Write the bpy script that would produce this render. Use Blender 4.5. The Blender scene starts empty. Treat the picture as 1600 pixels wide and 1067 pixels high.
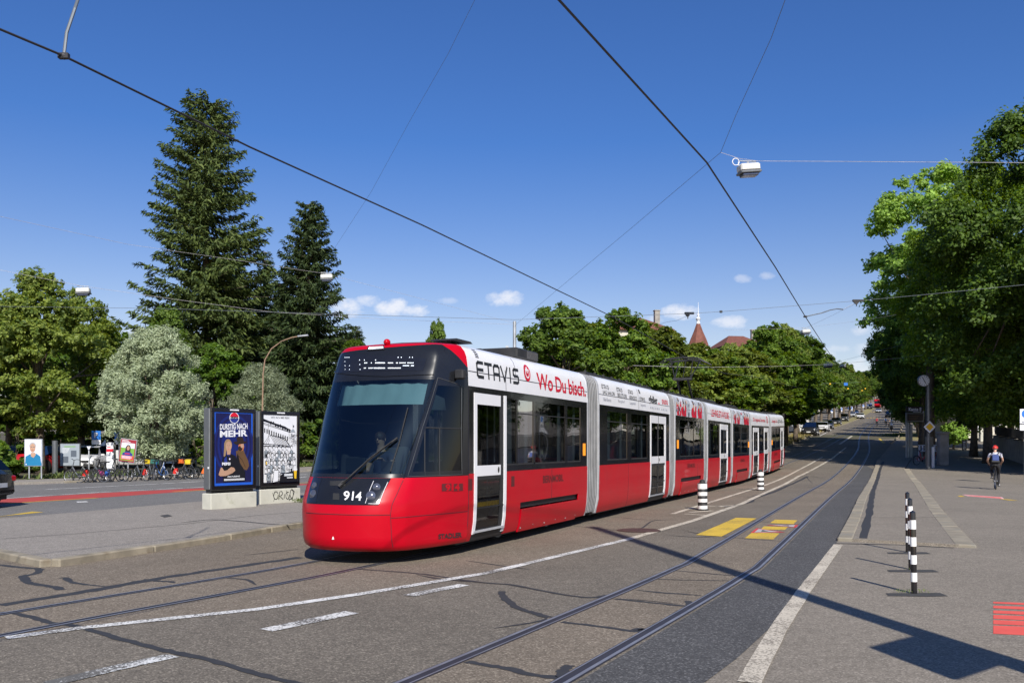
import bpy, bmesh, math, random
import numpy as np
from mathutils import Vector, Matrix, Euler
random.seed(7)
R = math.radians
SC = bpy.context.scene
COL = SC.collection

# ------------------------------------------------------------------ camera
H_CAM, F_PX, HORIZON = 1.7, 1400.0, 697.0
cd = bpy.data.cameras.new('camera')
cam = bpy.data.objects.new('camera', cd); COL.objects.link(cam)
cam.location = (0, 0, H_CAM); cam.rotation_euler = (R(90), 0, 0)
cd.sensor_width = 36; cd.lens = F_PX / 1600 * 36
cd.shift_y = (HORIZON - 533.5) / 1600
cd.clip_start = .1; cd.clip_end = 5000
SC.camera = cam

# ------------------------------------------------------------------ light
SUN_EL, SHX, SHY = 37.0, -.185, .983            # shadows run away from the camera, slightly left
w = bpy.data.worlds.new('World'); SC.world = w; w.use_nodes = True
nt = w.node_tree; nt.nodes.clear()
out = nt.nodes.new('ShaderNodeOutputWorld')
bg = nt.nodes.new('ShaderNodeBackground'); bg.inputs[1].default_value = .125
sky = nt.nodes.new('ShaderNodeTexSky'); sky.sky_type = 'NISHITA'; sky.sun_disc = False
sky.sun_elevation = R(SUN_EL); sky.sun_rotation = math.atan2(-SHX, -SHY)
sky.altitude = 550; sky.air_density = 1.0; sky.dust_density = .9; sky.ozone_density = 2.2
def nmath(op, a, b=None, c=None, clamp=False):
    n = nt.nodes.new('ShaderNodeMath'); n.operation = op; n.use_clamp = clamp
    for i, v in enumerate((a, b, c)):
        if v is None: continue
        if isinstance(v, (int, float)): n.inputs[i].default_value = v
        else: nt.links.new(v, n.inputs[i])
    return n.outputs[0]
tc = nt.nodes.new('ShaderNodeTexCoord')
sep = nt.nodes.new('ShaderNodeSeparateXYZ'); nt.links.new(tc.outputs['Generated'], sep.inputs[0])
yy = nmath('MAXIMUM', sep.outputs[1], .001)
U = nmath('DIVIDE', sep.outputs[0], yy); V = nmath('DIVIDE', sep.outputs[2], yy)
cmb = nt.nodes.new('ShaderNodeCombineXYZ'); nt.links.new(U, cmb.inputs[0]); nt.links.new(nmath('MULTIPLY', V, 1.5), cmb.inputs[1])
nz = nt.nodes.new('ShaderNodeTexNoise'); nz.inputs['Scale'].default_value = 42; nz.inputs['Detail'].default_value = 9; nz.inputs['Roughness'].default_value = .68
nt.links.new(cmb.outputs[0], nz.inputs['Vector'])
nz2 = nt.nodes.new('ShaderNodeTexNoise'); nz2.inputs['Scale'].default_value = 15; nz2.inputs['Detail'].default_value = 3
nt.links.new(cmb.outputs[0], nz2.inputs['Vector'])
nval = nmath('ADD', nmath('MULTIPLY_ADD', nz.outputs[0], 3.6, -1.8), nmath('MULTIPLY_ADD', nz2.outputs[0], 1.4, -.7))
CL = [(543,483,27,15,1),(612,480,26,12,1),(648,485,22,9,1),(790,467,27,12,.9),(1062,488,30,13,.95),(1160,435,14,6,.4),(1198,430,12,6,.45),
      (1142,503,24,9,.8),(1216,520,22,10,.6),(1345,516,20,8,.5),(1355,545,20,9,.35),(1280,556,32,10,.9),(1330,578,40,14,.8),(1250,540,25,8,.4),(940,520,18,8,.5),
      (205,520,20,7,.5),(60,505,18,6,.3),(1180,560,40,12,.6),(1372,590,30,12,.9),(1310,545,18,6,.5),(1245,520,16,6,.4),(990,505,24,8,.5),(700,470,16,5,.35),(1300,598,30,9,.7),(575,470,20,9,.8),(1020,500,18,7,.6),(420,560,40,14,.6)]
msk = None
for (px, py, a, b, st) in CL:
    u0, v0 = (px - 800) / F_PX, (HORIZON - py) / F_PX
    du = nmath('MULTIPLY', nmath('SUBTRACT', U, u0), F_PX / a / 1.15)
    dv = nmath('MULTIPLY', nmath('SUBTRACT', V, v0), F_PX / b / 1.15)
    q = nmath('SUBTRACT', 1.0, nmath('ADD', nmath('MULTIPLY', du, du), nmath('MULTIPLY', dv, dv)))
    q = nmath('MULTIPLY', nmath('MULTIPLY', nmath('ADD', q, nval), .85, clamp=True), st)
    msk = q if msk is None else nmath('MAXIMUM', msk, q)
msk = nmath('MULTIPLY', msk, nmath('GREATER_THAN', sep.outputs[1], 0.0))
hs = nt.nodes.new('ShaderNodeHueSaturation'); hs.inputs['Saturation'].default_value = 1.16; hs.inputs['Hue'].default_value = .512; hs.inputs['Value'].default_value = 1.0
nt.links.new(sky.outputs[0], hs.inputs['Color'])
tn = nt.nodes.new('ShaderNodeMixRGB'); tn.blend_type = 'MULTIPLY'; tn.inputs[0].default_value = 1; gm_ = nt.nodes.new('ShaderNodeMixRGB'); gm_.inputs[1].default_value = (.92, .77, .73, 1); gm_.inputs[2].default_value = (.43, .64, .83, 1); nt.links.new(nmath('MULTIPLY_ADD', sep.outputs[2], 5.0, -.6, clamp=True), gm_.inputs[0]); nt.links.new(gm_.outputs[0], tn.inputs[2]); nt.links.new(hs.outputs[0], tn.inputs[1])
mx = nt.nodes.new('ShaderNodeMixRGB'); mx.inputs[2].default_value = (6.0, 6.1, 6.5, 1)
nt.links.new(nmath('MULTIPLY', msk, .85), mx.inputs[0]); nt.links.new(tn.outputs[0], mx.inputs[1])
nt.links.new(mx.outputs[0], bg.inputs[0]); nt.links.new(bg.outputs[0], out.inputs[0])
sl = bpy.data.lights.new('sun', 'SUN'); sl.energy = 4.8; sl.angle = R(.53); sl.color = (1, .945, .86)
so = bpy.data.objects.new('sun', sl); COL.objects.link(so)
ce = math.cos(R(SUN_EL)); nn = math.hypot(SHX, SHY)
sdir = Vector((SHX / nn * ce, SHY / nn * ce, -math.sin(R(SUN_EL))))
so.rotation_euler = sdir.to_track_quat('-Z', 'Y').to_euler(); so.location = (20, -40, 60)
SC.view_settings.view_transform = 'Standard'; SC.view_settings.look = 'None'
SC.view_settings.exposure = .3; SC.view_settings.gamma = 1; SC.view_settings.use_curve_mapping = False
SC.cycles.max_bounces = 7; SC.cycles.diffuse_bounces = 4; SC.cycles.glossy_bounces = 3; SC.cycles.transmission_bounces = 5
SC.cycles.transparent_max_bounces = 12; SC.cycles.use_denoising = True; SC.cycles.caustics_reflective = False; SC.cycles.caustics_refractive = False

# ------------------------------------------------------------------ terrain profile and pixel -> ground
ZP = [(-80, 0), (40, 0), (46, .06), (52, .2), (60, .45), (70, .8), (90, 1.65), (115, 3.0), (150, 4.7), (190, 6.6), (229, 8.6), (300, 13), (350, 17), (450, 25), (600, 34), (900, 42), (2500, 42)]
YB = sorted(set([-80, -20, 0, 20, 40] + [40 + 5 * i for i in range(1, 53)] + [300 + 15 * i for i in range(0, 21)] + [650, 700, 900, 2500]))
def z_raw(y):
    for (a, za), (b, zb) in zip(ZP, ZP[1:]):
        if y <= b: return za + (zb - za) * max(0, (y - a)) / (b - a)
    return ZP[-1][1]
ZB = [z_raw(y) for y in YB]
def zt(y): return float(np.interp(y, YB, ZB))
def gp(px, py):
    """ground point seen at a photograph pixel"""
    lo, hi = 1.5, 2000.
    k = (HORIZON - py) / F_PX
    prev = lo
    y = lo
    while y < hi:
        if H_CAM + k * y <= zt(y): break
        prev = y; y *= 1.02
    a, b = prev, y
    for _ in range(30):
        m = (a + b) / 2
        if H_CAM + k * m <= zt(m): b = m
        else: a = m
    return Vector(((px - 800) / F_PX * b, b))
def P3(px, py, Y): return Vector(((px - 800) / F_PX * Y, Y, H_CAM + (HORIZON - py) / F_PX * Y))
def on(X, Y, dz=0): return Vector((X, Y, zt(Y) + dz))

# ------------------------------------------------------------------ tagging
def tag(o, label=None, cat=None, group=None, kind=None):
    if label: o['label'] = label
    if cat: o['category'] = cat
    if group: o['group'] = group
    if kind: o['kind'] = kind
    return o
def empty(name, loc, rz=0, label=None, cat=None, group=None):
    o = bpy.data.objects.new(name, None); COL.objects.link(o); o.location = loc; o.rotation_euler = (0, 0, rz); o.empty_display_size = .2
    return tag(o, label, cat, group)
def copy_tree(o, parent=None):
    c = o.copy(); COL.objects.link(c); c.parent = parent
    for ch in [x for x in o.children]: copy_tree(ch, c)
    return c
def copy_thing(o, loc, rz=None, label=None, scale=None):
    c = copy_tree(o); c.location = loc
    if rz is not None: c.rotation_euler = (0, 0, rz)
    if scale is not None: c.scale = scale if hasattr(scale, '__len__') else (scale,) * 3
    if label: c['label'] = label
    return c

# ------------------------------------------------------------------ mesh builder
class MB:
    def __init__(s): s.v = []; s.f = []; s.m = []; s.cur = 0; s.T = None
    def mat(s, i): s.cur = i; return s
    def addv(s, p):
        p = Vector(p)
        if s.T is not None: p = s.T @ p
        s.v.append(p[:]); return len(s.v) - 1
    def face(s, idx): s.f.append(tuple(idx)); s.m.append(s.cur)
    def poly(s, pts): s.face([s.addv(p) for p in pts]); return s
    def box(s, c, d, rot=None):
        c = Vector(c); hx, hy, hz = d[0] / 2, d[1] / 2, d[2] / 2
        q = []
        for k in ((-1,-1,-1),(1,-1,-1),(1,1,-1),(-1,1,-1),(-1,-1,1),(1,-1,1),(1,1,1),(-1,1,1)):
            p = Vector((k[0]*hx, k[1]*hy, k[2]*hz))
            if rot is not None: p = rot @ p
            q.append(s.addv(c + p))
        for f in ((0,3,2,1),(4,5,6,7),(0,1,5,4),(1,2,6,5),(2,3,7,6),(3,0,4,7)): s.face([q[i] for i in f])
        return s
    def bbox(s, c, d, b=.02, rot=None):
        """box with chamfered edges"""
        c = Vector(c); h = [x / 2 for x in d]; b = min(b, min(h) * .45)
        ring = lambda z, e: [(-h[0]+e,-h[1]+b+e*0,z),(-h[0]+b+e,-h[1]+e*0,z)] 
        lv = []
        for z, e in ((-h[2], b), (-h[2]+b, 0), (h[2]-b, 0), (h[2], b)):
            X, Y = h[0]-e, h[1]-e; k = b if e == 0 else b*.6
            pts = [(-X+k,-Y),(X-k,-Y),(X,-Y+k),(X,Y-k),(X-k,Y),(-X+k,Y),(-X,Y-k),(-X,-Y+k)]
            r = []
            for p in pts:
                p = Vector((p[0], p[1], z))
                if rot is not None: p = rot @ p
                r.append(s.addv(c + p))
            lv.append(r)
        for a, b2 in zip(lv, lv[1:]):
            for i in range(8): s.face((a[i], a[(i+1)%8], b2[(i+1)%8], b2[i]))
        s.face(lv[0][::-1]); s.face(lv[-1]); return s
    def tube(s, pts, r, n=8, caps=True):
        pts = [Vector(p) for p in pts]; rr = r if hasattr(r, '__len__') else [r] * len(pts)
        rings = []; up = None
        for i, p in enumerate(pts):
            t = (pts[min(i+1, len(pts)-1)] - pts[max(i-1, 0)]).normalized()
            if up is None or abs(up.dot(t)) > .95:
                up = Vector((0,0,1)) if abs(t.z) < .9 else Vector((1,0,0))
            a = t.cross(up).normalized(); b = a.cross(t).normalized(); up = b
            rings.append([s.addv(p + (a*math.cos(2*math.pi*k/n) + b*math.sin(2*math.pi*k/n)) * rr[i]) for k in range(n)])
        for a, b in zip(rings, rings[1:]):
            for k in range(n): s.face((a[k], a[(k+1)%n], b[(k+1)%n], b[k]))
        if caps: s.face(rings[0][::-1]); s.face(rings[-1])
        return s
    def lathe(s, prof, c=(0,0,0), n=20, axis='z', rot=None, caps=True):
        c = Vector(c); rings = []
        for r, h in prof:
            ring = []
            for k in range(n):
                a = 2*math.pi*k/n; p = Vector((r*math.cos(a), r*math.sin(a), h))
                if axis == 'y': p = Vector((p.x, p.z, p.y))
                if axis == 'x': p = Vector((p.z, p.x, p.y))
                if rot is not None: p = rot @ p
                ring.append(s.addv(c + p))
            rings.append(ring)
        for a, b in zip(rings, rings[1:]):
            for k in range(n): s.face((a[k], a[(k+1)%n], b[(k+1)%n], b[k]))
        if caps: s.face(rings[0][::-1]); s.face(rings[-1])
        return s
    def prism(s, poly, y0, y1, plane='xz'):
        """polygon in a plane extruded along the third axis"""
        def P(a, b, t):
            return (a, t, b) if plane == 'xz' else ((a, b, t) if plane == 'xy' else (t, a, b))
        A = [s.addv(P(a, b, y0)) for a, b in poly]; B = [s.addv(P(a, b, y1)) for a, b in poly]
        n = len(poly)
        for i in range(n): s.face((A[i], A[(i+1)%n], B[(i+1)%n], B[i]))
        s.face(A[::-1]); s.face(B); return s
    def grid(s, rows, closed=False):
        ids = [[s.addv(p) for p in r] for r in rows]
        for a, b in zip(ids, ids[1:]):
            m = len(a)
            for k in range(m if closed else m-1): s.face((a[k], a[(k+1)%m], b[(k+1)%m], b[k]))
        return ids
    def ball(s, c, r, n=10, m=7, sc=(1,1,1)):
        prof = [(max(.001, math.sin(math.pi*i/m)), -math.cos(math.pi*i/m)) for i in range(m+1)]
        c = Vector(c); rings = []
        for q, h in prof:
            rings.append([s.addv(c + Vector((q*math.cos(2*math.pi*k/n)*r*sc[0], q*math.sin(2*math.pi*k/n)*r*sc[1], h*r*sc[2]))) for k in range(n)])
        for a, b in zip(rings, rings[1:]):
            for k in range(n): s.face((a[k], a[(k+1)%n], b[(k+1)%n], b[k]))
        return s
    def build(s, name, mats, parent=None, smooth=False, loc=None, fix=True):
        me = bpy.data.meshes.new(name); me.from_pydata(s.v, [], s.f)
        if not isinstance(mats, (list, tuple)): mats = [mats]
        for m in mats: me.materials.append(m)
        if len(mats) > 1: me.polygons.foreach_set('material_index', s.m)
        if fix:
            bm = bmesh.new(); bm.from_mesh(me); bmesh.ops.recalc_face_normals(bm, faces=bm.faces); bm.to_mesh(me); bm.free()
        if smooth:
            me.polygons.foreach_set('use_smooth', [True] * len(me.polygons))
            if smooth != 'all':
                try: me.set_sharp_from_angle(angle=R(35))
                except Exception: pass
        me.update()
        o = bpy.data.objects.new(name, me); COL.objects.link(o)
        if parent is not None: o.parent = parent
        if loc is not None: o.location = loc
        return o
def recenter(o, base=None):
    """move the origin of a top-level mesh to its base"""
    me = o.data; n = len(me.vertices); a = np.empty(n*3, dtype=np.float32); me.vertices.foreach_get('co', a); a = a.reshape(-1, 3)
    b = np.array([(a[:,0].min()+a[:,0].max())/2, (a[:,1].min()+a[:,1].max())/2, a[:,2].min()]) if base is None else np.array(base[:])
    a = a - b; me.vertices.foreach_set('co', a.astype(np.float32).ravel()); me.update(); o.location = Vector(b.tolist()) + Vector(o.location); return o

# ------------------------------------------------------------------ materials
def mat_base(name):
    m = bpy.data.materials.new(name); m.use_nodes = True
    return m, m.node_tree, m.node_tree.nodes['Principled BSDF']
def N(t, kind, **kw):
    n = t.nodes.new(kind)
    for k, v in kw.items(): setattr(n, k, v)
    return n
def pbr(name, col, rough=.5, metal=0, var=.12, scale=6, bump=0, bscale=60, coat=0, spec=.5, dirt=None, emit=None, es=1):
    m, t, b = mat_base(name)
    tcn = N(t, 'ShaderNodeTexCoord')
    n = N(t, 'ShaderNodeTexNoise'); n.inputs['Scale'].default_value = scale; n.inputs['Detail'].default_value = 5
    t.links.new(tcn.outputs['Object'], n.inputs['Vector'])
    r = N(t, 'ShaderNodeValToRGB'); c = Vector(col[:3])
    r.color_ramp.elements[0].position = .3; r.color_ramp.elements[1].position = .72
    r.color_ramp.elements[0].color = (*(c * (1 - var)), 1); r.color_ramp.elements[1].color = (*[min(1, x) for x in c * (1 + var)], 1)
    t.links.new(n.outputs[0], r.inputs[0])
    src = r.outputs[0]
    if dirt:
        n2 = N(t, 'ShaderNodeTexNoise'); n2.inputs['Scale'].default_value = dirt[1]; n2.inputs['Detail'].default_value = 8; n2.inputs['Roughness'].default_value = .7
        t.links.new(tcn.outputs['Object'], n2.inputs['Vector'])
        r2 = N(t, 'ShaderNodeValToRGB'); r2.color_ramp.elements[0].position = dirt[2]; r2.color_ramp.elements[1].position = dirt[2] + .18
        t.links.new(n2.outputs[0], r2.inputs[0])
        mxn = N(t, 'ShaderNodeMixRGB'); mxn.inputs[2].default_value = (*dirt[0], 1); t.links.new(r2.outputs[0], mxn.inputs[0]); t.links.new(src, mxn.inputs[1]); src = mxn.outputs[0]
    t.links.new(src, b.inputs['Base Color'])
    b.inputs['Roughness'].default_value = rough; b.inputs['Metallic'].default_value = metal
    b.inputs['Coat Weight'].default_value = coat; b.inputs['Specular IOR Level'].default_value = spec
    if rough > .15:
        mr = N(t, 'ShaderNodeMapRange'); mr.inputs[3].default_value = rough - .06; mr.inputs[4].default_value = min(1, rough + .08)
        t.links.new(n.outputs[0], mr.inputs[0]); t.links.new(mr.outputs[0], b.inputs['Roughness'])
    if bump:
        n3 = N(t, 'ShaderNodeTexNoise'); n3.inputs['Scale'].default_value = bscale; n3.inputs['Detail'].default_value = 4
        t.links.new(tcn.outputs['Object'], n3.inputs['Vector'])
        bp = N(t, 'ShaderNodeBump'); bp.inputs['Strength'].default_value = bump; bp.inputs['Distance'].default_value = .01
        t.links.new(n3.outputs[0], bp.inputs['Height']); t.links.new(bp.outputs[0], b.inputs['Normal'])
    if emit:
        b.inputs['Emission Color'].default_value = (*emit, 1); b.inputs['Emission Strength'].default_value = es
    return m
def asphalt(name, c_dark, c_mid, c_light, blotch=.25, tint=None, wear=.6, stone=1.0):
    """coarse grained road surface: bitumen with light and dark stones, big patchy tone"""
    m, t, b = mat_base(name)
    g = N(t, 'ShaderNodeNewGeometry')
    v = N(t, 'ShaderNodeTexVoronoi'); v.inputs['Scale'].default_value = 75; t.links.new(g.outputs['Position'], v.inputs['Vector'])
    sp = N(t, 'ShaderNodeSeparateColor'); t.links.new(v.outputs['Color'], sp.inputs[0])
    r = N(t, 'ShaderNodeValToRGB'); e = r.color_ramp.elements
    e[0].position = 0; e[0].color = (*c_dark, 1); e[1].position = .45; e[1].color = (*c_mid, 1)
    x = r.color_ramp.elements.new(.8); x.color = (*[q * 1.15 for q in c_mid], 1)
    x = r.color_ramp.elements.new(1.0); x.color = (*c_light, 1)
    t.links.new(sp.outputs[0], r.inputs[0])
    n = N(t, 'ShaderNodeTexNoise'); n.inputs['Scale'].default_value = .35; n.inputs['Detail'].default_value = 6; n.inputs['Roughness'].default_value = .6
    t.links.new(g.outputs['Position'], n.inputs['Vector'])
    mr = N(t, 'ShaderNodeMapRange'); mr.inputs[1].default_value = .3; mr.inputs[2].default_value = .7; mr.inputs[3].default_value = 1 - blotch; mr.inputs[4].default_value = 1 + blotch
    t.links.new(n.outputs[0], mr.inputs[0])
    n2 = N(t, 'ShaderNodeTexNoise'); n2.inputs['Scale'].default_value = 5; n2.inputs['Detail'].default_value = 8; n2.inputs['Roughness'].default_value = .75
    t.links.new(g.outputs['Position'], n2.inputs['Vector'])
    mr2 = N(t, 'ShaderNodeMapRange'); mr2.inputs[1].default_value = .3; mr2.inputs[2].default_value = .7; mr2.inputs[3].default_value = .86; mr2.inputs[4].default_value = 1.12
    t.links.new(n2.outputs[0], mr2.inputs[0])
    mu = N(t, 'ShaderNodeMath', operation='MULTIPLY'); t.links.new(mr.outputs[0], mu.inputs[0]); t.links.new(mr2.outputs[0], mu.inputs[1])
    # older, darker stains with a shape of their own
    n4 = N(t, 'ShaderNodeTexNoise'); n4.inputs['Scale'].default_value = 1.1; n4.inputs['Detail'].default_value = 9; n4.inputs['Roughness'].default_value = .7; n4.inputs['Distortion'].default_value = .6
    t.links.new(g.outputs['Position'], n4.inputs['Vector'])
    r4 = N(t, 'ShaderNodeMapRange'); r4.inputs[1].default_value = .60; r4.inputs[2].default_value = .72; r4.inputs[3].default_value = 1; r4.inputs[4].default_value = .86; t.links.new(n4.outputs[0], r4.inputs[0])
    mu2 = N(t, 'ShaderNodeMath', operation='MULTIPLY'); t.links.new(mu.outputs[0], mu2.inputs[0]); t.links.new(r4.outputs[0], mu2.inputs[1]); mu = mu2
    vm = N(t, 'ShaderNodeVectorMath', operation='SCALE'); t.links.new(r.outputs[0], vm.inputs[0]); t.links.new(mu.outputs[0], vm.inputs['Scale'])
    t.links.new(vm.outputs[0], b.inputs['Base Color'])
    b.inputs['Roughness'].default_value = .92; b.inputs['Specular IOR Level'].default_value = .25
    bp = N(t, 'ShaderNodeBump'); bp.inputs['Strength'].default_value = .16 * stone; bp.inputs['Distance'].default_value = .004
    t.links.new(v.outputs['Distance'], bp.inputs['Height']); t.links.new(bp.outputs[0], b.inputs['Normal'])
    return m
def paint_mat(name, col, under, wear=.5, fine=45):
    """road paint worn through to the asphalt below"""
    m, t, b = mat_base(name)
    g = N(t, 'ShaderNodeNewGeometry')
    n = N(t, 'ShaderNodeTexNoise'); n.inputs['Scale'].default_value = fine; n.inputs['Detail'].default_value = 4; n.inputs['Roughness'].default_value = .65
    t.links.new(g.outputs['Position'], n.inputs['Vector'])
    n2 = N(t, 'ShaderNodeTexNoise'); n2.inputs['Scale'].default_value = 1.3; n2.inputs['Detail'].default_value = 3
    t.links.new(g.outputs['Position'], n2.inputs['Vector'])
    ad = N(t, 'ShaderNodeMath', operation='MULTIPLY_ADD'); ad.inputs[1].default_value = .5; t.links.new(n2.outputs[0], ad.inputs[0]); t.links.new(n.outputs[0], ad.inputs[2])
    r = N(t, 'ShaderNodeValToRGB'); r.color_ramp.elements[0].position = .5 + .3 * wear - .04; r.color_ramp.elements[1].position = .5 + .3 * wear + .06
    r.color_ramp.elements[0].position = .72 + (.5 - wear) * .3; r.color_ramp.elements[1].position = r.color_ramp.elements[0].position + .1
    t.links.new(ad.outputs[0], r.inputs[0])
    mxn = N(t, 'ShaderNodeMixRGB'); mxn.inputs[1].default_value = (*col, 1); mxn.inputs[2].default_value = (*under, 1)
    t.links.new(r.outputs[0], mxn.inputs[0])
    n3 = N(t, 'ShaderNodeTexNoise'); n3.inputs['Scale'].default_value = 3; n3.inputs['Detail'].default_value = 8; t.links.new(g.outputs['Position'], n3.inputs['Vector'])
    mr = N(t, 'ShaderNodeMapRange'); mr.inputs[3].default_value = .8; mr.inputs[4].default_value = 1.15; t.links.new(n3.outputs[0], mr.inputs[0])
    vm = N(t, 'ShaderNodeVectorMath', operation='SCALE'); t.links.new(mxn.outputs[0], vm.inputs[0]); t.links.new(mr.outputs[0], vm.inputs['Scale'])
    t.links.new(vm.outputs[0], b.inputs['Base Color']); b.inputs['Roughness'].default_value = .85; b.inputs['Specular IOR Level'].default_value = .25
    return m
def leaf_mat(name, dark, light, trans=.35, rough=.55):
    trans = min(.5, trans*1.6); dark = tuple(x*1.5 for x in dark); light = tuple(x*1.5 for x in light)
    m, t, b = mat_base(name)
    g = N(t, 'ShaderNodeNewGeometry')
    r = N(t, 'ShaderNodeValToRGB'); r.color_ramp.elements[0].color = (*dark, 1); r.color_ramp.elements[1].color = (*light, 1)
    t.links.new(g.outputs['Random Per Island'], r.inputs[0])
    oi = N(t, 'ShaderNodeObjectInfo')
    n = N(t, 'ShaderNodeTexNoise'); n.inputs['Scale'].default_value = .6; n.inputs['Detail'].default_value = 2; t.links.new(g.outputs['Position'], n.inputs['Vector'])
    ad = N(t, 'ShaderNodeMath', operation='ADD'); t.links.new(n.outputs[0], ad.inputs[0]); t.links.new(oi.outputs['Random'], ad.inputs[1])
    mr = N(t, 'ShaderNodeMapRange'); mr.inputs[1].default_value = .3; mr.inputs[2].default_value = 1.7; mr.inputs[3].default_value = .72; mr.inputs[4].default_value = 1.32; t.links.new(ad.outputs[0], mr.inputs[0])
    vm = N(t, 'ShaderNodeVectorMath', operation='SCALE'); t.links.new(r.outputs[0], vm.inputs[0]); t.links.new(mr.outputs[0], vm.inputs['Scale'])
    t.links.new(vm.outputs[0], b.inputs['Base Color']); b.inputs['Roughness'].default_value = rough; b.inputs['Specular IOR Level'].default_value = .35
    tr = N(t, 'ShaderNodeBsdfTranslucent'); hsv = N(t, 'ShaderNodeHueSaturation'); hsv.inputs['Hue'].default_value = .48; hsv.inputs['Saturation'].default_value = 1.15; hsv.inputs['Value'].default_value = 1.5
    t.links.new(vm.outputs[0], hsv.inputs['Color']); t.links.new(hsv.outputs[0], tr.inputs[0])
    mx_ = N(t, 'ShaderNodeMixShader'); mx_.inputs[0].default_value = trans
    t.links.new(b.outputs[0], mx_.inputs[1]); t.links.new(tr.outputs[0], mx_.inputs[2])
    t.links.new(mx_.outputs[0], t.nodes['Material Output'].inputs[0])
    return m
def glass_mat(name, tint=(.35, .4, .42), clear=.6, rough=.02, spec=.5):
    """tinted pane: see-through with a sharp sheen"""
    m, t, b = mat_base(name); t.nodes.remove(b)
    tr = N(t, 'ShaderNodeBsdfTransparent'); tr.inputs[0].default_value = (*tint, 1)
    gl = N(t, 'ShaderNodeBsdfGlossy'); gl.inputs['Roughness'].default_value = rough; gl.inputs[0].default_value = (.95, .97, 1, 1)
    lw = N(t, 'ShaderNodeFresnel'); lw.inputs[0].default_value = 1.5
    gm = N(t, 'ShaderNodeNewGeometry')
    n = N(t, 'ShaderNodeTexNoise'); n.inputs['Scale'].default_value = .9; n.inputs['Detail'].default_value = 1; t.links.new(gm.outputs['Position'], n.inputs['Vector'])
    bp = N(t, 'ShaderNodeBump'); bp.inputs['Strength'].default_value = .15; bp.inputs['Distance'].default_value = .05; t.links.new(n.outputs[0], bp.inputs['Height']); t.links.new(bp.outputs[0], gl.inputs['Normal'])
    ml = N(t, 'ShaderNodeMath', operation='MULTIPLY_ADD'); ml.inputs[1].default_value = 1.6 * spec; ml.inputs[2].default_value = .03; ml.use_clamp = True; t.links.new(lw.outputs[0], ml.inputs[0])
    mx_ = N(t, 'ShaderNodeMixShader'); t.links.new(ml.outputs[0], mx_.inputs[0]); t.links.new(tr.outputs[0], mx_.inputs[1]); t.links.new(gl.outputs[0], mx_.inputs[2])
    t.links.new(mx_.outputs[0], t.nodes['Material Output'].inputs[0])
    return m
M = {}
M['ground'] = asphalt('plaza_asphalt', (.15,.13,.105), (.213,.186,.15), (.34,.30,.25), .09)
M['road'] = asphalt('road_asphalt', (.092,.080,.065), (.150,.130,.104), (.31,.27,.215), .14)
M['lane'] = asphalt('dark_lane_asphalt', (.05,.049,.049), (.078,.077,.077), (.2,.195,.19), .12, stone=.6)
M['bed'] = asphalt('track_bed_asphalt', (.11,.09,.068), (.18,.148,.112), (.34,.29,.225), .14)
M['island'] = asphalt('island_asphalt', (.18,.16,.14), (.255,.23,.20), (.42,.38,.33), .06, stone=.6)
M['leftroad'] = asphalt('left_road_asphalt', (.10,.097,.092), (.165,.158,.15), (.28,.27,.26), .08, stone=.6)
M['seal'] = pbr('tar_seal', (.035,.035,.037), .75, var=.15, scale=9)
M['patch'] = pbr('tar_patch', (.05,.048,.046), .85, var=.2, scale=14, bump=.4)
M['kerb'] = pbr('granite_kerb', (.27,.235,.175), .85, var=.3, scale=3, bump=.5, bscale=70, dirt=((.17,.13,.08), 2.2, .55))
M['stone'] = pbr('yellow_stone', (.27,.235,.175), .85, var=.2, scale=2.2, bump=.4, bscale=60, dirt=((.2,.19,.16), 1.3, .5))
M['rail'] = pbr('rail_steel', (.40,.40,.41), .5, .7, var=.15, scale=3)
M['groove'] = pbr('rail_groove', (.035,.033,.04), .6, var=.2, scale=5)
M['white_paint'] = paint_mat('worn_white_paint', (.70,.69,.66), (.14,.13,.12), .48)
M['white_worn'] = paint_mat('very_worn_white_paint', (.68,.68,.66), (.13,.125,.115), .75)
M['cream_paint'] = paint_mat('cream_paint', (.58,.52,.42), (.24,.21,.17), .42)
M['yellow_paint'] = paint_mat('yellow_road_paint', (.62,.42,.055), (.3,.22,.07), .3)
M['yellow_fade'] = paint_mat('faded_yellow_paint', (.42,.33,.17), (.19,.17,.13), .5)
M['red_paint'] = paint_mat('red_lane_paint', (.46,.065,.06), (.33,.07,.06), .35)
M['coral'] = pbr('coral_paint', (.72,.10,.075), .8, var=.06)
M['pink'] = pbr('pink_paint', (.75,.42,.42), .8, var=.2, scale=5)
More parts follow.
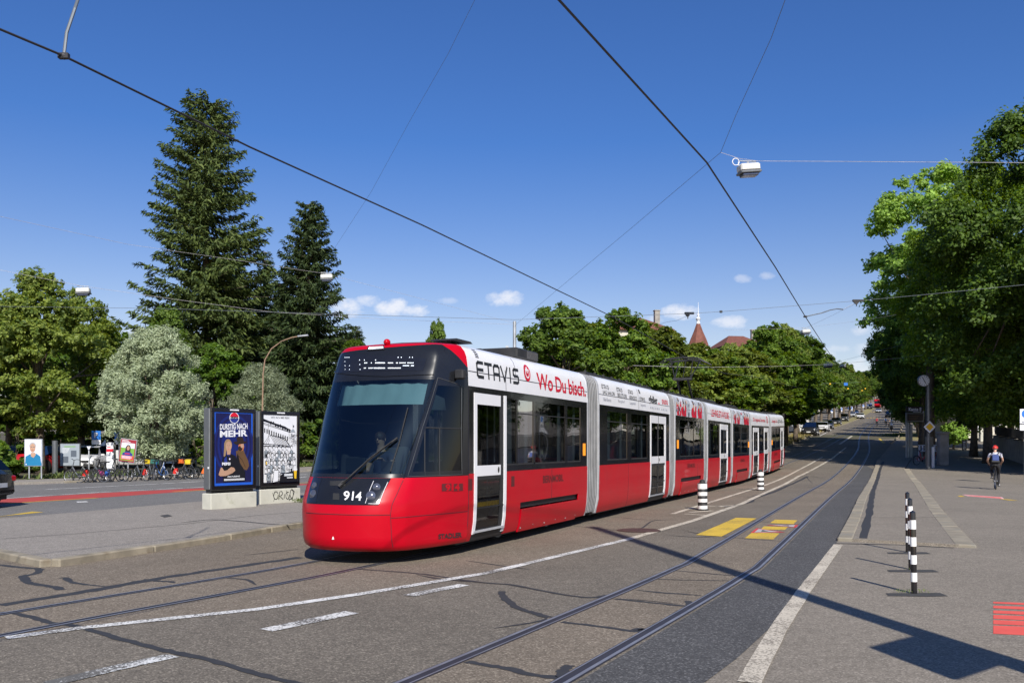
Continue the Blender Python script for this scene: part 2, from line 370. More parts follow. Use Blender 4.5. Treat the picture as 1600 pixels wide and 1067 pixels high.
# ------------------------------------------------------------------ ground, roads, markings
def struct(o): o['kind'] = 'structure'; return o
def drape(name, polys, dz, mat, side=0, kind='structure', parent=None):
    """flat polygons laid over the terrain profile; side > 0 gives them real thickness"""
    if dz < .03: dz *= .55
    bm = bmesh.new()
    for pl in polys:
        vs = [bm.verts.new((p[0], p[1], 0)) for p in pl]
        try: bm.faces.new(vs)
        except ValueError: pass
    bmesh.ops.remove_doubles(bm, verts=bm.verts, dist=.0005)
    ys = [v.co.y for v in bm.verts]; lo, hi = min(ys), max(ys)
    for yb in YB:
        if lo < yb < hi and (yb >= 40 or hi - lo > 60):
            bmesh.ops.bisect_plane(bm, geom=bm.verts[:] + bm.edges[:] + bm.faces[:], dist=1e-5, plane_co=(0, yb, 0), plane_no=(0, 1, 0))
    bmesh.ops.recalc_face_normals(bm, faces=bm.faces)
    for f in bm.faces:
        if f.normal.z < 0: f.normal_flip()
    if side:
        edges = [e for e in bm.edges if e.is_boundary]
        r = bmesh.ops.extrude_edge_only(bm, edges=edges)
        low = [g for g in r['geom'] if isinstance(g, bmesh.types.BMVert)]
        top = set(bm.verts) - set(low)
        for v in top: v.co.z = zt(v.co.y) + dz
        for v in low: v.co.z = zt(v.co.y) + dz - side
    else:
        for v in bm.verts: v.co.z = zt(v.co.y) + dz
    me = bpy.data.meshes.new(name); bm.to_mesh(me); bm.free(); me.materials.append(mat)
    o = bpy.data.objects.new(name, me); COL.objects.link(o)
    if kind: o['kind'] = kind
    if parent: o.parent = parent
    return o
def dense(pts, step=1.5):
    out = [Vector(pts[0])]
    for a, b in zip(pts, pts[1:]):
        a, b = Vector(a), Vector(b); n = max(1, int((b - a).length / step))
        for i in range(1, n + 1): out.append(a.lerp(b, i / n))
    return out
def smooth_line(pts, k=8):
    """Catmull-Rom through the points"""
    P = [Vector(p) for p in pts]; P = [P[0] * 2 - P[1]] + P + [P[-1] * 2 - P[-2]]
    out = []
    for i in range(1, len(P) - 2):
        p0, p1, p2, p3 = P[i-1], P[i], P[i+1], P[i+2]
        for j in range(k):
            t = j / k
            out.append(.5 * ((2*p1) + (p2-p0)*t + (2*p0-5*p1+4*p2-p3)*t*t + (3*p1-p0-3*p2+p3)*t**3))
    out.append(P[-2]); return out
def offset(pts, d):
    out = []
    for i, p in enumerate(pts):
        t = (pts[min(i+1, len(pts)-1)] - pts[max(i-1, 0)]).normalized()
        out.append(Vector((p.x + t.y * d, p.y - t.x * d)))
    return out
def ribbon(pts, w, jit=0, taper=False, seed=1):
    rnd = random.Random(seed); n = len(pts)
    ws = []
    for i in range(n):
        x = w if not hasattr(w, '__len__') else w[0] + (w[1]-w[0]) * i/(n-1)
        if taper: x *= min(1, .25 + 3 * min(i, n-1-i) / n)
        ws.append((x * (1 + rnd.uniform(-jit, jit)), x * (1 + rnd.uniform(-jit, jit))))
    L, Rr = [], []
    for i, p in enumerate(pts):
        t = (pts[min(i+1, n-1)] - pts[max(i-1, 0)]).normalized(); q = Vector((t.y, -t.x))
        L.append(p - q * ws[i][0] / 2); Rr.append(p + q * ws[i][1] / 2)
    return [(L[i], Rr[i], Rr[i+1], L[i+1]) for i in range(n-1)]
def pxl(pts): return [gp(*p) for p in pts]

drape('ground', [[(-900, -80), (1500, -80), (1500, 2500), (-900, 2500)]], 0, M['ground'])
# ---- the two tracks (centre lines)
KS = .426                                        # direction of the straight the tram stands on
rr2 = pxl([(876,1067),(1160,901),(1213,858.6),(1302,774),(1339,739),(1352,719),(1358.5,702),(1357,684),(1360,674),(1367,663)])
e = (rr2[1] - rr2[0]).normalized(); rr2 = [rr2[0] - e * 9, rr2[0] - e*4] + rr2
lastp = rr2[-1]; SL = .447
rr2 += [Vector((lastp.x + SL * d, lastp.y + d)) for d in (40, 90, 160, 240, 330, 450)]
track2 = offset(smooth_line(rr2, 8), -.5)
side0 = Vector((-.68, 14.0)); sd = Vector((KS, 1)).normalized(); sr = Vector((sd.y, -sd.x))   # along the tram, to its right
c0 = side0 - sr * 1.2
t1 = [Vector(p) for p in ((-9.6,-1.2), (-6.9,4.2), (-5.02,8.25), (-3.5,10.96), (-2.58,12.7))] + [c0 + sd * s for s in (3, 12, 24, 36, 46)]
q = t1[-1]; t1 += [Vector((q.x + SL * d, q.y + d)) for d in (20, 45, 100, 180, 300, 500)]
track1 = smooth_line(t1, 6)
# ---- surfaces
def strip_poly(left, right): return [(left[i], right[i], right[i+1], left[i+1]) for i in range(len(left)-1)]
def street(x): return lambda y: x + .44 * (y - 60)
# main road surface: from the island kerb to the platform kerb, following the street uphill
kerbR = pxl([(1309,845),(1326,813),(1341,780),(1362,743),(1366,733)])
a = (kerbR[-1] - kerbR[-2]).normalized()
kR = kerbR + [kerbR[-1] + a * 12, gp(1392,694), gp(1404,684)]
q = kR[-1]; kR += [Vector((q.x + .445 * d, q.y + d)) for d in (30, 70, 140, 240, 360, 500)]
kL0 = gp(1258, 686)
kL = [Vector((kL0.x + .44 * d, kL0.y + d)) for d in (-101, -85, -70, -50, -30, 0, 30, 70, 140, 240, 360, 500)]
road_edge_near = pxl([(1100,1067),(1150,1030),(1210,975),(1240,930),(1290,872)])
pl = [Vector((-60, -60)), Vector((-60, 13)), Vector((-20, 13)), kL[0]] + kL[1:] + kR[::-1] + road_edge_near[::-1] + [Vector((1.0, 4)), Vector((.2, -60))]
drape('road', [pl], .004, M['road'])
lane_l = offset(track2, .6); lane_l = [p for p in lane_l if 4.5 < p.y < 62]
lane = lane_l + [kR[4] + Vector((-.05, 0)), kR[3], kR[2], kR[1], kR[0]] + road_edge_near[::-1]
drape('tram_lane_road', [lane], .008, M['lane'])
lineL = pxl([(-700,1100),(9,997),(132,981),(400,952.5),(560,929),(760,895.7),(980,843),(1083,813.6),(1160,786.7),(1246,745),(1304,714)])
backL = offset([p for p in track1 if 20 < p.y < 56], -1.9)[::-1]
BED1 = lambda isl_: drape('track_bed', [lineL + backL + isl_[::-1] + [Vector((-60, 13)), Vector((-60, 2))]], .008, M['bed'])
drape('track_bed', [x for x in ribbon([p for p in track2 if p.y < 62], 1.02)], .008, M['bed'])
# left road behind the island
lr = pxl([(-900,800),(110,807),(316,788),(465,775)])
far = pxl([(-900,830),(16,758),(100,755),(316,745),(480,737)])
e = (lr[-1] - lr[-2]).normalized(); e2 = (far[-1] - far[-2]).normalized()
lrp = [Vector((-40,21.4)), lr[1], lr[2], lr[3], lr[3] + e * 30]
frp = [far[1] + (far[1]-far[2]) * 6, far[1], far[2], far[3], far[4], far[4] + e2 * 30]
drape('left_road', [lrp + frp[::-1]], .008, M['leftroad'])
# traffic island with its granite kerb
isl = pxl([(-140,850),(0,868),(80,885),(230,862),(350,843),(470,822)])
isl_far = c0 - sr * 1.75
BED1(isl); e = sd
i2 = [isl[-1], isl[-1] + e * 8, isl[-1] + e * 20, isl[-1] + e * 45]
i3 = [lr[3] + Vector((.43, 1)) * 34, lr[3] + Vector((.43, 1)) * 16, lr[3], lr[2], lr[1], gp(0, 817), gp(-200, 830)]
drape('island_pavement', [isl + i2[1:] + i3], .10, M['island'], side=.1)
def kerb(name, line, w, h, mat, seed=0, seg=1.0):
    """row of kerb stones, each a little apart and uneven"""
    rnd = random.Random(seed); b = MB()
    pts = dense(line, seg)
    for a, c in zip(pts, pts[1:]):
        d = c - a; L = d.length
        if L < .05: continue
        ang = math.atan2(d.y, d.x); m = (a + c) / 2
        b.bbox((m.x, m.y, zt(m.y) + h / 2 - .02 + rnd.uniform(-.004, .006)), (L - .012, w + rnd.uniform(-.008, .01), h + .04), .02, Matrix.Rotation(ang + rnd.uniform(-.004, .004), 3, 'Z'))
    return struct(b.build(name, mat))
kerb('island_kerb', offset(isl[:3], .06), .17, .108, M['kerb'], 1)
kerb('island_kerb', offset(isl[2:] + i2[1:], .06), .17, .108, M['kerb'], 2)
kerb('platform_kerb', offset(kerbR + [kR[5]], .12), .26, .07, M['stone'], 3, 1.2)
farlow = [far[1] + (far[1]-far[2]) * 6, far[1], far[2], far[3], far[4], far[4] + e2 * 30]
kerb('pavement_kerb', offset(farlow, -.08), .16, .1, M['kerb'], 4, 2.0)
drape('left_pavement', [farlow + [Vector((p.x - .7, p.y + 4.2)) for p in farlow[::-1]]], .09, M['island'], side=.09)
kerb('street_kerb', kL[4:9], .16, .12, M['kerb'], 5, 4.0)
kerb('street_kerb', kR[6:10], .16, .12, M['kerb'], 6, 4.0)
# platform slab right of the tracks
dg = pxl([(1498,855),(1456,800),(1430,757),(1413,733)])
plat = [kerbR[0] + Vector((.1, 0)), gp(1498, 855)] + dg[1:] + [kR[5] + Vector((3.4, 2)), kR[5] + Vector((.1, 0))] + [p + Vector((.1, 0)) for p in kerbR[::-1][:-1]]
drape('platform', [plat], .05, M['ground'], side=.05)
st = pxl([(1498,855),(1456,800),(1430,757),(1413,733)])
kerb('stone_border', offset(st, .1), .34, .056, M['stone'], 7, 1.1)
drape('tar_joint', ribbon(dense(pxl([(1349,845),(1358,806),(1364,770),(1374,738),(1380,722)]), .8), .16, .25, seed=4), .054, M['seal'])
drape('tar_joint', ribbon(dense(pxl([(1306,849),(1400,851),(1490,856)]), .3), .05, .5, seed=5), .012, M['patch'])
# ---- rails
gr = MB()
for nm, tr, rng in (('a', track1, (-3, 330)), ('b', track2, (-3, 420))):
    for sgn in (-1, 1):
        ln = dense([p for p in offset(tr, sgn * .5) if rng[0] < p.y < rng[1]], 3)
        drape('rail_groove', ribbon(ln, .14), .014, M['groove'])
        drape('rail', ribbon(offset(ln, sgn * .04), .034), .020, M['rail'])
        drape('rail', ribbon(offset(ln, -sgn * .05), .016), .020, M['rail'])
# ---- painted lines
LA = [(9,997),(132,981),(400,952.5),(560,929),(760,895.7),(980,843)]
drape('road_marking', ribbon(dense(pxl(LA), .5), .15, .06), .016, M['white_paint'])
LA2 = [(980,843),(1083,813.6),(1160,786.7),(1180,777),(1246,745),(1304,714),(1331.7,681)]
drape('road_marking', ribbon(dense(pxl(LA2[:-1]), 1), .16, .04), .016, M['cream_paint'])
drape('road_marking', ribbon(dense(pxl([(1051,803),(1184,761.6),(1246,735),(1285,714)]), 1), .14, .04), .016, M['cream_paint'])
drape('road_marking', ribbon(dense(pxl([(1300,716),(1322,699)]), 1), .14), .016, M['cream_paint'])
drape('road_marking', ribbon(dense(pxl([(1312,694),(1331,681)]), 1), .25), .016, M['cream_paint'])
for a, b in (((1070,803),(1103,805)), ((1077,800.5),(1114,798)), ((1120,791.5),(1148,789.5)), ((1100,790),(1130,792))):
    drape('road_marking', ribbon(pxl([a, b]), .14), .016, M['cream_paint'])
drape('road_marking', ribbon(dense(pxl([(415,985),(480,972),(550,957)]), .3), .19, .12), .016, M['white_paint'])
drape('road_marking', ribbon(dense(pxl([(638,931),(725,914)]), .3), .17, .12), .016, M['white_paint'])
drape('road_marking', ribbon(dense(pxl([(75,1069),(180,1045),(270,1025)]), .3), .17, .2), .016, M['white_worn'])
drape('road_marking', ribbon(dense(pxl([(1170,1067),(1215,985),(1255,925),(1290,878),(1310,851)]), .4), [.17, .15], .04), .016, M['cream_paint'])
def quad(name, pts, mat, dz=.016): return drape(name, [pxl(pts)], dz, mat)
quad('road_marking', [(1087,836),(1127.6,838.4),(1182,810),(1150,809)], M['yellow_paint'])
for qd in ([(1164,841),(1208,843),(1218,833.5),(1175,832)], [(1188.5,827.5),(1226.5,828.2),(1231,823.5),(1193.6,822.5)], [(1203,817.3),(1240,819),(1246,813),(1211,812)]):
    quad('road_marking', qd, M['yellow_paint'])
M['sign_red'] = pbr('sign_red', (.55,.05,.05), .7); M['sign_grey'] = pbr('sign_light_grey', (.42,.41,.40), .75); M['ink'] = pbr('ink_black', (.02,.02,.02), .6)
for tr_ in ([(1172.5,833),(1227,832),(1182,825.5)], [(1196,820.5),(1244,824.6),(1247.5,820.3)]):
    c = Vector((sum(p[0] for p in tr_)/3, sum(p[1] for p in tr_)/3))
    quad('road_marking', tr_, M['sign_red'], .018)
    quad('road_marking', [(c.x + (p[0]-c.x)*.72, c.y + (p[1]-c.y)*.72) for p in tr_], M['sign_grey'], .022)
    quad('road_marking', [(c.x + (p[0]-c.x)*.22, c.y + (p[1]-c.y)*.3) for p in tr_], M['ink'], .026)
# left road: red cycle lane, white and yellow lines
drape('cycle_lane', [pxl([(-300,806),(8,779.5),(152,770.5),(316,762.5),(480,755.5),(480,757.5),(316,766),(152,778),(8,787),(-300,815)])], .012, M['red_paint'])
drape('road_marking', ribbon(dense(pxl([(-100,785),(18,778.2),(152,769.3),(316,761),(480,744.5)]), 2), .22), .018, M['white_paint'])
drape('road_marking', ribbon(dense(pxl([(72,764.7),(200,758.3),(316,752),(480,741)]), 2), .2), .018, M['white_paint'])
drape('road_marking', ribbon(dense(pxl([(8,787),(152,778)]), 2), .16), .018, M['yellow_paint'])
drape('road_marking', ribbon(dense(pxl([(270,768.5),(316,766),(490,753)]), 2), .16), .018, M['yellow_paint'])
quad('road_marking', [(-60,812),(0,807),(50,799.5),(68,800.5),(10,806),(-60,815)], M['yellow_paint'], .018)
quad('road_marking', [(-60,816),(0,810.5),(96,803.6),(111,805.8),(0,815.6),(-60,821)], M['yellow_paint'], .018)
drape('road_marking', ribbon(dense(pxl([(111,806),(216,798),(300,790)]), 2), .10), .018, M['yellow_fade'])
quad('road_marking', [(119,783.8),(135,783),(138,784.5),(121,785.3)], M['white_paint'], .018)
# pavement art at the right edge, yellow and pink marks beyond
for y0, y1 in ((940,942.5),(946,950),(953.5,958),(960.5,966.5),(968.5,975),(977,990)):
    quad('pavement_marking', [(1552,y0),(1720,y0+6),(1720,y1+8),(1552,y1)], M['coral'], .006)
quad('pavement_marking', [(1503,772.3),(1566,776.5),(1569,779.5),(1512,775)], M['pink'], .006)
quad('pavement_marking', [(1508,773.4),(1563,777),(1565,778.7),(1516,774.8)], M['coral'], .010)
quad('pavement_marking', [(1496,774.6),(1502,774),(1508,775.8),(1500,776)], M['yellow_paint'], .006)
quad('pavement_marking', [(1560,779.2),(1576,780),(1591,782),(1576,781.6)], M['yellow_paint'], .010)
drape('road_marking', ribbon(dense(pxl([(1374,685),(1381,692)]), 2), .25), .016, M['yellow_paint'])
for yy_, x0, x1 in ((653,1354,1389),(644,1352,1372)):
    for k in range(7):
        a = gp(x0 + (x1-x0)*k/7, yy_); b2 = gp(x0 + (x1-x0)*(k+.55)/7, yy_)
        drape('crossing_marking', [[a, b2, b2 + Vector((1.3,3)), a + Vector((1.3,3))]], .016, M['yellow_paint'])
drape('road_marking', ribbon(dense(pxl([(1281,681),(1297,672.5),(1305,668)]), 2), .16), .016, M['white_paint'])
# ---- tar seams, patches, manhole
SEALS = [([(0,946),(100,930),(165,919),(230,907),(300,896),(400,881),(470,871)], .2, 0),
    ([(0,883),(35,887),(60,889),(57,896),(37,900),(40,906),(46,911),(75,916),(88,918),(95,922)], .13, 0),
    ([(92,904),(102,903),(110,909),(130,913),(168,917)], .10, 1), ([(225,905),(245,908),(265,909),(272,911)], .10, 1),
    ([(0,957),(25,959),(58,967),(80,974),(110,977),(150,987),(182,997),(240,1012),(270,1019),(330,1032),(400,1053),(470,1070)], .10, 0),
    ([(350,903),(385,906),(400,914)], .07, 1), ([(556,889),(650,896),(700,903),(760,911),(800,914),(867,927),(921,934),(948,930)], .075, 0),
    ([(783,924),(786,930),(795,941),(814,952),(835,958),(856,965)], .11, 0), ([(856,965),(846,970),(814,976),(772,982)], .05, 1),
    ([(878,972),(935,979),(985,986),(1003,987)], .09, 0), ([(992,985),(1002,983),(1005,987)], .11, 0),
    ([(962,936),(1010,941),(1069,947),(1076,944),(1075,939)], .08, 0), ([(994,922),(1030,926),(1060,928),(1096,931)], .08, 1),
    ([(730,1034),(760,1040),(795,1045),(827,1054),(868,1059),(876,1056),(878,1050),(890,1040)], .10, 0), ([(728,876),(790,885),(830,890)], .05, 1),
    ([(650,898),(690,905),(760,911)], .06, 1), ([(1048,891),(1090,895),(1150,900)], .05, 1), ([(1070,830),(1110,836),(1180,843),(1270,848)], .05, 1),
    ([(880,820),(960,828),(1000,826),(1020,814),(1058,812)], .05, 1), ([(960,808),(1010,812),(1058,812)], .04, 1), ([(1130,838),(1085,839),(1040,836)], .05, 1),
    ([(1150,812),(1200,816),(1300,822)], .04, 1), ([(1130,792),(1170,785),(1180,778),(1210,768),(1235,757),(1262,744)], .16, 0), ([(1180,774),(1200,770),(1165,778)], .1, 1),
    ([(1000,903),(1050,906),(1160,908)], .04, 1), ([(1060,944),(1000,938),(960,936)], .03, 1), ([(380,868),(470,858)], .05, 1), ([(1255,760),(1300,764)], .05, 1), ([(1270,756),(1262,744),(1290,748)], .05, 1)]
for i, (pts, wd, tp) in enumerate(SEALS):
    drape('tar_seam', ribbon(smooth_line(pxl(pts), 5), wd*.85, .3, taper=bool(tp), seed=i), .012 + .0001 * i, M['seal'])
drape('tar_seam', ribbon(smooth_line([on_.xy for on_ in [Vector((*gp(*p), 0)) for p in [(282,824),(330,819),(380,822),(420,826),(470,829)]]], 5), .08, .2, True), .104, M['seal'])
drape('tar_seam', ribbon(dense(pxl([(0,851),(120,842),(290,826),(400,812),(470,806)]), 1), .025, .3), .104, M['patch'])
drape('tar_seam', ribbon(dense(pxl([(1318,812),(1400,812),(1480,811)]), 1), .03, .3), .058, M['patch'])
for i, (x, y) in enumerate([(1428,929),(1423,892),(1417,864)]):
    c = gp(x, y); 
    drape('tar_patch', [[c + Vector(p) for p in ((-.33,-.09),(-.28,.1),(.36,.13),(.34,-.1),(.1,-.13))]], .008, M['patch'])
mh = MB(); c = gp(998, 829)
mh.lathe([(.02,.017),(.36,.018),(.37,.012),(.40,.012),(.41,.019),(.44,.012)], (c.x, c.y, 0), 32, caps=False)
M['rust'] = pbr('rusty_iron', (.10,.055,.045), .7, .4, var=.3, scale=8, bump=.4, bscale=40)
tag(recenter(mh.build('manhole_cover', M['rust'])), 'round rusty manhole cover beside the long white line in front of the tram', 'manhole cover')
b = MB(); cc = pxl([(250,812.3),(262,810.4),(269,813),(257,815.3)]); b.prism([tuple(p) for p in cc], .101, .108, 'xy')
tag(recenter(b.build('drain_cover', M['patch'])), 'small dark square cover set in the traffic island', 'drain cover')
# grass verges and the shaded soil under the trees
M['soil'] = pbr('soil', (.09,.07,.045), .95, var=.35, scale=1.5, bump=.6, bscale=20, dirt=((.06,.08,.03), .8, .45))
M['drygrass'] = pbr('dry_turf', (.25,.21,.09), .95, var=.35, scale=2, bump=.6, bscale=25, dirt=((.12,.15,.05), .9, .5))
farv = [Vector((p.x - .7, p.y + 4.2)) for p in farlow]
drape('park_soil', [farv + [Vector((60, 118)), Vector((-120, 130))]], .012, M['soil'])
drape('verge', ribbon([p + Vector((-1.4, 0)) for p in kL[4:10]], 2.4), .03, M['drygrass'])
gv = [gp(1406,687), gp(1433,688), gp(1433,680), gp(1408,671)]
drape('verge', [[gv[0], gv[1], gv[1] + Vector((12, 24)), gv[0] + Vector((10.7, 24))]], .05, M['drygrass'], side=.05)
# ------------------------------------------------------------------ trees
M['leaf_linden'] = leaf_mat('linden_leaves', (.036,.068,.010), (.19,.23,.045), .3)
M['leaf_chest'] = leaf_mat('chestnut_leaves', (.030,.070,.010), (.135,.20,.028), .3)
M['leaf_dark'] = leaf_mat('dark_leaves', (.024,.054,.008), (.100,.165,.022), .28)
M['leaf_bright'] = leaf_mat('plane_leaves', (0.069,0.127,0.023), (0.275,0.400,0.088), .35)
M['leaf_yel'] = leaf_mat('yellowing_leaves', (.045,.080,.010), (.19,.22,.03), .3)
M['leaf_silver'] = leaf_mat('silver_leaves', (.125,.155,.085), (.285,.325,.215), .2)
M['needles'] = leaf_mat('spruce_needles', (.018,.034,.008), (.066,.088,.020), .1, .7)
M['needles2'] = leaf_mat('fir_needles', (.014,.030,.009), (.052,.078,.020), .1, .7)
M['bark'] = pbr('bark', (.12,.095,.07), .95, var=.4, scale=7, bump=.9, bscale=14)
M['bark_pale'] = pbr('pale_bark', (.26,.23,.19), .95, var=.4, scale=4, bump=.8, bscale=12)
def leaf_mesh(name, C, Nn, S, mat, parent, asp=.62, seed=0, long_dir=None):
    rs = np.random.RandomState(seed); n = len(C)
    Nn = Nn / (np.linalg.norm(Nn, axis=1, keepdims=True) + 1e-9)
    r = long_dir if long_dir is not None else rs.normal(size=(n, 3))
    A = np.cross(Nn, r); A /= (np.linalg.norm(A, axis=1, keepdims=True) + 1e-9)
    B = np.cross(Nn, A)
    if long_dir is not None: A, B = B, A
    S = S[:, None]
    V = np.empty((n, 4, 3), dtype=np.float32)
    bend = Nn * S * .18
    V[:, 0] = C + A * S; V[:, 1] = C + B * S * asp + bend; V[:, 2] = C - A * S; V[:, 3] = C - B * S * asp + bend
    me = bpy.data.meshes.new(name)
    me.vertices.add(n*4); me.loops.add(n*4); me.polygons.add(n)
    me.vertices.foreach_set('co', V.ravel()); me.loops.foreach_set('vertex_index', np.arange(n*4, dtype=np.int32))
    me.polygons.foreach_set('loop_start', np.arange(0, n*4, 4, dtype=np.int32)); me.polygons.foreach_set('loop_total', np.full(n, 4, dtype=np.int32))
    me.materials.append(mat); me.update(); me.validate()
    o = bpy.data.objects.new(name, me); COL.objects.link(o); o.parent = parent
    return o
def broadleaf(name, h, rad, base, n_leaf, size, mat, seed, bark='bark', puffs=60, peak=.0, droop=0, trunk_r=.2, lean=0, open_=.0, bottom=.0):
    """tapered trunk and limbs carrying a crown of separate leafy boughs"""
    rs = np.random.RandomState(seed); rnd = random.Random(seed)
    root = empty(name, (0, 0, 0))
    cz = (h + base) / 2; rz = (h - base) / 2
    P = []
    for i in range(puffs):
        z = rs.uniform(-1, 1); a = rs.uniform(0, 2*math.pi); q = rs.uniform(.35, 1) ** .5
        # crown outline: widest a third of the way up, narrowing to the peak
        wdt = math.sqrt(max(.03, 1 - abs(z) ** 2.3)) * (1 - peak * max(0, z)) * rs.uniform(.68, 1.12)
        pr = rs.uniform(.12, .28) * (1 - .3 * abs(z))
        P.append((math.cos(a) * wdt * q * (1 - pr * .7) * rad, math.sin(a) * wdt * q * (1 - pr * .7) * rad, cz + z * rz * (1 - pr * .45), pr * rad * rs.uniform(.8, 1.15)))
    P = np.array(P); 
    wts = P[:, 3] ** 2; wts /= wts.sum()
    ns = n_leaf // (16 if 'silver' in name else 34); si = rs.choice(len(P), ns, p=wts)
    ds = rs.normal(size=(ns, 3)); low = ds[:, 2] < -.2; ds[low, 2] *= -rs.uniform(.1, .9, low.sum()); ds /= np.linalg.norm(ds, axis=1, keepdims=True)
    sc_ = P[si, :3] + ds * (P[si, 3] * rs.uniform(.6, 1.12, ns))[:, None] * np.array([1, 1, .95])
    sr_ = rs.uniform(.10, .26, ns) * rad / 3.4 * (1.35 if rad > 4.5 else 1)
    li = rs.randint(0, ns, n_leaf)
    d = rs.normal(size=(n_leaf, 3)); d /= np.linalg.norm(d, axis=1, keepdims=True)
    C = sc_[li] + d * (sr_[li] * rs.uniform(.2, 1.15, n_leaf))[:, None] * np.array([1.1, 1.1, .9])
    C[:, 2] -= droop * rs.uniform(0, 1, n_leaf) ** 2 * .5
    Nn = ds[li] * .5 + d * .35 + rs.normal(size=(n_leaf, 3)) * .45 + np.array([.08, -.3, .5])
    S = size * rs.uniform(.6, 1.25, n_leaf)
    leaf_mesh('crown', C, Nn, S, mat, root, seed=seed, asp=.3 if 'silver' in name else .62)
    b = MB(); th = base + (h - base) * .62
    pts = [(lean * k * k, .15 * math.sin(k * 3 + seed), th * k) for k in (0, .12, .3, .5, .75, 1)]
    b.tube(pts, [trunk_r * x for x in (1.45, 1.08, .95, .75, .45, .15)], 10)
    for i in range(min(5 if 'silver' in name else 14, len(P))):
        p = P[(i * 7) % len(P)]; z0 = base * .8 + (th - base * .8) * rnd.uniform(.1, .85)
        s = Vector((lean * (z0/th)**2, 0, z0)); e = Vector(p[:3]); m = s.lerp(e, .5) + Vector((0, 0, .1 * rad))
        b.tube([s, m, e], [trunk_r * .38, trunk_r * .22, trunk_r * .06], 6)
    b.build('trunk', M[bark], root, smooth='all')
    return root
def spruce(name, h, rad, seed, mat, n_br=420, pw=.8, base=.06, size=.34, dens=1.0, bend=.0):
    """conifer: straight trunk with whorled, drooping, fringed branches of uneven length"""
    rs = np.random.RandomState(seed); root = empty(name, (0, 0, 0)); b = MB()
    b.tube([(0, 0, 0), (.05, 0, h*.3), (-.04, .05, h*.7), (.02, 0, h)], [h*.017, h*.013, h*.006, .02], 10)
    C, Nn, S, LD = [], [], [], []
    for i in range(n_br):
        f = base + (1 - base) * (i + rs.uniform(0, 1)) / n_br; f = min(.995, f ** .92)
        z = h * f; L = rad * min(1, (1.03 - f) ** pw * 1.12) * rs.choice([1, .85, .7, 1.12, .95], p=[.3, .25, .15, .1, .2]) * rs.uniform(.82, 1.08) + .25
        if f < .25: L *= .9 + .4 * f
        a = rs.uniform(0, 2*math.pi); dx, dy = math.cos(a), math.sin(a)
        rise = .25 * L * (f - .35); tip = rs.uniform(.05, .2) * L
        n = max(4, int(L / .125 * dens))
        for s in np.linspace(.12, 1, n):
            x = s * L; zz = z + rise * s - (.32 - .25*f) * L * s * (1 - s * .45) + tip * s ** 3
            k = 3 if s > .2 else 2
            for j in range(k):
                wd = .18 * L * (1 - .6 * s) + .14
                la = rs.uniform(-1, 1) * wd
                C.append((dx * x - dy * la, dy * x + dx * la, zz - rs.uniform(0, .22) * (1 + .3 * L * (1 - s)) - abs(la) * .25))
                Nn.append((rs.normal() * .7 + dx*.2, rs.normal() * .7 + dy*.2, rs.uniform(.1, 1.0)))
                S.append(size * rs.uniform(.55, 1.15) * (1.05 - .35 * f))
                LD.append((dx + rs.normal() * .35 - dy * np.sign(la) * .6, dy + rs.normal() * .35 + dx * np.sign(la) * .6, -.35 + rs.normal() * .25))
        if i % 3 == 0:
            b.tube([(0, 0, z), (dx*L*.5, dy*L*.5, z + rise*.5 - .12*L), (dx*L*.95, dy*L*.95, z + rise - (.32-.25*f)*L*.6)], [.05, .035, .01], 5, caps=False)
    C = np.array(C); C[:, 0] += bend * (C[:, 2] / h) ** 2
    leaf_mesh('crown', C, np.array(Nn), np.array(S), mat, root, asp=.24, seed=seed, long_dir=np.array(LD))
    b.build('trunk', M['bark'], root, smooth='all'); return root
def put_tree(o, px, Y, label, group=None, h=None, rz=0, first=False, sx=None, cat='tree', base=None):
    """place a tree with its trunk at a photograph column and distance"""
    X = (px - 800) / F_PX * Y
    t = o if first else copy_tree(o)
    t.location = on(X, Y, -.03); t.rotation_euler = (0, 0, rz)
    if h is not None:
        s = h / t_h[o.name.split('.')[0] if False else o.name]; t.scale = ((sx or s), (sx or s), s)
    tag(t, label, cat, group); return t
t_h = {}
def reg(o, h): t_h[o.name] = h; return o
def top_h(py, Y): return H_CAM + (HORIZON - py) / F_PX * Y - zt(Y)

# tall conifers on the left
s1 = spruce('spruce_tree', 28.0, 5.9, 3, M['needles'], 480, pw=.46, size=.36, dens=1.25)
put_tree(s1, 322, 70, 'tallest tree, a broad dark spruce rising far above the park on the left', 'tall conifers in the park', first=True); 
s2 = spruce('spruce_tree', 19.4, 3.9, 8, M['needles2'], 400, pw=.58, size=.33, dens=1.4)
put_tree(s2, 483, 68, 'slimmer spruce standing just behind the front of the tram, second tallest conifer', 'tall conifers in the park', first=True)
s3 = spruce('spruce_tree', 17.2, 3.0, 11, M['needles2'], 320, pw=.75, size=.34)
put_tree(s3, 412, 76, 'smaller ragged conifer between the two tall spruces', 'tall conifers in the park', first=True)
s4 = copy_tree(s3); s4.location = on((556-800)/F_PX*115, 115); s4.scale = (1, 1, (697-512)/F_PX*115*.93/17.2)
tag(s4, 'tip of a distant conifer showing just over the red roof of the tram cab', 'tree', 'tall conifers in the park')
s5 = copy_tree(s3); s5.location = on((372-800)/F_PX*84, 84); s5.rotation_euler = (0,0,2); s5.scale = (1.0,1.0,1.02)
tag(s5, 'dark conifer half hidden behind the right side of the tallest spruce', 'tree', 'tall conifers in the park')
s6 = copy_tree(s3); s6.location = on((438-800)/F_PX*78, 78); s6.rotation_euler = (0,0,1); s6.scale = (1.05,1.05,(697-432)/F_PX*78/17.2)
tag(s6, 'dark conifer filling the gap just left of the slim spruce', 'tree', 'tall conifers in the park')
s7 = copy_tree(s3); s7.location = on((272-800)/F_PX*80, 80); s7.rotation_euler = (0,0,3); s7.scale = (1.2,1.2,(697-470)/F_PX*80/17.2)
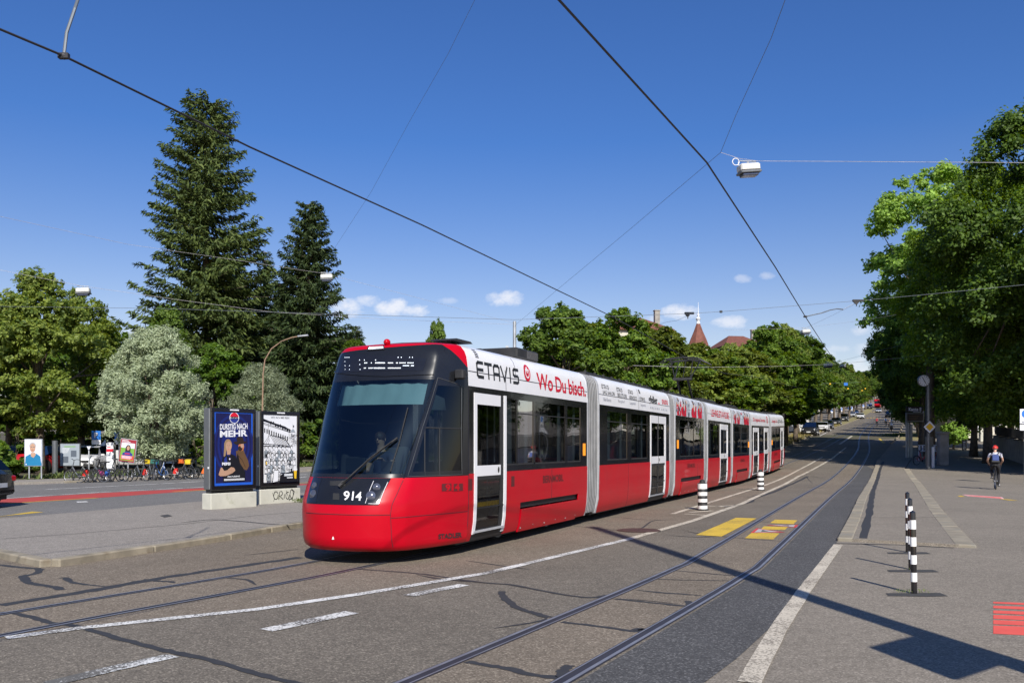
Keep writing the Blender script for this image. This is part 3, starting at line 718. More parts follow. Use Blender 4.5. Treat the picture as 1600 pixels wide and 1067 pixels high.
tag(s7, 'dark conifer low at the left foot of the tallest spruce', 'tree', 'tall conifers in the park')
# broadleaf variants
A = broadleaf('linden_tree', 11.0, 4.0, 1.9, 52000, .10, M['leaf_linden'], 21, puffs=110, peak=.35, trunk_r=.22)
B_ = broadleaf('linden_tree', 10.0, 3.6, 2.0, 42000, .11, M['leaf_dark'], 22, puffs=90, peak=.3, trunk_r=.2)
Cc = broadleaf('chestnut_tree', 10.0, 3.5, 2.2, 44000, .11, M['leaf_chest'], 23, puffs=90, peak=.4, trunk_r=.2)
D = broadleaf('maple_tree', 10.0, 3.2, 2.2, 34000, .12, M['leaf_yel'], 24, puffs=65, peak=.45, trunk_r=.18)
S_ = broadleaf('silver_willow', 7.6, 3.1, .7, 76000, .085, M['leaf_silver'], 25, puffs=190, peak=.35, droop=.5, trunk_r=.16, bark='bark')
for o, h in ((A, 11.0), (B_, 10.0), (Cc, 10.0), (D, 10.0), (S_, 7.6)): reg(o, h)
LG = 'leafy trees in the park on the left'
put_tree(A, 62, 50, 'large leafy linden at the left edge with a pale trunk behind the portrait poster', LG, h=top_h(428, 50), first=True)
put_tree(A, 128, 56, 'leafy linden right of the large left edge linden, its crown reaching the hanging lamp', LG, h=top_h(470, 56), rz=2.1)
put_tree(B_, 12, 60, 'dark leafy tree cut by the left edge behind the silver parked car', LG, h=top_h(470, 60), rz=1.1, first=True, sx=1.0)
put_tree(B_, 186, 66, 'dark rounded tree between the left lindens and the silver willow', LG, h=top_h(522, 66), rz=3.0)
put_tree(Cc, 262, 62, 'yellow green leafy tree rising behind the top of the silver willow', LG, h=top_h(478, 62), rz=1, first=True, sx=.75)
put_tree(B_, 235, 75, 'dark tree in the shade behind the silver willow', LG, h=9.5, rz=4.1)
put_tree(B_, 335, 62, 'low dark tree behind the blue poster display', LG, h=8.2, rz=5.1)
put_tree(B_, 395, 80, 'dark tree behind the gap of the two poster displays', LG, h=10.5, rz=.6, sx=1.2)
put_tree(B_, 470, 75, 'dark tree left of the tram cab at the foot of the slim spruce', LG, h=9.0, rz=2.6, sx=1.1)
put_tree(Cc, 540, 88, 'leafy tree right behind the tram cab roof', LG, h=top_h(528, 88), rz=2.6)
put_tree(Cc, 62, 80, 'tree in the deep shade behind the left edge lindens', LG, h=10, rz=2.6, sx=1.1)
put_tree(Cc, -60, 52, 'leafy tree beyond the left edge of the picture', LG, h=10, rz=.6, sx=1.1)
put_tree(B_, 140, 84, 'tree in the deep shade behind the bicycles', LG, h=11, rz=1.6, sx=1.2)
put_tree(Cc, 685, 74, 'small round leafy treetop peeping over the tram cab roof', LG, h=top_h(500, 74), rz=.5, sx=.5)
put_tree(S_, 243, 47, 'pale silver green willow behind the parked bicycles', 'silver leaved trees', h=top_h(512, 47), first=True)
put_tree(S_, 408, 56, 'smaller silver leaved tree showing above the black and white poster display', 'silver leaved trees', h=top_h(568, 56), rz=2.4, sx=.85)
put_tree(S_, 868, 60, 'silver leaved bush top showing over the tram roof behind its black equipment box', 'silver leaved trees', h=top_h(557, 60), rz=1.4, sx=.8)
# undergrowth in the park
hb = broadleaf('shrub', 2.2, 1.9, .0, 9000, .10, M['leaf_chest'], 31, puffs=26, trunk_r=.05); reg(hb, 2.2)
SG = 'shrubs at the foot of the park trees'
for i, (px, Y, h, sx, lb) in enumerate([(22, 46, 1.7, .9, 'green shrub at the left edge in front of the silver car'), (-25, 45, 2.0, 1, 'shrub beyond the left edge'), (140, 68, 2.6, 1.3, 'shrub in shade behind the white car'),
        (92, 66, 3.2, 1.6, 'shrub in shade behind the grey display board'), (200, 70, 3.0, 1.6, 'shrub in shade behind the tilted poster'), (262, 66, 3.2, 1.7, 'shrub behind the pink banner board'), (305, 60, 2.8, 1.3, 'shrub left of the blue poster display'),
        (350, 66, 3.2, 1.6, 'shrub behind the blue poster display'), (420, 64, 3.0, 1.6, 'shrub behind the black and white poster display'), (470, 60, 2.8, 1.4, 'shrub at the left of the tram windscreen'), (520, 66, 3.2, 1.8, 'shrub seen behind the tram cab'),
        (30, 70, 3.2, 2.0, 'shrub in the deep shade under the left edge linden')]):
    put_tree(hb, px, Y, lb, SG, h=h, sx=sx, rz=i * 1.3, first=(i == 0), cat='shrub')
# avenue on the left side of the street, behind the tram
AV = 'trees of the avenue behind the tram'
E = broadleaf('chestnut_tree', 10.0, 3.3, 2.4, 38000, .108, M['leaf_chest'], 41, puffs=80, peak=.6, trunk_r=.2); reg(E, 10.0)
G_ = broadleaf('linden_tree', 10.0, 3.2, 2.4, 38000, .108, M['leaf_linden'], 42, puffs=80, peak=.6, trunk_r=.2); reg(G_, 10.0)
mid = [(880, 50, 477, Cc, 1.0, 'leafy tree above the first bellows of the tram, first of the avenue from the left'),
       (975, 52, 480, E, 1.0, 'tall green tree right of the first avenue tree, in front of the big red roof'),
       (1036, 56, 512, G_, 1.0, 'yellowish linden with a thin top shoot left of the pointed turret'),
       (930, 62, 500, Cc, 1.0, 'darker tree filling the gap between the first two avenue trees'),
       (1010, 68, 505, G_, 1.1, 'tree behind the second car body of the tram'),
       (1092, 64, 539, D, 1.2, 'olive tree with some yellow leaves right under the pointed turret'),
       (1143, 70, 537, G_, 1.0, 'tree beside the raised pantograph'),
       (1062, 80, 535, E, 1.1, 'tree behind the olive one under the turret'),
       (1193, 82, 508, E, .95, 'bright green tree with a pointed top right of the pantograph'),
       (1160, 90, 545, D, 1.1, 'tree left of the bright green pointed one'),
       (1228, 92, 560, B_, 1.0, 'dark tree above the rear end of the tram'),
       (905, 58, 505, G_, 1.35, 'yellow green linden low between the first avenue trees'),
       (955, 60, 520, E, 1.3, 'broad green tree low behind the first bellows and the mast'),
       (1005, 60, 522, Cc, 1.3, 'dark green tree low in front of the large red roof'),
       (1056, 62, 536, G_, 1.3, 'broad yellow green linden low left of the turret'),
       (1115, 66, 545, E, 1.3, 'broad green tree directly behind the pantograph head'),
       (1165, 76, 545, G_, 1.35, 'broad yellowish linden low beside the bright pointed tree'),
       (1215, 84, 548, E, 1.3, 'broad green tree above the last tram body'),
       (1245, 99, 552, Cc, 1.2, 'green tree just right of the tram rear'),
       (843, 56, 540, Cc, 1.2, 'low leafy tree behind the black roof box of the tram'),
       (1112, 95, 545, E, 1.2, 'tree far behind the pantograph')]
for i, (px, Y, py, src, sx, lb) in enumerate(mid):
    put_tree(src, px, Y, lb, AV, h=top_h(py, Y), rz=i * .9, first=(src in (E, G_, D) and src.get('label') is None), sx=sx)
rnd = random.Random(5)
order = ['second', 'third', 'fourth', 'fifth', 'sixth', 'seventh', 'eighth', 'ninth', 'tenth', 'eleventh', 'twelfth', 'thirteenth', 'fourteenth', 'fifteenth', 'sixteenth', 'seventeenth', 'eighteenth', 'nineteenth', 'twentieth', 'twenty-first', 'twenty-second']
for i, Y in enumerate([101, 112, 124, 136, 148, 161, 174, 188, 203, 219, 236, 255, 276, 300, 326, 354, 385, 420, 460, 510]):
    X = 32.6 + .44 * (Y - 105) - 1.5
    src = (E, G_, B_, Cc)[i % 4]
    put_tree(src, 800 + X / Y * F_PX, Y, 'uphill avenue tree on the left kerb, %s back from the rear of the tram' % order[i], 'trees lining the left kerb uphill', h=rnd.uniform(12.0, 14.2), rz=rnd.uniform(0, 6), sx=rnd.uniform(1.25, 1.5))
    if i % 2 == 0:
        X -= 9
        put_tree(B_, 800 + X / Y * F_PX, Y + 4, 'garden tree behind the left kerb row, behind the %s kerb tree' % order[i], 'garden trees behind the kerb row', h=rnd.uniform(13, 15) * (.62 if i < 3 else 1), rz=rnd.uniform(0, 6), sx=1.0 if i < 3 else 1.6)
# right side: big trees
RG = 'big trees on the right'
R1 = broadleaf('large_tree', 20.0, 6.8, 2.2, 120000, .12, M['leaf_dark'], 51, puffs=170, peak=.25, trunk_r=.30, droop=.6)
R2 = broadleaf('large_tree', 19.0, 4.6, 6.0, 50000, .14, M['leaf_bright'], 52, puffs=90, peak=.2, trunk_r=.3)
R3 = broadleaf('large_tree', 16.0, 5.2, 2.0, 90000, .118, M['leaf_dark'], 53, puffs=140, peak=.3, trunk_r=.24, droop=.6)
M['leaf_mid'] = leaf_mat('mid_green_leaves', (.030,.066,.009), (.125,.185,.026), .28)
R1b = R1
for o, h in ((R1, 20.0), (R2, 19.0), (R3, 16.0)): reg(o, h)
def swap_crown(t, m):
    for c in t.children:
        if c.name.startswith('crown'):
            c.data = c.data.copy(); c.data.materials[0] = m
    return t
t = put_tree(R1, 1622, 52, 'biggest tree at the right edge, its sunlit crown reaching far up the picture', RG, h=top_h(160, 52), first=True, sx=1.02)
R1m = swap_crown(copy_tree(R1), M['leaf_mid']); R1m.location = on((1545-800)/F_PX*62, 62); R1m.rotation_euler = (0,0,2.2); h = top_h(262, 62); R1m.scale = (.92,.92,h/20)
tag(R1m, 'broad dark tree between the bright plane tree and the right edge giant', 'tree', RG)
put_tree(R2, 1454, 72, 'bright yellow green plane tree, topmost on the left side of the right hand trees', RG, h=top_h(255, 72), first=True, sx=1.18)
t = put_tree(R3, 1440, 84, 'dark tree hanging over the street left of the clock mast', RG, h=top_h(425, 84), first=True, sx=1.0)
put_tree(R3, 1522, 72, 'dark spreading tree right behind the clock', RG, h=top_h(395, 72), rz=1.7, sx=1.0)
put_tree(R3, 1420, 92, 'dark tree whose low boughs frame the far end of the street', RG, h=top_h(455, 92), rz=4, sx=.85)
put_tree(R3, 1580, 84, 'dark tree in the shade above the garden wall', RG, h=15, rz=3, sx=1.15)
put_tree(R1, 1850, 44, 'tree out of sight right of the picture that shades the forecourt', RG, h=18, rz=3, sx=.9)
put_tree(R3, 1660, 66, 'tree behind the right edge giant above the wall', RG, h=17, rz=5, sx=1.1)
for i, Y in enumerate([110, 124, 139, 155, 172, 190, 210, 233, 260, 290, 325, 365, 410, 470]):
    X = kR[6].x + .445 * (Y - kR[6].y) + 3.2
    put_tree((R3, E, R3, Cc)[i % 4], 800 + X / Y * F_PX, Y, 'dark tree lining the right kerb uphill, %s beyond the platform display' % (['first'] + order)[i], 'trees lining the right kerb uphill', h=rnd.uniform(12, 14.5), rz=rnd.uniform(0, 6), sx=rnd.uniform(.85, 1.0) if i % 2 == 0 else 1.35)
FW = broadleaf('far_trees', 12.0, 9, 0.5, 30000, .3, M['leaf_dark'], 61, puffs=80, trunk_r=.2); reg(FW, 12.0)
for i, (px, Y, h, s) in enumerate([(1362, 560, 16, 2.2), (1395, 600, 18, 2.5), (1330, 600, 16, 2.5), (1290, 560, 16, 2.6), (1220, 320, 13, 1.5), (1150, 200, 12, 1.2), (1060, 160, 12, 1.3), (960, 140, 11, 1.3)]):
    put_tree(FW, px, Y, 'clump of far trees closing the view, %s' % ['at the crest of the street', 'right of the street crest', 'left of the street crest', 'far left of the crest', 'behind the uphill avenue', 'behind the pantograph trees', 'behind the pointed turret', 'behind the first avenue trees'][i], 'far clumps of trees', h=h, sx=s, first=(i == 0), rz=i)
# ------------------------------------------------------------------ the tram
M['red'] = pbr('red_lacquer', (.45,.0006,.011), .34, var=.05, scale=1.5, coat=.14, spec=.2, dirt=((.38,.001,.010), .9, .58), bump=.5, bscale=1.3)
M['redside'] = M['red']
M['white'] = pbr('white_lacquer', (.80,.80,.82), .3, var=.03, scale=1.2, coat=.3)
M['black'] = pbr('black_gloss', (.012,.012,.014), .12, var=.2, scale=2, coat=.5)
M['blackm'] = pbr('black_matt', (.02,.02,.021), .6, var=.3, scale=5)
M['blackg'] = pbr('black_frame_gloss', (.012,.013,.016), .16, var=.2, scale=2)
M['glass'] = glass_mat('tram_glass', (.34,.38,.39), spec=.42)
M['wglass'] = glass_mat('windscreen_glass', (.34,.44,.47), spec=.6)
M['alu0'] = pbr('window_frame_grey', (.10,.105,.11), .35, .4); M['dglass'] = glass_mat('cab_side_glass', (.16,.18,.19), spec=.4)
M['silver'] = pbr('silver_frame', (.52,.53,.55), .42, .35, var=.1)
M['bellow'] = pbr('grey_bellows', (.40,.40,.39), .7, var=.2, scale=3)
M['seam'] = pbr('dark_seam', (.02,.02,.03), .7)
M['textblack'] = pbr('lettering_black', (.02,.022,.025), .5)
M['textred'] = pbr('lettering_red', (.55,.006,.03), .45)
M['textgrey'] = pbr('lettering_grey', (.35,.36,.4), .5)
M['textwhite'] = pbr('lettering_white', (.75,.75,.77), .5)
M['textdk'] = pbr('lettering_dark_red', (.10,.012,.014), .5)
M['intgrey'] = pbr('interior_light_grey', (.42,.47,.5), .55)
M['intdark'] = pbr('interior_dark', (.06,.06,.065), .7)
M['seatred'] = pbr('seat_red', (.32,.02,.03), .8)
M['orange'] = pbr('orange_marker', (.9,.28,.02), .35, emit=(1,.35,.02), es=.4)
M['led'] = pbr('led', (.8,.85,.9), .4, emit=(.75,.85,1), es=1.6)
M['lamp'] = pbr('headlamp_glass', (.12,.13,.17), .12, .5)
M['blind'] = pbr('sun_blind', (.50,.66,.68), .8, var=.06, scale=3)
M['roofgrey'] = pbr('roof_grey', (.2,.2,.21), .8, var=.2, dirt=((.09,.08,.07), 1.5, .5))

HWP = [(.17,1.10),(.3,1.15),(.5,1.18),(.8,1.195),(1.27,1.2),(2.645,1.2),(2.9,1.19),(3.08,1.17),(3.18,1.135),(3.25,1.08),(3.3,.99),(3.33,.85),(3.36,.5),(3.37,0)]
def hw(z): return float(np.interp(z, [p[0] for p in HWP], [p[1] for p in HWP]))
def zs(a, b):
    out = [a] + [p[0] for p in HWP if a < p[0] < b] + [b]; return out
def side_panel(b, x0, x1, z0, z1, sgn=-1, off=0.0, nx=1):
    zz = zs(z0, z1)
    b.grid([[(x0 + (x1-x0)*k/nx, sgn*(hw(z)+off), z) for k in range(nx+1)] for z in zz])
def side_block(b, x0, x1, z0, z1, sgn=-1, off=.004, th=.02):
    """panel with returned edges"""
    zz = zs(z0, z1); n = len(zz)
    O = [[b.addv((x, sgn*(hw(z)+off), z)) for x in (x0, x1)] for z in zz]
    I = [[b.addv((x, sgn*(hw(z)+off-th), z)) for x in (x0, x1)] for z in zz]
    for i in range(n-1):
        b.face((O[i][0], O[i][1], O[i+1][1], O[i+1][0]))
        for k in (0, 1): b.face((O[i][k], I[i][k], I[i+1][k], O[i+1][k]))
    b.face((O[0][0], O[0][1], I[0][1], I[0][0])); b.face((O[-1][0], O[-1][1], I[-1][1], I[-1][0]))
_font_cache = {}
def text_data(s, bold=0.0, spacing=1.0):
    key = (s, bold, spacing)
    if key in _font_cache: return _font_cache[key]
    cu = bpy.data.curves.new('lettering', 'FONT'); cu.body = s; cu.size = 1; cu.space_character = spacing; cu.offset = bold; cu.resolution_u = 3
    o = bpy.data.objects.new('lettering', cu); COL.objects.link(o)
    bpy.context.view_layer.update()
    me = bpy.data.meshes.new_from_object(o.evaluated_get(bpy.context.evaluated_depsgraph_get()))
    bpy.data.objects.remove(o); bpy.data.curves.remove(cu)
    V = [v.co.copy() for v in me.vertices]; F = [tuple(p.vertices) for p in me.polygons]
    bpy.data.meshes.remove(me)
    x0 = min(v.x for v in V); x1 = max(v.x for v in V); y0 = min(v.y for v in V); y1 = max(v.y for v in V)
    V = [Vector(((v.x-x0)/(x1-x0), (v.y-y0)/(y1-y0))) for v in V]
    _font_cache[key] = (V, F); return V, F
def text_to(b, s, fn, bold=.012, spacing=1.0):
    """fn(u, v) -> 3D point, u and v in 0..1 over the lettering's box"""
    V, F = text_data(s, bold, spacing); ids = [b.addv(fn(v.x, v.y)) for v in V]
    for f in F: b.face([ids[i] for i in f])
def side_text(b, s, x0, x1, z0, z1, off=.008, bold=.012, spacing=1.0, shear=0):
    text_to(b, s, lambda u, v: (x0+(x1-x0)*u + shear*v*(z1-z0), -(hw(z0+(z1-z0)*v)+off), z0+(z1-z0)*v), bold, spacing)
def stroke(b, pts, wd, fn):
    """flat stroke along (x, z) points"""
    for a, c in zip(pts, pts[1:]):
        a, c = Vector(a), Vector(c); d = (c-a).normalized(); n = Vector((d.y, -d.x)) * wd / 2; e = d * wd * .42
        b.poly([fn(*(a-n-e)), fn(*(c-n+e)), fn(*(c+n+e)), fn(*(a+n-e))])
def etavis(b, x0, x1, z0, z1, wd, off=.008):
    """the angular ETAVIS lettering"""
    n = 6; cw = (x1-x0)/(n-.15) 
    L = {'E': [[(.8,0),(.2,0),(.06,.12),(.06,.88),(.2,1),(.8,1)], [(.06,.5),(.76,.5)]], 'T': [[(0,1),(.86,1)], [(.43,1),(.43,0)]],
         'A': [[(.06,0),(.06,.86),(.2,1),(.66,1),(.8,.86),(.8,0)], [(.06,.38),(.8,.38)]], 'V': [[(0,1),(.43,0),(.86,1)]], 'I': [[(.43,0),(.43,1)]],
         'S': [[(.8,1),(.2,1),(.08,.9),(.08,.6),(.2,.5),(.68,.5),(.8,.4),(.8,.1),(.68,0),(.06,0)]]}
    xs = x0; h = z1 - z0
    for ch in 'ETAVIS':
        k = .55 if ch == 'I' else 1.0; sh = .22*cw if ch == 'I' else 0
        for st_ in L[ch]:
            stroke(b, [(xs + p[0]*cw*.93 - sh, z0 + wd/2 + p[1]*(h-wd)) for p in st_], wd, lambda X, Z: (X, -(hw(Z)+off), Z))
        xs += cw * (k if ch != 'I' else .5)
        if ch == 'I': xs += cw*.05
def disc_side(b, x, z, r, r2=0, off=.008, n=24, a0=0, a1=360):
    P = []
    for k in range(n):
        A, B = R(a0+(a1-a0)*k/n), R(a0+(a1-a0)*(k+1)/n)
        q = [(x+r2*math.sin(A), z+r2*math.cos(A)), (x+r*math.sin(A), z+r*math.cos(A)), (x+r*math.sin(B), z+r*math.cos(B)), (x+r2*math.sin(B), z+r2*math.cos(B))]
        if r2 == 0: q = q[1:] + [(x, z)] if False else [(x, z), q[1], q[2]]
        b.poly([(X, -(hw(Z)+off), Z) for X, Z in q])

tram = empty('tram', (c0.x, c0.y, 0), 0, 'long red and white low floor articulated tram with black window band running beside the island', 'tram')
def slen(px): u = (px-800)/F_PX; return (14*u+.68)/(KS-u) * math.hypot(KS, 1)
MODS = [(0, slen(917.5)), (slen(936), slen(1046)), (slen(1055), slen(1100)), (slen(1106), slen(1142)), (slen(1145), slen(1171)), (slen(1174), slen(1202)), (slen(1205), slen(1225.5))]
def mod_matrix(s0, s1):
    p0 = c0 + sd * s0; p1 = c0 + sd * s1
    a = Vector((p0.x, p0.y, zt(p0.y))); b = Vector((p1.x, p1.y, zt(p1.y)))
    x = (b - a).normalized(); y = Vector((-sr.x, -sr.y, 0)); y = (y - x * y.dot(x)).normalized(); z = x.cross(y)
    m = Matrix(((x.x, y.x, z.x, a.x), (x.y, y.y, z.y, a.y), (x.z, y.z, z.z, a.z), (0,0,0,1)))
    return Matrix.Translation(-tram.location) @ m
def make_module(i, doors, windows, bogie, seams=(), zc=None):
    """one car body; x runs to the rear, the near side is -y"""
    s0, s1 = MODS[i]; L = s1 - s0; b = MB()
    slot = bogie
    for sgn in (-1, 1):
        ds = doors if sgn == -1 else []
        # red skirt
        b.mat(0); cuts = sorted([(d[0], d[1]) for d in ds])
        xs = 0; segs = []
        for d in cuts:
            if d[0] > xs: segs.append((xs, d[0]))
            xs = d[1]
        if xs < L: segs.append((xs, L))
        for (a, c) in segs:
            if slot and a < slot[0] and c > slot[1]:
                side_block(b, a, slot[0], .2, 1.27, sgn); side_block(b, slot[1], c, .2, 1.27, sgn); side_block(b, slot[0], slot[1], .70, 1.27, sgn)
            else: side_block(b, a, c, .2, 1.27, sgn)
        # black band with window openings
        b.mat(1); wn = windows if sgn == -1 else [(L*.08, L*.46), (L*.52, L*.92)]
        side_block(b, 0, L, 2.52, 2.645, sgn, .0, .03) if not ds else [side_block(b, a, c, 2.52, 2.645, sgn, 0, .03) for a, c in segs]
        for d in ds: side_block(b, d[0], d[1], 2.56, 2.645, sgn, 0, .03)
        for (a, c) in segs:
            ww = [x for x in wn if x[0] >= a-.01 and x[1] <= c+.01]
            side_block(b, a, c, 1.27, 1.37, sgn, 0, .03)
            xs = a
            for x in ww:
                if x[0] > xs: side_block(b, xs, x[0], 1.37, 2.52, sgn, 0, .04)
                xs = x[1]
            if xs < c: side_block(b, xs, c, 1.37, 2.52, sgn, 0, .04)
        b.mat(2); side_block(b, 0, L, 2.645, 3.25, sgn, .003, .03)
    # roof shell, floor, inner ceiling
    b.mat(3); zz = [3.25, 3.3, 3.33, 3.36, 3.37]
    prof = [(-hw(z), z) for z in zz] + [(hw(z), z) for z in zz[::-1][1:]]
    b.mat(2); b.grid([[(x, y, z) for y, z in prof] for x in (0, L)])
    b.mat(4); b.box((L/2, 0, .33), (L, 2.24, .04)); b.mat(5); b.box((L/2, 0, 2.72), (L, 2.2, .03))
    for sgn in (-1, 1): b.mat(4); b.box((L/2, sgn*1.10, .85), (L if not doors or sgn > 0 else .02, .03, 1.0))
    b.mat(4); b.box((L/2, 0, .22), (L-.1, 1.9, .16))
    for x in (.02, L-.02):          # end portals
        b.box((x, -.95, 1.5), (.04, .42, 2.3)); b.box((x, .95, 1.5), (.04, .42, 2.3)); b.box((x, 0, 2.6), (.04, 1.6, .3))
    body = b.build('car_body', [M['red'], M['black'], M['white'], M['roofgrey'], M['intdark'], M['intgrey']], tram, smooth=True)
    body.matrix_local = mod_matrix(s0, s1)
    for x in windows:
        g = MB(); g.mat(0); side_panel(g, x[0], x[1], 1.37, 2.52, -1, -.012)
        g.mat(1); g.box(((x[0]+x[1])/2, -1.197, 1.385), (x[1]-x[0], .012, .03)); 
        if x[1]-x[0] > .7: g.box(((x[0]+x[1])/2, -1.197, 2.28), (x[1]-x[0], .01, .018))
        g.build('window', [M['glass'], M['blackm']], body)
    for x in ((L*.08, L*.46), (L*.52, L*.92)):
        g = MB(); side_panel(g, x[0], x[1], 1.37, 2.52, 1, -.012); g.build('window', M['glass'], body)
    for d in doors: make_door(body, d)
    if bogie:
        c = MB(); c.mat(0); x0, x1 = bogie
        zz = [.17, .3, .5, .56, .60]
        side_block(c, x0+.03, x1-.03, .17, .58, -1, .02, .03)
        c.mat(1); c.box(((x0+x1)/2, -1.12, .66), (x1-x0, .04, .12))
        c.mat(2)
        for k in range(6): c.box((x0+.1+(x1-x0-.2)*k/5, -(hw(.25)+.022), .24+.02*(k%2)), (.025,.008,.02))
        c.build('bogie_cover', [M['red'], M['blackm'], M['silver']], body, smooth=True)
        wh = MB(); wh.mat(0); wh.box(((x0+x1)/2, 0, .33), (x1-x0-.1, 1.5, .22)); wh.mat(1)
        for x in (x0+.35, x1-.35):
            for y in (-.56, .56): wh.lathe([(.29,-.05),(.3,.03),(.27,.05),(.1,.06)], (x, y, .31), 24, 'y')
            wh.box((x, -.8, .3), (.25,.2,.2))
        wh.build('bogie', [M['blackm'], M['rail']], body)
    # end frames
    for x in ((.0, L) if i not in (0, 6) else ((L,) if i == 0 else (0,))):
        f = MB(); zz = [.2,.5,1.27,2.645,3.08,3.18,3.25,3.3]
        pr = [(-(hw(z)+.012), z) for z in zz] + [(hw(z)+.012, z) for z in zz[::-1]]
        w_ = .06; x_ = x - w_ if x == 0 else x
        f.grid([[(xx, y, z) for y, z in pr] for xx in (x_, x_+w_)]); f.grid([[(x_, y*k, z) for y, z in pr] for k in (1, .93)]); f.grid([[(x_+w_, y*k, z) for y, z in pr] for k in (1, .93)])
        f.build('end_frame', M['silver'], body)
    # seam lines
    s = MB()
    def vseam(x, z0, z1): side_block(s, x-.006, x+.006, z0, z1, -1, .006, .004)
    side_block(s, .0, L, 2.872, 2.884, -1, .006, .004)
    for x, z0, z1 in seams: vseam(x, z0, z1)
    s.build('panel_seam', M['seam'], body)
    return body, L
def make_door(body, d):
    x0, x1 = d[0], d[1]; single = d[2]; b = MB(); y = -1.2
    b.mat(1); side_block(b, x0, x1, .2, .31, -1, .0, .05)         # step
    b.mat(3); b.box(((x0+x1)/2, -1.155, .335), (x1-x0-.06, .06, .035))
    b.mat(0); side_block(b, x0, x0+.10, .30, 2.55, -1, .012, .03); 
    if single:
        side_block(b, x1-.10, x1-.0, .25, 2.56, -1, .014, .03)
        xi = x1-.24; b.mat(0); side_block(b, x0+.1, xi, 2.37, 2.55, -1, .01, .03); side_block(b, x0+.1, xi, 1.22, 1.39, -1, .01, .03)
        b.mat(1); side_block(b, xi, x1-.10, .3, 2.56, -1, .0, .03)
        leaves = [(x0+.1, xi)]
        b.mat(2); disc = [( (xi-.1)+.035*math.cos(R(30*k)), -1.217, 1.31+.05*math.sin(R(30*k))) for k in range(12)]; b.poly(disc)
    else:
        xm = (x0+x1)/2; side_block(b, x1-.10, x1, .30, 2.55, -1, .012, .03)
        for a, c in ((x0+.1, xm-.035), (xm+.035, x1-.1)):
            side_block(b, a, c, 2.34, 2.55, -1, .01, .03); side_block(b, a, c, 1.22, 1.42, -1, .01, .03)
        b.mat(1); side_block(b, xm-.035, xm+.035, .3, 2.55, -1, .006, .03)
        b.mat(2); b.poly([(xm+.1+.035*math.cos(R(30*k)), -1.217, 1.32+.05*math.sin(R(30*k))) for k in range(12)])
        leaves = [(x0+.1, xm-.035), (xm+.035, x1-.1)]
    b.mat(2); side_block(b, x0+.1, x1-.1, .70, .72, -1, .01, .02)
    for a, c in leaves:
        b.mat(4); side_panel(b, a, c, 1.39, 2.37, -1, -.01); side_panel(b, a, c, .36, 1.22, -1, -.01)
        b.mat(1); side_block(b, a, c, .31, .37, -1, .004, .03); side_block(b, a, c, 1.16, 1.22, -1, .002, .02)
    b.build('door', [M['white'], M['blackm'], M['ink'], M['silver'], M['glass']], body)
S0 = [m[0] for m in MODS]
def lx(i, px): return slen(px) - S0[i]
mods = []
b1, L1 = make_module(0, [(lx(0,740.5), lx(0,790.5), True)], [(lx(0,792),lx(0,807)), (lx(0,809),lx(0,833.5)), (lx(0,836.5),lx(0,883)), (lx(0,886.5),lx(0,907))], (lx(0,813.5), lx(0,904)),
    [(lx(0,790.5), 2.65, 3.0), (lx(0,806.5), 2.9, 3.25), (lx(0,862), .70, 1.26), (.005, .2, 2.64)])
b2, L2 = make_module(1, [(lx(1,1016), lx(1,1040), False)], [(lx(1,949),lx(1,980)), (lx(1,986.5),lx(1,1011.5))], None, [(lx(1,982), .2, 1.26), (lx(1,998), 2.65, 3.2)])
b3, L3 = make_module(2, [], [(lx(2,1062),lx(2,1084)), (lx(2,1085),lx(2,1095))], (lx(2,1064.5), lx(2,1096)), [(lx(2,1090), .7, 1.1)])
b4, L4 = make_module(3, [(lx(3,1125), lx(3,1137), False)], [(lx(3,1108.5),lx(3,1123))], None, [(lx(3,1131), 3.0, 3.2)])
b5, L5 = make_module(4, [], [(lx(4,1147),lx(4,1157)),(lx(4,1158),lx(4,1168))], (lx(4,1151.5), lx(4,1168.5)), [(lx(4,1158), 2.65, 3.2)])
b6, L6 = make_module(5, [(lx(5,1177), lx(5,1185.5), False), (lx(5,1194), lx(5,1200.5), False)], [(lx(5,1186.5),lx(5,1193))], None)
b7, L7 = make_module(6, [(lx(6,1220), lx(6,1224.2), False)], [(lx(6,1207.5),lx(6,1212)),(lx(6,1213),lx(6,1218.5))], (lx(6,1209.5), lx(6,1219.5)))
BOD = [b1, b2, b3, b4, b5, b6, b7]
# bellows between the bodies
for i in range(6):
    s0, s1 = MODS[i][1], MODS[i+1][0]; g = s1 - s0; b = MB()
    zz = [.24,.6,1.27,2.645,2.95,3.1,3.2,3.27,3.3]
    pr = [(-hw(z), z) for z in zz] + [(hw(z), z) for z in zz[::-1]]
    nR = 6; wd = (g-.18)/nR
    for k in range(nR):
        x0 = .09 + wd*k
        for xa, xb_, sc_, mi in ((x0, x0+wd*.62, 1.0, 0), (x0+wd*.62, x0+wd, .93, 1)):
            b.mat(mi); b.grid([[(x, y*sc_*.985, 1.7+(z-1.7)*(1 if mi == 0 else .975)) for y, z in pr] for x in (xa, (xa+xb_)/2, xb_)])
            b.grid([[(xb_, y*q*.985, 1.7+(z-1.7)*(1 if q == 1 else .975)) for y, z in pr] for q in (1.0, .93)])
    b.box((g/2, 0, .3), (g, 1.4, .06))
    o = b.build('bellows', [M['bellow'], M['intdark']], tram); o.matrix_local = mod_matrix(s0, s1)
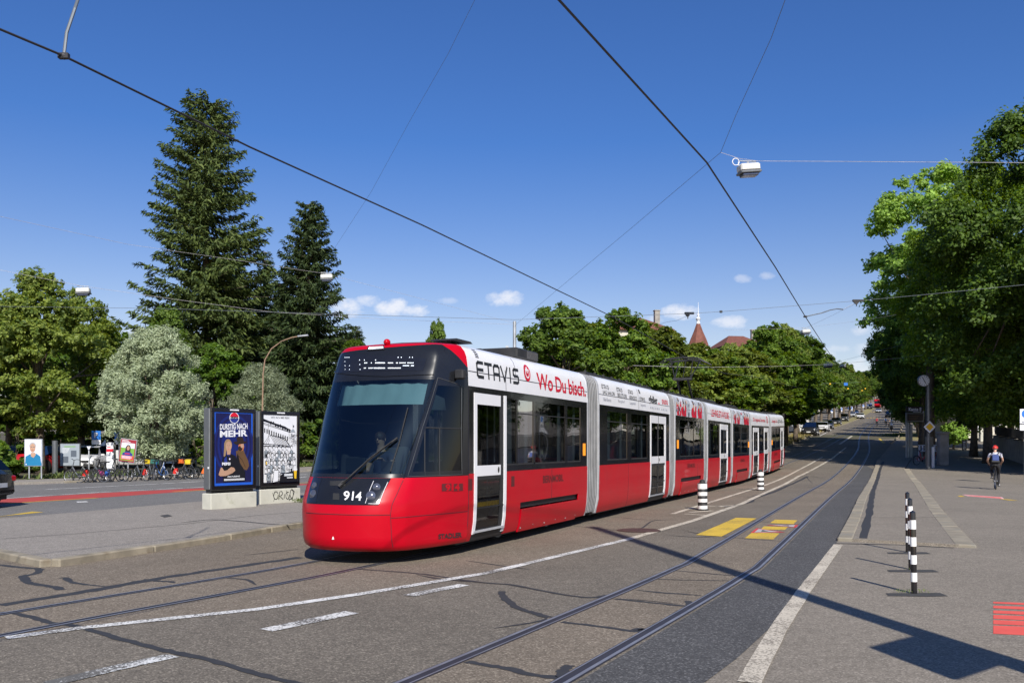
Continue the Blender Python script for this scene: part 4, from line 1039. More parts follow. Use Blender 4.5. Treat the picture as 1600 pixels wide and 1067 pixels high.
# tail end of the last body (mirrors the nose, seen edge on from here)
# ---------------- nose: a rounded cab lofted over height
NP = [(.20,1.74),(.25,1.83),(.36,1.87),(.74,1.88),(.9,1.85),(1.1,1.73),(1.24,1.62),(1.6,1.42),(2.0,1.21),(2.4,.98),(2.75,.78),(3.0,.65),(3.2,.56),(3.27,.50)]
WPf = [(.20,1.12),(.26,1.17),(.5,1.18),(.8,1.195),(1.27,1.2),(2.645,1.2),(2.9,1.19),(3.08,1.17),(3.18,1.135),(3.27,1.06)]
NEXP = 2.45
def nose(th, z, off=0.0):
    Nn = float(np.interp(z, [p[0] for p in NP], [p[1] for p in NP])) + off
    W_ = float(np.interp(z, [p[0] for p in WPf], [p[1] for p in WPf])) + off
    s, c = math.sin(th), math.cos(th)
    x, y = Nn * max(0, c) ** (2/NEXP), W_ * abs(s) ** (2/NEXP)
    tc_ = R(45)
    if abs(th) > tc_:                     # the cab side runs nearly straight behind the corner
        c0_, s0_ = Nn * math.cos(tc_) ** (2/NEXP), W_ * math.sin(tc_) ** (2/NEXP); f = (abs(th) - tc_) / (R(90) - tc_)
        x = x*.45 + (c0_*(1-f))*.55; y = y*.45 + (s0_ + (W_-s0_)*f)*.55
    return Vector((-x, -math.copysign(y, s), z))
TM = Matrix.Translation(tram.location) @ mod_matrix(*MODS[0])
def proj(p): p = TM @ p; return Vector((800 + p.x / p.y * F_PX, HORIZON - (p.z - H_CAM) / p.y * F_PX))
def inv(px, py):
    """angle and height on the nose seen at a photograph pixel"""
    best = None
    for ti in range(-40, 91, 5):
        for zi in range(25, 330, 15):
            d = (proj(nose(R(ti), zi/100)) - Vector((px, py))).length
            if best is None or d < best[0]: best = (d, R(ti), zi/100)
    _, th, z = best
    for _ in range(12):
        p = proj(nose(th, z)); e = Vector((px, py)) - p
        a = (proj(nose(th+.002, z)) - p) / .002; c = (proj(nose(th, z+.002)) - p) / .002
        det = a.x*c.y - a.y*c.x
        if abs(det) < 1e-6: break
        dt = (e.x*c.y - e.y*c.x)/det; dz = (a.x*e.y - a.y*e.x)/det
        th += max(-.15, min(.15, dt)); z += max(-.2, min(.2, dz)); th = max(R(-60), min(R(90), th)); z = max(.22, min(3.27, z))
    return th, z
def npatch(b, tl, tr_, z0, z1, nth=16, nz_=8, off=0.0):
    """patch of the nose between two angle limits (numbers or functions of z)"""
    rows = []
    for j in range(nz_+1):
        f = j/nz_; za = z0(0) if callable(z0) else z0
        r_ = []
        for i in range(nth+1):
            g = i/nth
            zl = z0(g) if callable(z0) else z0; zh = z1(g) if callable(z1) else z1
            z = zl + (zh-zl)*f
            a = tl(z) if callable(tl) else tl; c = tr_(z) if callable(tr_) else tr_
            r_.append(nose(a+(c-a)*g, z, off))
        rows.append(r_)
    b.grid(rows)
def lin(z0, a, z1, b): return lambda z: a + (b-a)*max(0, min(1, (z-z0)/(z1-z0)))
tA, zA = inv(630, 748); tB, zB_ = inv(681, 586)
ZBELT = 1.245; ZTOP = 2.76
thw = lin(ZBELT, tA, ZTOP, tB)
H90 = R(90)
n = MB()
npatch(n, -H90, H90, .20, ZBELT, 90, 24); n.build('cab_shell', M['red'], b1, smooth='all'); n = MB()
rows = [[nose(R(t), 3.27) for t in range(-90, 91, 6)]]                            # red roof cap closing to the top
for k in (.9, .7, .4, .1):
    rows.append([Vector((nose(R(t), 3.27).x*k, nose(R(t), 3.27).y*(k**.6), 3.27+.075*(1-k)**.45)) for t in range(-90, 91, 6)])
n.grid(rows)
tri = lambda g: 3.268 - .34*g**1.1
npatch(n, R(57), H90, tri, 3.27, 16, 4); npatch(n, -H90, R(-57), lambda g: 3.195-.27*(1-g)**1.1, 3.27, 16, 4)
n.build('cab_roof', M['red'], b1, smooth='all')
k = MB()
zhood = lambda g: 3.195 + .075*min(1, g*1.15)
npatch(k, R(-57), R(57), ZTOP, zhood, 40, 8); n = MB(); npatch(n, R(-57), R(57), zhood, 3.2705, 40, 2); n.build('cab_roof_edge', M['red'], b1, smooth='all')                                        # display surround
npatch(k, R(57), H90, ZTOP, tri, 16, 6); npatch(k, -H90, R(-57), ZTOP, lambda g: 3.195-.27*(1-g)**1.1, 16, 6)
thi = lambda z: thw(z) + R(5)
npatch(k, thw, thi, ZBELT, ZTOP, 4, 16); npatch(k, lambda z: -thi(z), lambda z: -thw(z), ZBELT, ZTOP, 4, 16)
npatch(k, thi, H90, ZBELT, 1.33, 14, 2); npatch(k, thi, H90, 2.62, ZTOP, 14, 2); npatch(k, R(84), H90, 1.33, 2.62, 3, 8)
npatch(k, -H90, lambda z: -thi(z), ZBELT, 1.33, 14, 2); npatch(k, -H90, lambda z: -thi(z), 2.62, ZTOP, 14, 2)
npatch(k, lambda z: -thw(z), thw, ZBELT, 1.30, 30, 2, .002); npatch(k, lambda z: -thw(z), thw, 2.71, ZTOP, 30, 2, .002)
k.build('cab_frame', M['blackg'], b1, smooth='all')
g = MB(); npatch(g, lambda z: -thw(z), thw, 1.30, 2.71, 40, 16); g.build('windscreen', M['wglass'], b1, smooth='all')
g = MB(); npatch(g, thi, R(84), 1.33, 2.62, 12, 8, -.004)
g.build('side_window', M['dglass'], b1, smooth='all')
g = MB(); npatch(g, -H90, lambda z: -thi(z), 1.33, 2.62, 12, 8, -.004); g.build('side_window', M['dglass'], b1, smooth='all')
def nline(b, pts, r, off=.004, n_=6):
    P = [inv(*p) for p in pts]; Q = []
    for (a, z), (c, y) in zip(P, P[1:]):
        for i in range(n_): f = i/n_; Q.append(nose(a+(c-a)*f, z+(y-z)*f, off))
    Q.append(nose(*P[-1], off)); b.tube(Q, r, 5)
def nquad(b, pts, off=.006, m_=6):
    """four pixel corners (anticlockwise from lower left) laid on the nose"""
    P = [inv(*p) for p in pts]
    rows = []
    for j in range(m_+1):
        v = j/m_; row = []
        for i in range(m_+1):
            u = i/m_
            th = (P[0][0]*(1-u)+P[1][0]*u)*(1-v) + (P[3][0]*(1-u)+P[2][0]*u)*v
            z = (P[0][1]*(1-u)+P[1][1]*u)*(1-v) + (P[3][1]*(1-u)+P[2][1]*u)*v
            row.append(nose(th, z, off))
        rows.append(row)
    b.grid(rows)
def nmap(pts, off=.01):
    P = [inv(*p) for p in pts]
    def fn(u, v):
        th = (P[0][0]*(1-u)+P[1][0]*u)*(1-v) + (P[3][0]*(1-u)+P[2][0]*u)*v
        z = (P[0][1]*(1-u)+P[1][1]*u)*(1-v) + (P[3][1]*(1-u)+P[2][1]*u)*v
        return nose(th, z, off)
    return fn
s = MB()
nline(s, [(479,800.5),(520,803),(570,804.5),(610,804)], .004); nline(s, [(630,750),(621,770),(612,790),(610,804),(611,822),(614,855)], .004)
nline(s, [(611,809),(660,805),(730,798.5)], .004)
s.build('panel_seam', M['seam'], b1)
# black lamp panel across the front
k = MB(); tR1, _ = inv(610, 750); tR0, _ = inv(591, 788)
lim = lin(.87, tR0, 1.24, tR1)
npatch(k, lambda z: -lim(z), lim, .87, 1.243, 40, 8, .006); k.build('front_panel', M['blackg'], b1, smooth='all')
for sg in (1, -1):
    h_ = MB(); h_.mat(0)
    f = lambda z: lim(z)-R(1.5)
    f2 = lambda z: lim(z)-R(13)
    if sg == 1: npatch(h_, f2, f, .885, 1.23, 8, 6, .010)
    else: npatch(h_, lambda z: -f(z), lambda z: -f2(z), .885, 1.23, 8, 6, .010)
    h_.mat(1)
    for dz, dth, r in ((1.0, 7.5, .062), (1.12, 6.5, .05)):
        th = sg*(lim(dz)-R(dth)); c = nose(th, dz, .012); nn_ = Vector((c.x/4, c.y/1.4, 0)).normalized() 
        nn_ = (nose(th, dz, .05) - nose(th, dz, 0)); nn_.z = .012; nn_.normalize()
        q = nn_.to_track_quat('Z', 'Y').to_matrix()
        h_.lathe([(r*1.15,-.01),(r*1.1,.008),(r*.9,.012),(r*.5,.022),(.002,.026)], c, 18, rot=q)
    h_.mat(2)
    if sg == 1:
        nline(h_, [(575.5,786.3),(592,787),(606,753)], .0045, .014); nline(h_, [(571,786),(584,751)], .004, .012)
    h_.build('headlight', [M['black'], M['lamp'], M['textwhite']], b1, smooth=True)
t_ = MB(); text_to(t_, '914', nmap([(536.5,781),(564.5,782),(566,768),(538,766.5)], .012), .016); t_.build('lettering', M['textwhite'], b1)
t_ = MB(); t_.mat(0)
for (a, c) in ((690,705),(708.5,723)): nquad(t_, [(a,767.2),(c,766.3),(c,754.8),(a,755.6)], .006)
t_.mat(1); text_to(t_, '914', nmap([(695.5,767.4),(717.5,766.5),(717.5,755),(695.5,756)], .010), .04)
t_.build('number_plate', [M['textdk'], M['red']], b1)
t_ = MB(); text_to(t_, 'STADLER', nmap([(684.5,842),(721,839),(721,831),(684.5,834)], .008), .035); t_.build('lettering', M['textblack'], b1)
t_ = MB(); nquad(t_, [(520.5,780),(530.5,780.5),(530.5,770.5),(521,770)], .008); nquad(t_, [(516,758),(540,758.5),(540,751),(516,751)], .008); t_.build('coupler_hatch', M['ink'], b1)
t_ = MB(); nquad(t_, [(519,842.5),(522.5,842.5),(521.5,838),(520,838)], .006, 2); t_.build('marker', M['textwhite'], b1)
# wiper, marker lamp, display, camera mirror, indicator
k = MB(); nline(k, [(535,757),(556,738),(576,720),(600,700),(621,684)], .016, .05); nline(k, [(538,754),(580,715),(612,690)], .008, .075); nline(k, [(610,736),(617,712),(624,690),(637,637)], .009, .03)
nline(k, [(532,760),(540,752)], .03, .04, 2)
k.build('wiper', M['blackm'], b1)
k = MB(); nquad(k, [(573.5,547.5),(601,546),(601,540.2),(576,541.5)], .012, 3); k.build('lamp_housing', M['blackm'], b1)
k = MB(); nquad(k, [(577,545.5),(599.5,544),(599.5,541.4),(578,542.5)], .018, 3); k.build('marker_lamp', M['led'], b1)
k = MB(); k.mat(0); nquad(k, [(524,583),(661,579),(667,560),(537,552)], .005, 12)
k.mat(1)
def dots(y, segs):
    for a, c in segs:
        x = a
        while x <= c: 
            px, py = 460 + x/5.333, 500 + y/5.333
            th, z = inv(px, py); q = [nose(th-.0035, z-.007, .012), nose(th+.0035, z-.007, .012), nose(th+.0035, z+.007, .012), nose(th-.0035, z+.007, .012)]
            k.poly(q); x += 9
dots(311, [(426,466),(866,872),(892,898),(960,966),(984,992)]); dots(333, [(548,550),(588,590),(680,682)]); dots(345, [(427,429)])
dots(357, [(590,612),(645,647),(680,716),(727,760),(785,825),(852,865),(880,930),(945,992)]); dots(380, [(428,434),(464,472),(908,955),(975,995)]); dots(370, [(550,552)])
dots(400, [(587,600),(625,660),(668,690),(700,760),(785,890)]); dots(411, [(428,434),(464,472),(552,554)])
k.build('destination_display', [M['black'], M['led']], b1)
k = MB(); c = nose(R(72), 2.80, .10)
k.bbox((c.x, c.y, c.z), (.13, .15, .15), .02); k.bbox((c.x+.14, c.y+.05, c.z+.03), (.26, .08, .07), .02); k.build('mirror_camera', M['blackm'], b1)
k = MB(); nline(k, [(664,668),(664,744)], .012, -.01); nline(k, [(687,668),(687,744)], .014, -.01); nline(k, [(655,668),(722,670)], .014, -.01); k.build('side_window_bar', M['blackm'], b1)
k = MB(); nline(k, [(684,590),(721,602.5),(721.5,741),(637,744),(660,668),(684,590)], .005, .004, 12); k.build('side_window_frame', M['alu0'], b1)
k = MB(); nline(k, [(631,747),(645,700),(664,640),(681,588)], .009, .006, 10); nline(k, [(520,587),(600,588),(678,585)], .006, .008, 12); k.build('windscreen_seal', M['blackg'], b1)
k = MB(); nquad(k, [(674,640),(701,640.6),(698,622),(683,616)], -.06, 4); k.build('side_blind', M['blind'], b1)
# roof lump, blind
k = MB(); k.ball((-.45, 0, 3.33), .065, 12, 8, (1, .8, .8)); k.build('roof_lamp', M['red'], b1, smooth='all')
k = MB(); rows = []
for j in range(5):
    z = 2.33 + .33*j/4
    rows.append([nose(R(-36 + 78*i/24), z, -.10 - .012*math.sin(i*1.7)) for i in range(25)])
k.grid(rows); k.build('sun_blind', M['blind'], b1, smooth='all')
# cab interior
k = MB(); k.mat(0); k.prism([(-1.5,.5),(-1.42,1.22),(-1.0,1.30),(-.75,1.22),(-.7,.5)], -.55, .55); k.prism([(-1.12,.5),(-1.1,1.22),(-.75,1.22),(-.7,.5)], -.85, .85)
k.mat(1); k.bbox((-1.15,.12,1.42), (.06,.34,.22), .02); k.bbox((-1.0,-.35,1.40), (.05,.24,.16), .02)
k.mat(0); k.box((-.0, .45, 1.5), (.03, 1.3, 2.3)); k.box((-.5,0,.4), (1.2,1.6,.08))
k.build('driver_desk', [M['intdark'], M['ink']], b1)
k = MB(); k.bbox((-.42,.05,.92), (.5,.5,.14), .05); k.bbox((-.16,.05,1.32), (.13,.48,.75), .05, Matrix.Rotation(R(8), 3, 'Y')); k.bbox((-.12,.05,1.82), (.1,.28,.22), .04); k.lathe([(.16,.44),(.05,.5),(.05,.86)], (-.42,.05,0), 12)
k.build('driver_seat', M['intdark'], b1)
# door side details of the first body
k = MB(); 
for px, z in ((734.5,1.10),(801,1.09)):
    x = lx(0, px); side_block(k, x-.07, x+.07, z-.09, z+.09, -1, .008, .01)
for i_, pxs in ((1,(1014,1043)),(3,(1123.5,1139)),(5,(1176,1187.5))): pass
k.build('door_button', M['textdk'], b1)
for bi, px, z in ((0,912.5,1.62),(2,1059,1.75),(4,1169.8,1.75),(6,1206.5,1.75)):
    k = MB(); x = lx(bi, px); side_block(k, x-.045, x+.045, z-.12, z+.14, -1, .02, .03); k.build('side_marker', M['orange'], BOD[bi])
# lettering
k = MB(); etavis(k, lx(0,745.5), lx(0,816.5), 2.79, 3.07, .05); k.build('lettering', M['textblack'], b1)
k = MB(); cx_, cz_ = lx(0,825), 3.03
disc_side(k, cx_, cz_, .155, .0, .008); k.build('power_symbol', M['textred'], b1)
k = MB(); disc_side(k, cx_, cz_, .10, .072, .012, 20, 35, 325); side_block(k, cx_-.014, cx_+.014, cz_-.005, cz_+.115, -1, .013, .003); k.build('power_symbol', M['white'], b1)
k = MB(); side_text(k, 'Wo Du bisch.', lx(0,839.5), lx(0,915.5), 2.765, 3.075, .008, .02, .95); k.build('lettering', M['textred'], b1)
k = MB(); side_text(k, 'BERNMOBIL', lx(0,848), lx(0,880), 1.0, 1.145, .008, .03); k.build('lettering', M['textdk'], b1)
k = MB()
for j in range(5): side_block(k, lx(0,746.5), lx(0,751.5), 3.12+.03*j, 3.135+.03*j, -1, .008, .004)
k.build('lettering', M['textblack'], b1)
k = MB()
for px0, px1, w1 in ((941.5,961,'JAG JAKOB'), (965,980,'BEUTLER'), (983,995.5,'ARNOLD')):
    etavis(k, lx(1,px0), lx(1,px0+(px1-px0)*.62), 3.02, 3.12, .016); k.build('lettering', M['textblack'], b2); k = MB(); side_text(k, w1, lx(1,px0+.6), lx(1,px1), 2.875, 2.985, .008, .0, 1.0); k.build('lettering', M['textblack'], b2); k = MB()
etavis(k, lx(1,1000), lx(1,1009), 2.89, 2.99, .016)
side_text(k, 'gfeller', lx(1,1014), lx(1,1028), 2.83, 3.09, .008, .02, .92)
for j in range(4): side_block(k, lx(1,1000)+.04*j, lx(1,1000)+.04*j+.015, 3.08, 3.19, -1, .008, .004)
k.build('lettering', M['textblack'], b2)
k = MB(); side_text(k, 'Biel-Bienne', lx(1,943), lx(1,955), 2.74, 2.82, .008, 0); side_text(k, 'Burgdorf', lx(1,966), lx(1,976), 2.74, 2.83, .008, 0); side_text(k, 'Langenthal', lx(1,984), lx(1,993), 2.74, 2.83, .008, 0)
side_text(k, 'Langenthal', lx(1,1001), lx(1,1009), 2.74, 2.82, .008, 0); [side_block(k, lx(1,x0), lx(1,x0)+.09, 2.73, 2.78, -1, .008, .003) for x0 in (1016,1018.5,1021,1024,1026.5,1029,1033.5,1036,1038.5,1041)]; k.build('lettering', M['textgrey'], b2)
k = MB()
for j in range(4): 
    x = lx(1, 1035) + (lx(1,1043.5)-lx(1,1035))*j/3.6; disc_side(k, x+.07, 2.98, .075, .035, .008, 12); 
side_block(k, lx(1,1029.3), lx(1,1030.6), 2.89, 2.93, -1, .008, .004)
k.build('lettering', M['textred'], b2)
k = MB(); side_text(k, 'LEHRE.ETAVIS.BE', lx(3,1111.5), lx(3,1139), 2.79, 3.05, .008, .012, 1.0); k.build('lettering', M['textred'], b4)
k = MB(); side_text(k, 'Di regional Stromer', lx(5,1177.5), lx(5,1196), 2.79, 3.03, .008, .012); disc_side(k, lx(5,1199), 2.98, .2, .12, .008, 16); disc_side(k, lx(5,1199), 2.98, .06, 0, .01, 10); k.build('lettering', M['textred'], b6)
k = MB(); side_text(k, 'Energie. Du.', lx(6,1207), lx(6,1215), 2.8, 3.0, .008, .01); k.build('lettering', M['textred'], b7)
k = MB(); etavis(k, lx(6,1216), lx(6,1223), 2.82, 3.0, .035); k.build('lettering', M['textblack'], b7)
for bi, a, c in ((2,1074,1086),(4,1157,1163.5),(6,1210,1214.5)):
    k = MB(); side_text(k, 'BERNMOBIL', lx(bi,a), lx(bi,c), 1.0, 1.14, .008, .01); k.build('lettering', M['textdk'], BOD[bi])
# picture panels on the third and fifth bodies: working people in red on a grey ground
M['skin'] = pbr('printed_skin', (.55,.33,.24), .6, var=.15); M['picgrey'] = pbr('printed_grey', (.42,.44,.48), .6, var=.35, scale=2.5); M['picdark'] = pbr('printed_dark', (.05,.06,.09), .6, var=.5)
M['hair'] = pbr('dark_hair', (.04,.028,.02), .7, var=.3)
def ell(b, cx, cz, rx, rz, off, n=18, rot=0):
    P = []
    for q in range(n):
        a = 2*math.pi*q/n; x = rx*math.cos(a); z = rz*math.sin(a); P.append((cx + x*math.cos(rot)-z*math.sin(rot), cz + x*math.sin(rot)+z*math.cos(rot)))
    b.poly([(x, -(hw(z)+off), z) for x, z in P])
def worker_picture(body, L, seed):
    rnd_ = random.Random(seed); k = MB()
    k.mat(0); side_panel(k, .02, L-.02, 2.66, 3.24, -1, .006)
    for q, fx in enumerate((.13, .27, .62, .83) if seed == 1 else (.12, .33, .72, .88)):
        x = L*fx + rnd_.uniform(-.05,.05); z = 2.95 + rnd_.uniform(-.03,.05); big = 1.0 if q != 2 else 1.2
        o = .008 + .003*q
        k.mat(1); side_block(k, x-.3*big, x+.3*big, 2.655, z-.1, -1, o, .002)
        k.mat(1); ell(k, x-.22*big, z-.12, .16*big, .12, o+.001, rot=.5); ell(k, x+.24*big, z-.08, .1, .16, o+.001, rot=-.4)
        k.mat(2); ell(k, x, z+.06, .085*big, .13*big, o+.004); k.mat(3); ell(k, x, z+.16*big, .09*big, .06*big, o+.006)
        k.mat(3); ell(k, x-.05, z-.14, .05, .1, o+.004, rot=.3)
    for q in range(14):
        x = rnd_.uniform(.1, L-.1); z = rnd_.uniform(2.72, 3.15); k.mat(rnd_.choice([2,3,1,0])); ell(k, x, z, rnd_.uniform(.03,.1), rnd_.uniform(.02,.08), .024+.0005*q, 8, rnd_.uniform(0,3))
    k.build('picture_panel', [M['picgrey'], M['textred'], M['skin'], M['picdark']], body)
worker_picture(b3, L3, 1); worker_picture(b5, L5, 2)
# interiors: seats, grab poles, glass screens
for bi, body, L in ((0,b1,L1),(1,b2,L2),(2,b3,L3),(3,b4,L4),(4,b5,L5),(5,b6,L6),(6,b7,L7)):
    d = {0:(lx(0,740),lx(0,792)),1:(lx(1,1014),L),3:(lx(3,1123),L),5:(0,lx(5,1187)),6:(lx(6,1219),L)}.get(bi)
    xs = [x for x in np.arange(.5, L-.3, .82) if not (d and d[0]-.3 < x < d[1]+.3)]
    k = MB()
    for x in xs:
        for y in (-.78, .78):
            k.bbox((x, y, .80), (.42,.42,.09), .03); k.bbox((x+.22, y, 1.1), (.07,.42,.62), .03); k.tube([(x,y,.35),(x,y,.78)], .03, 6)
    if xs: k.build('seat', M['seatred'] if bi % 2 else M['intdark'], body, smooth=True)
    k = MB()
    for x in np.arange(.35, L-.2, 1.15): k.tube([(x,-.45,.35),(x,-.45,2.7)], .018, 6); k.tube([(x+.5,.45,.35),(x+.5,.45,2.7)], .018, 6)
    k.build('grab_pole', M['silver'], body)
    k = MB()
    for x in ({0:[(807,.2),(833,.12),(883,.12),(906,.1)],1:[(978,.12),(1010,.12),(958,.3)],2:[(1068,.14),(1083,.14)],3:[(1115,.14)],4:[(1152,.12),(1163,.12)]}.get(bi, [])):
        xx = lx(bi, x[0]); k.box((xx-.06, -1.08, 1.95), (x[1], .02, 1.15))
    if k.v: k.build('light_screen', M['intgrey'], body)
k = MB(); k.box((lx(0,859), -1.05, 2.25), (.55,.02,.16)); k.build('inner_display', pbr('dim_screen', (.12,.16,.13), .4), b1)
# roof equipment
k = MB(); k.mat(0)
k.prism([(.12,3.39),(.18,3.42),(.7,3.42),(.78,3.39)], -.9, -.45); k.box((.3,-.65,3.36), (.1,.1,.08)); k.box((.6,-.65,3.36), (.1,.1,.08))
k.build('roof_antenna', M['blackm'], b1)
k = MB(); k.mat(0); k.bbox((3.35, -.35, 3.45), (1.1,1.0,.2), .03); k.bbox((2.3, -.3, 3.39), (1.1,.6,.08), .02); k.mat(1)
for q in range(8): k.box((3.3+.07*q, -.86, 3.45), (.03,.02,.14))
k.build('roof_box', [M['blackm'], M['intdark']], b1)
for bi, body, L in ((1,b2,L2),(2,b3,L3),(3,b4,L4),(4,b5,L5),(5,b6,L6),(6,b7,L7)):
    k = MB(); k.bbox((L*.5,-.3,3.37), (L*.9,.9,.12), .03)
    for q in range(int(L*1.4)): k.box((.4+q*.7,-.74,3.39), (.04,.04,.14))
    if bi in (3, 4): k.bbox((L*.55,-.3,3.44), (L*.5,.9,.12), .03)
    k.build('roof_box', M['blackm'], body)
k = MB(); xb = lx(3, 1122)-.2; zb = 3.45; zw = 5.04
k.tube([(xb+.35,-.2,zb),(xb-.5,-.2,zb+.75)], .045, 8); k.tube([(xb+.35,.2,zb),(xb-.5,.2,zb+.75)], .045, 8); k.box((xb-.5,0,zb+.78), (.18,.7,.09))
for y in (-.42, .42):
    k.tube([(xb-.5,y*.7,zb+.8),(xb+.75,y,zw-.06)], .022, 6); k.tube([(xb-.5,y*.7,zb+.8),(xb-.65,y,zw-.08)], .02, 6)
    pass
for x in (xb-.65, xb-.3, xb+.4, xb+.75):
    k.tube([(x,-.85,zw-.22),(x,-.6,zw-.05),(x,0,zw),(x,.6,zw-.05),(x,.85,zw-.22)], .022, 6)
for y in (-.6,.6): k.tube([(xb-.65,y,zw-.06),(xb+.75,y,zw-.06)], .02, 6)
k.tube([(xb-.45,0,zb+.8),(xb+.05,0,zw-.1)], .012, 5); k.box((xb+.2,0,zb), (1.2,.9,.1))
k.build('pantograph', M['blackm'], b4)
# tail: rounded closing shell behind the last door
k = MB(); k.mat(0)
def tail(th, z):
    p = nose(th, z); return Vector((L7 - p.x*1.0, p.y, z))
rows = [[tail(R(t), z) for t in range(-90, 91, 10)] for z in (.22,.5,.9,1.25)]; k.grid(rows)
k.mat(1); k.grid([[tail(R(t), z) for t in range(-90, 91, 10)] for z in (1.25,1.8,2.4,2.76)]); k.mat(2); k.grid([[tail(R(t), z) for t in range(-90, 91, 10)] for z in (2.76,3.0,3.2,3.27)])
k.build('rear_cab_shell', [M['red'], M['black'], M['red']], b7, smooth='all')
# ------------------------------------------------------------------ people
M['skinp'] = pbr('skin', (.50,.30,.21), .55, var=.06, scale=5)
def cloth(name, col): 
    if name not in M: M[name] = pbr(name, col, .85, var=.18, scale=9, bump=.2, bscale=25)
    return M[name]
def person(label, J, cols, loc, rz=0, hands=True, group=None, long_hair=False, hair=(.05,.03,.02), face=True, helmet=None, z0=None):
    """one continuous skinned body; J maps joint names to points; cols: top, legs, shoes, sleeve ('short'/'long')"""
    V, E, Rr, mt, idx = [], [], [], [], {}
    def add(nm, p, r, m, par=None):
        V.append(Vector(p)); Rr.append(r); mt.append(m); idx[nm] = len(V)-1
        if par is not None: E.append((idx[par], idx[nm]))
    SK, TP, LG_, SH = 0, 1, 2, 3
    add('pelvis', J['pelvis'], (.155,.12), LG_)
    waist = Vector(J['pelvis']).lerp(Vector(J['chest']), .45)
    add('waist', waist, (.135,.105), TP, 'pelvis'); add('chest', J['chest'], (.165,.12), TP, 'waist')
    nk = Vector(J['neck']); add('upper', Vector(J['chest']).lerp(nk, .6), (.13,.10), TP, 'chest'); add('neck', nk, (.055,.058), SK, 'upper')
    hd = Vector(J['head']); add('skull', nk.lerp(hd, .55), (.06,.065), SK, 'neck'); add('head', hd, (.082,.098), SK, 'skull'); add('crown', hd + (hd-nk).normalized()*.085, (.07,.085), SK, 'head')
    for s in 'lr':
        sl_ = SK if cols.get('sleeve', 'short') == 'short' else TP
        add('sh'+s, J['sh'+s], (.062,.062), TP, 'upper'); e = Vector(J['el'+s]); a = Vector(J['sh'+s])
        add('ua'+s, a.lerp(e, .45), (.052,.052), TP, 'sh'+s); add('el'+s, e, (.04,.04), sl_, 'ua'+s)
        w_ = Vector(J['wr'+s]); add('fa'+s, e.lerp(w_, .35), (.042,.042), sl_, 'el'+s); add('wr'+s, w_, (.026,.026), SK, 'fa'+s)
        d = (w_-e).normalized(); pm = w_ + d*.06; add('pm'+s, pm, (.036,.02), SK, 'wr'+s)
        if hands:
            side = d.cross(Vector((0,0,1))); side = side.normalized() if side.length > .1 else Vector((1,0,0)); dn = side.cross(d).normalized()
            if dn.z > 0: dn = -dn
            for q, (o_, ln) in enumerate(((-.03,.062),(-.01,.072),(.01,.068),(.028,.052))):
                k0 = pm + d*.03 + side*o_; add('f%d%s' % (q,s), k0, (.009,.009), SK, 'pm'+s); add('g%d%s' % (q,s), k0 + d*ln*.55 + dn*.012, (.0085,.0085), SK, 'f%d%s' % (q,s)); add('h%d%s' % (q,s), k0 + d*ln*.8 + dn*.035, (.007,.007), SK, 'g%d%s' % (q,s))
            tsd = -1 if s == 'l' else 1
            k0 = w_ + d*.03 - side*.032*tsd; add('t0'+s, k0, (.011,.011), SK, 'wr'+s); add('t1'+s, k0 + d*.04 - side*.02*tsd + dn*.015, (.009,.009), SK, 't0'+s)
        add('hp'+s, J['hp'+s], (.09,.092), LG_, 'pelvis'); kn = Vector(J['kn'+s]); hp = Vector(J['hp'+s])
        add('th'+s, hp.lerp(kn, .5), (.078,.078), LG_, 'hp'+s); add('kn'+s, kn, (.056,.058), LG_, 'th'+s)
        an = Vector(J['an'+s]); lg = LG_ if cols.get('legs_long', True) else SK
        add('cf'+s, kn.lerp(an, .35), (.055,.057), lg, 'kn'+s); add('an'+s, an, (.036,.038), lg, 'cf'+s)
        to = Vector(J['to'+s]); add('ft'+s, an.lerp(to, .55) + Vector((0,0,-.01)), (.042,.035), SH, 'an'+s); add('to'+s, to, (.038,.026), SH, 'ft'+s)
    me = bpy.data.meshes.new('person'); me.from_pydata([v[:] for v in V], E, []); o = bpy.data.objects.new('person', me); COL.objects.link(o)
    m_ = o.modifiers.new('s', 'SKIN'); m_.use_smooth_shade = True; m_.branch_smoothing = .4
    if not me.skin_vertices: 
        bm = bmesh.new(); bm.from_mesh(me); bm.verts.layers.skin.verify(); bm.to_mesh(me); bm.free()
    sv = me.skin_vertices[0].data
    for i, r in enumerate(Rr): sv[i].radius = r; sv[i].use_root = (i == 0)
    sb = o.modifiers.new('b', 'SUBSURF'); sb.levels = 1; sb.render_levels = 1
    bpy.context.view_layer.update()
    nm = bpy.data.meshes.new_from_object(o.evaluated_get(bpy.context.evaluated_depsgraph_get()))
    bpy.data.objects.remove(o)
    for m in (M['skinp'], cols['top'], cols['legs'], cols.get('shoes', M['textwhite'])): nm.materials.append(m)
    # material of the nearest bone
    segs = [(V[a], V[b], mt[b] if mt[b] == mt[a] or True else 0) for a, b in E]
    pc = np.array([f.center[:] for f in nm.polygons]); best = np.full(len(pc), 1e9); bm_ = np.zeros(len(pc), dtype=np.int32)
    for a, b, m in segs:
        a_, b_ = np.array(a[:]), np.array(b[:]); ab = b_-a_; t = np.clip(((pc-a_)@ab)/max(1e-9, ab@ab), 0, 1); dd = np.linalg.norm(pc-(a_+t[:,None]*ab), axis=1)
        k = dd < best; best[k] = dd[k]; bm_[k] = m
    nm.polygons.foreach_set('material_index', bm_); nm.polygons.foreach_set('use_smooth', [True]*len(pc))
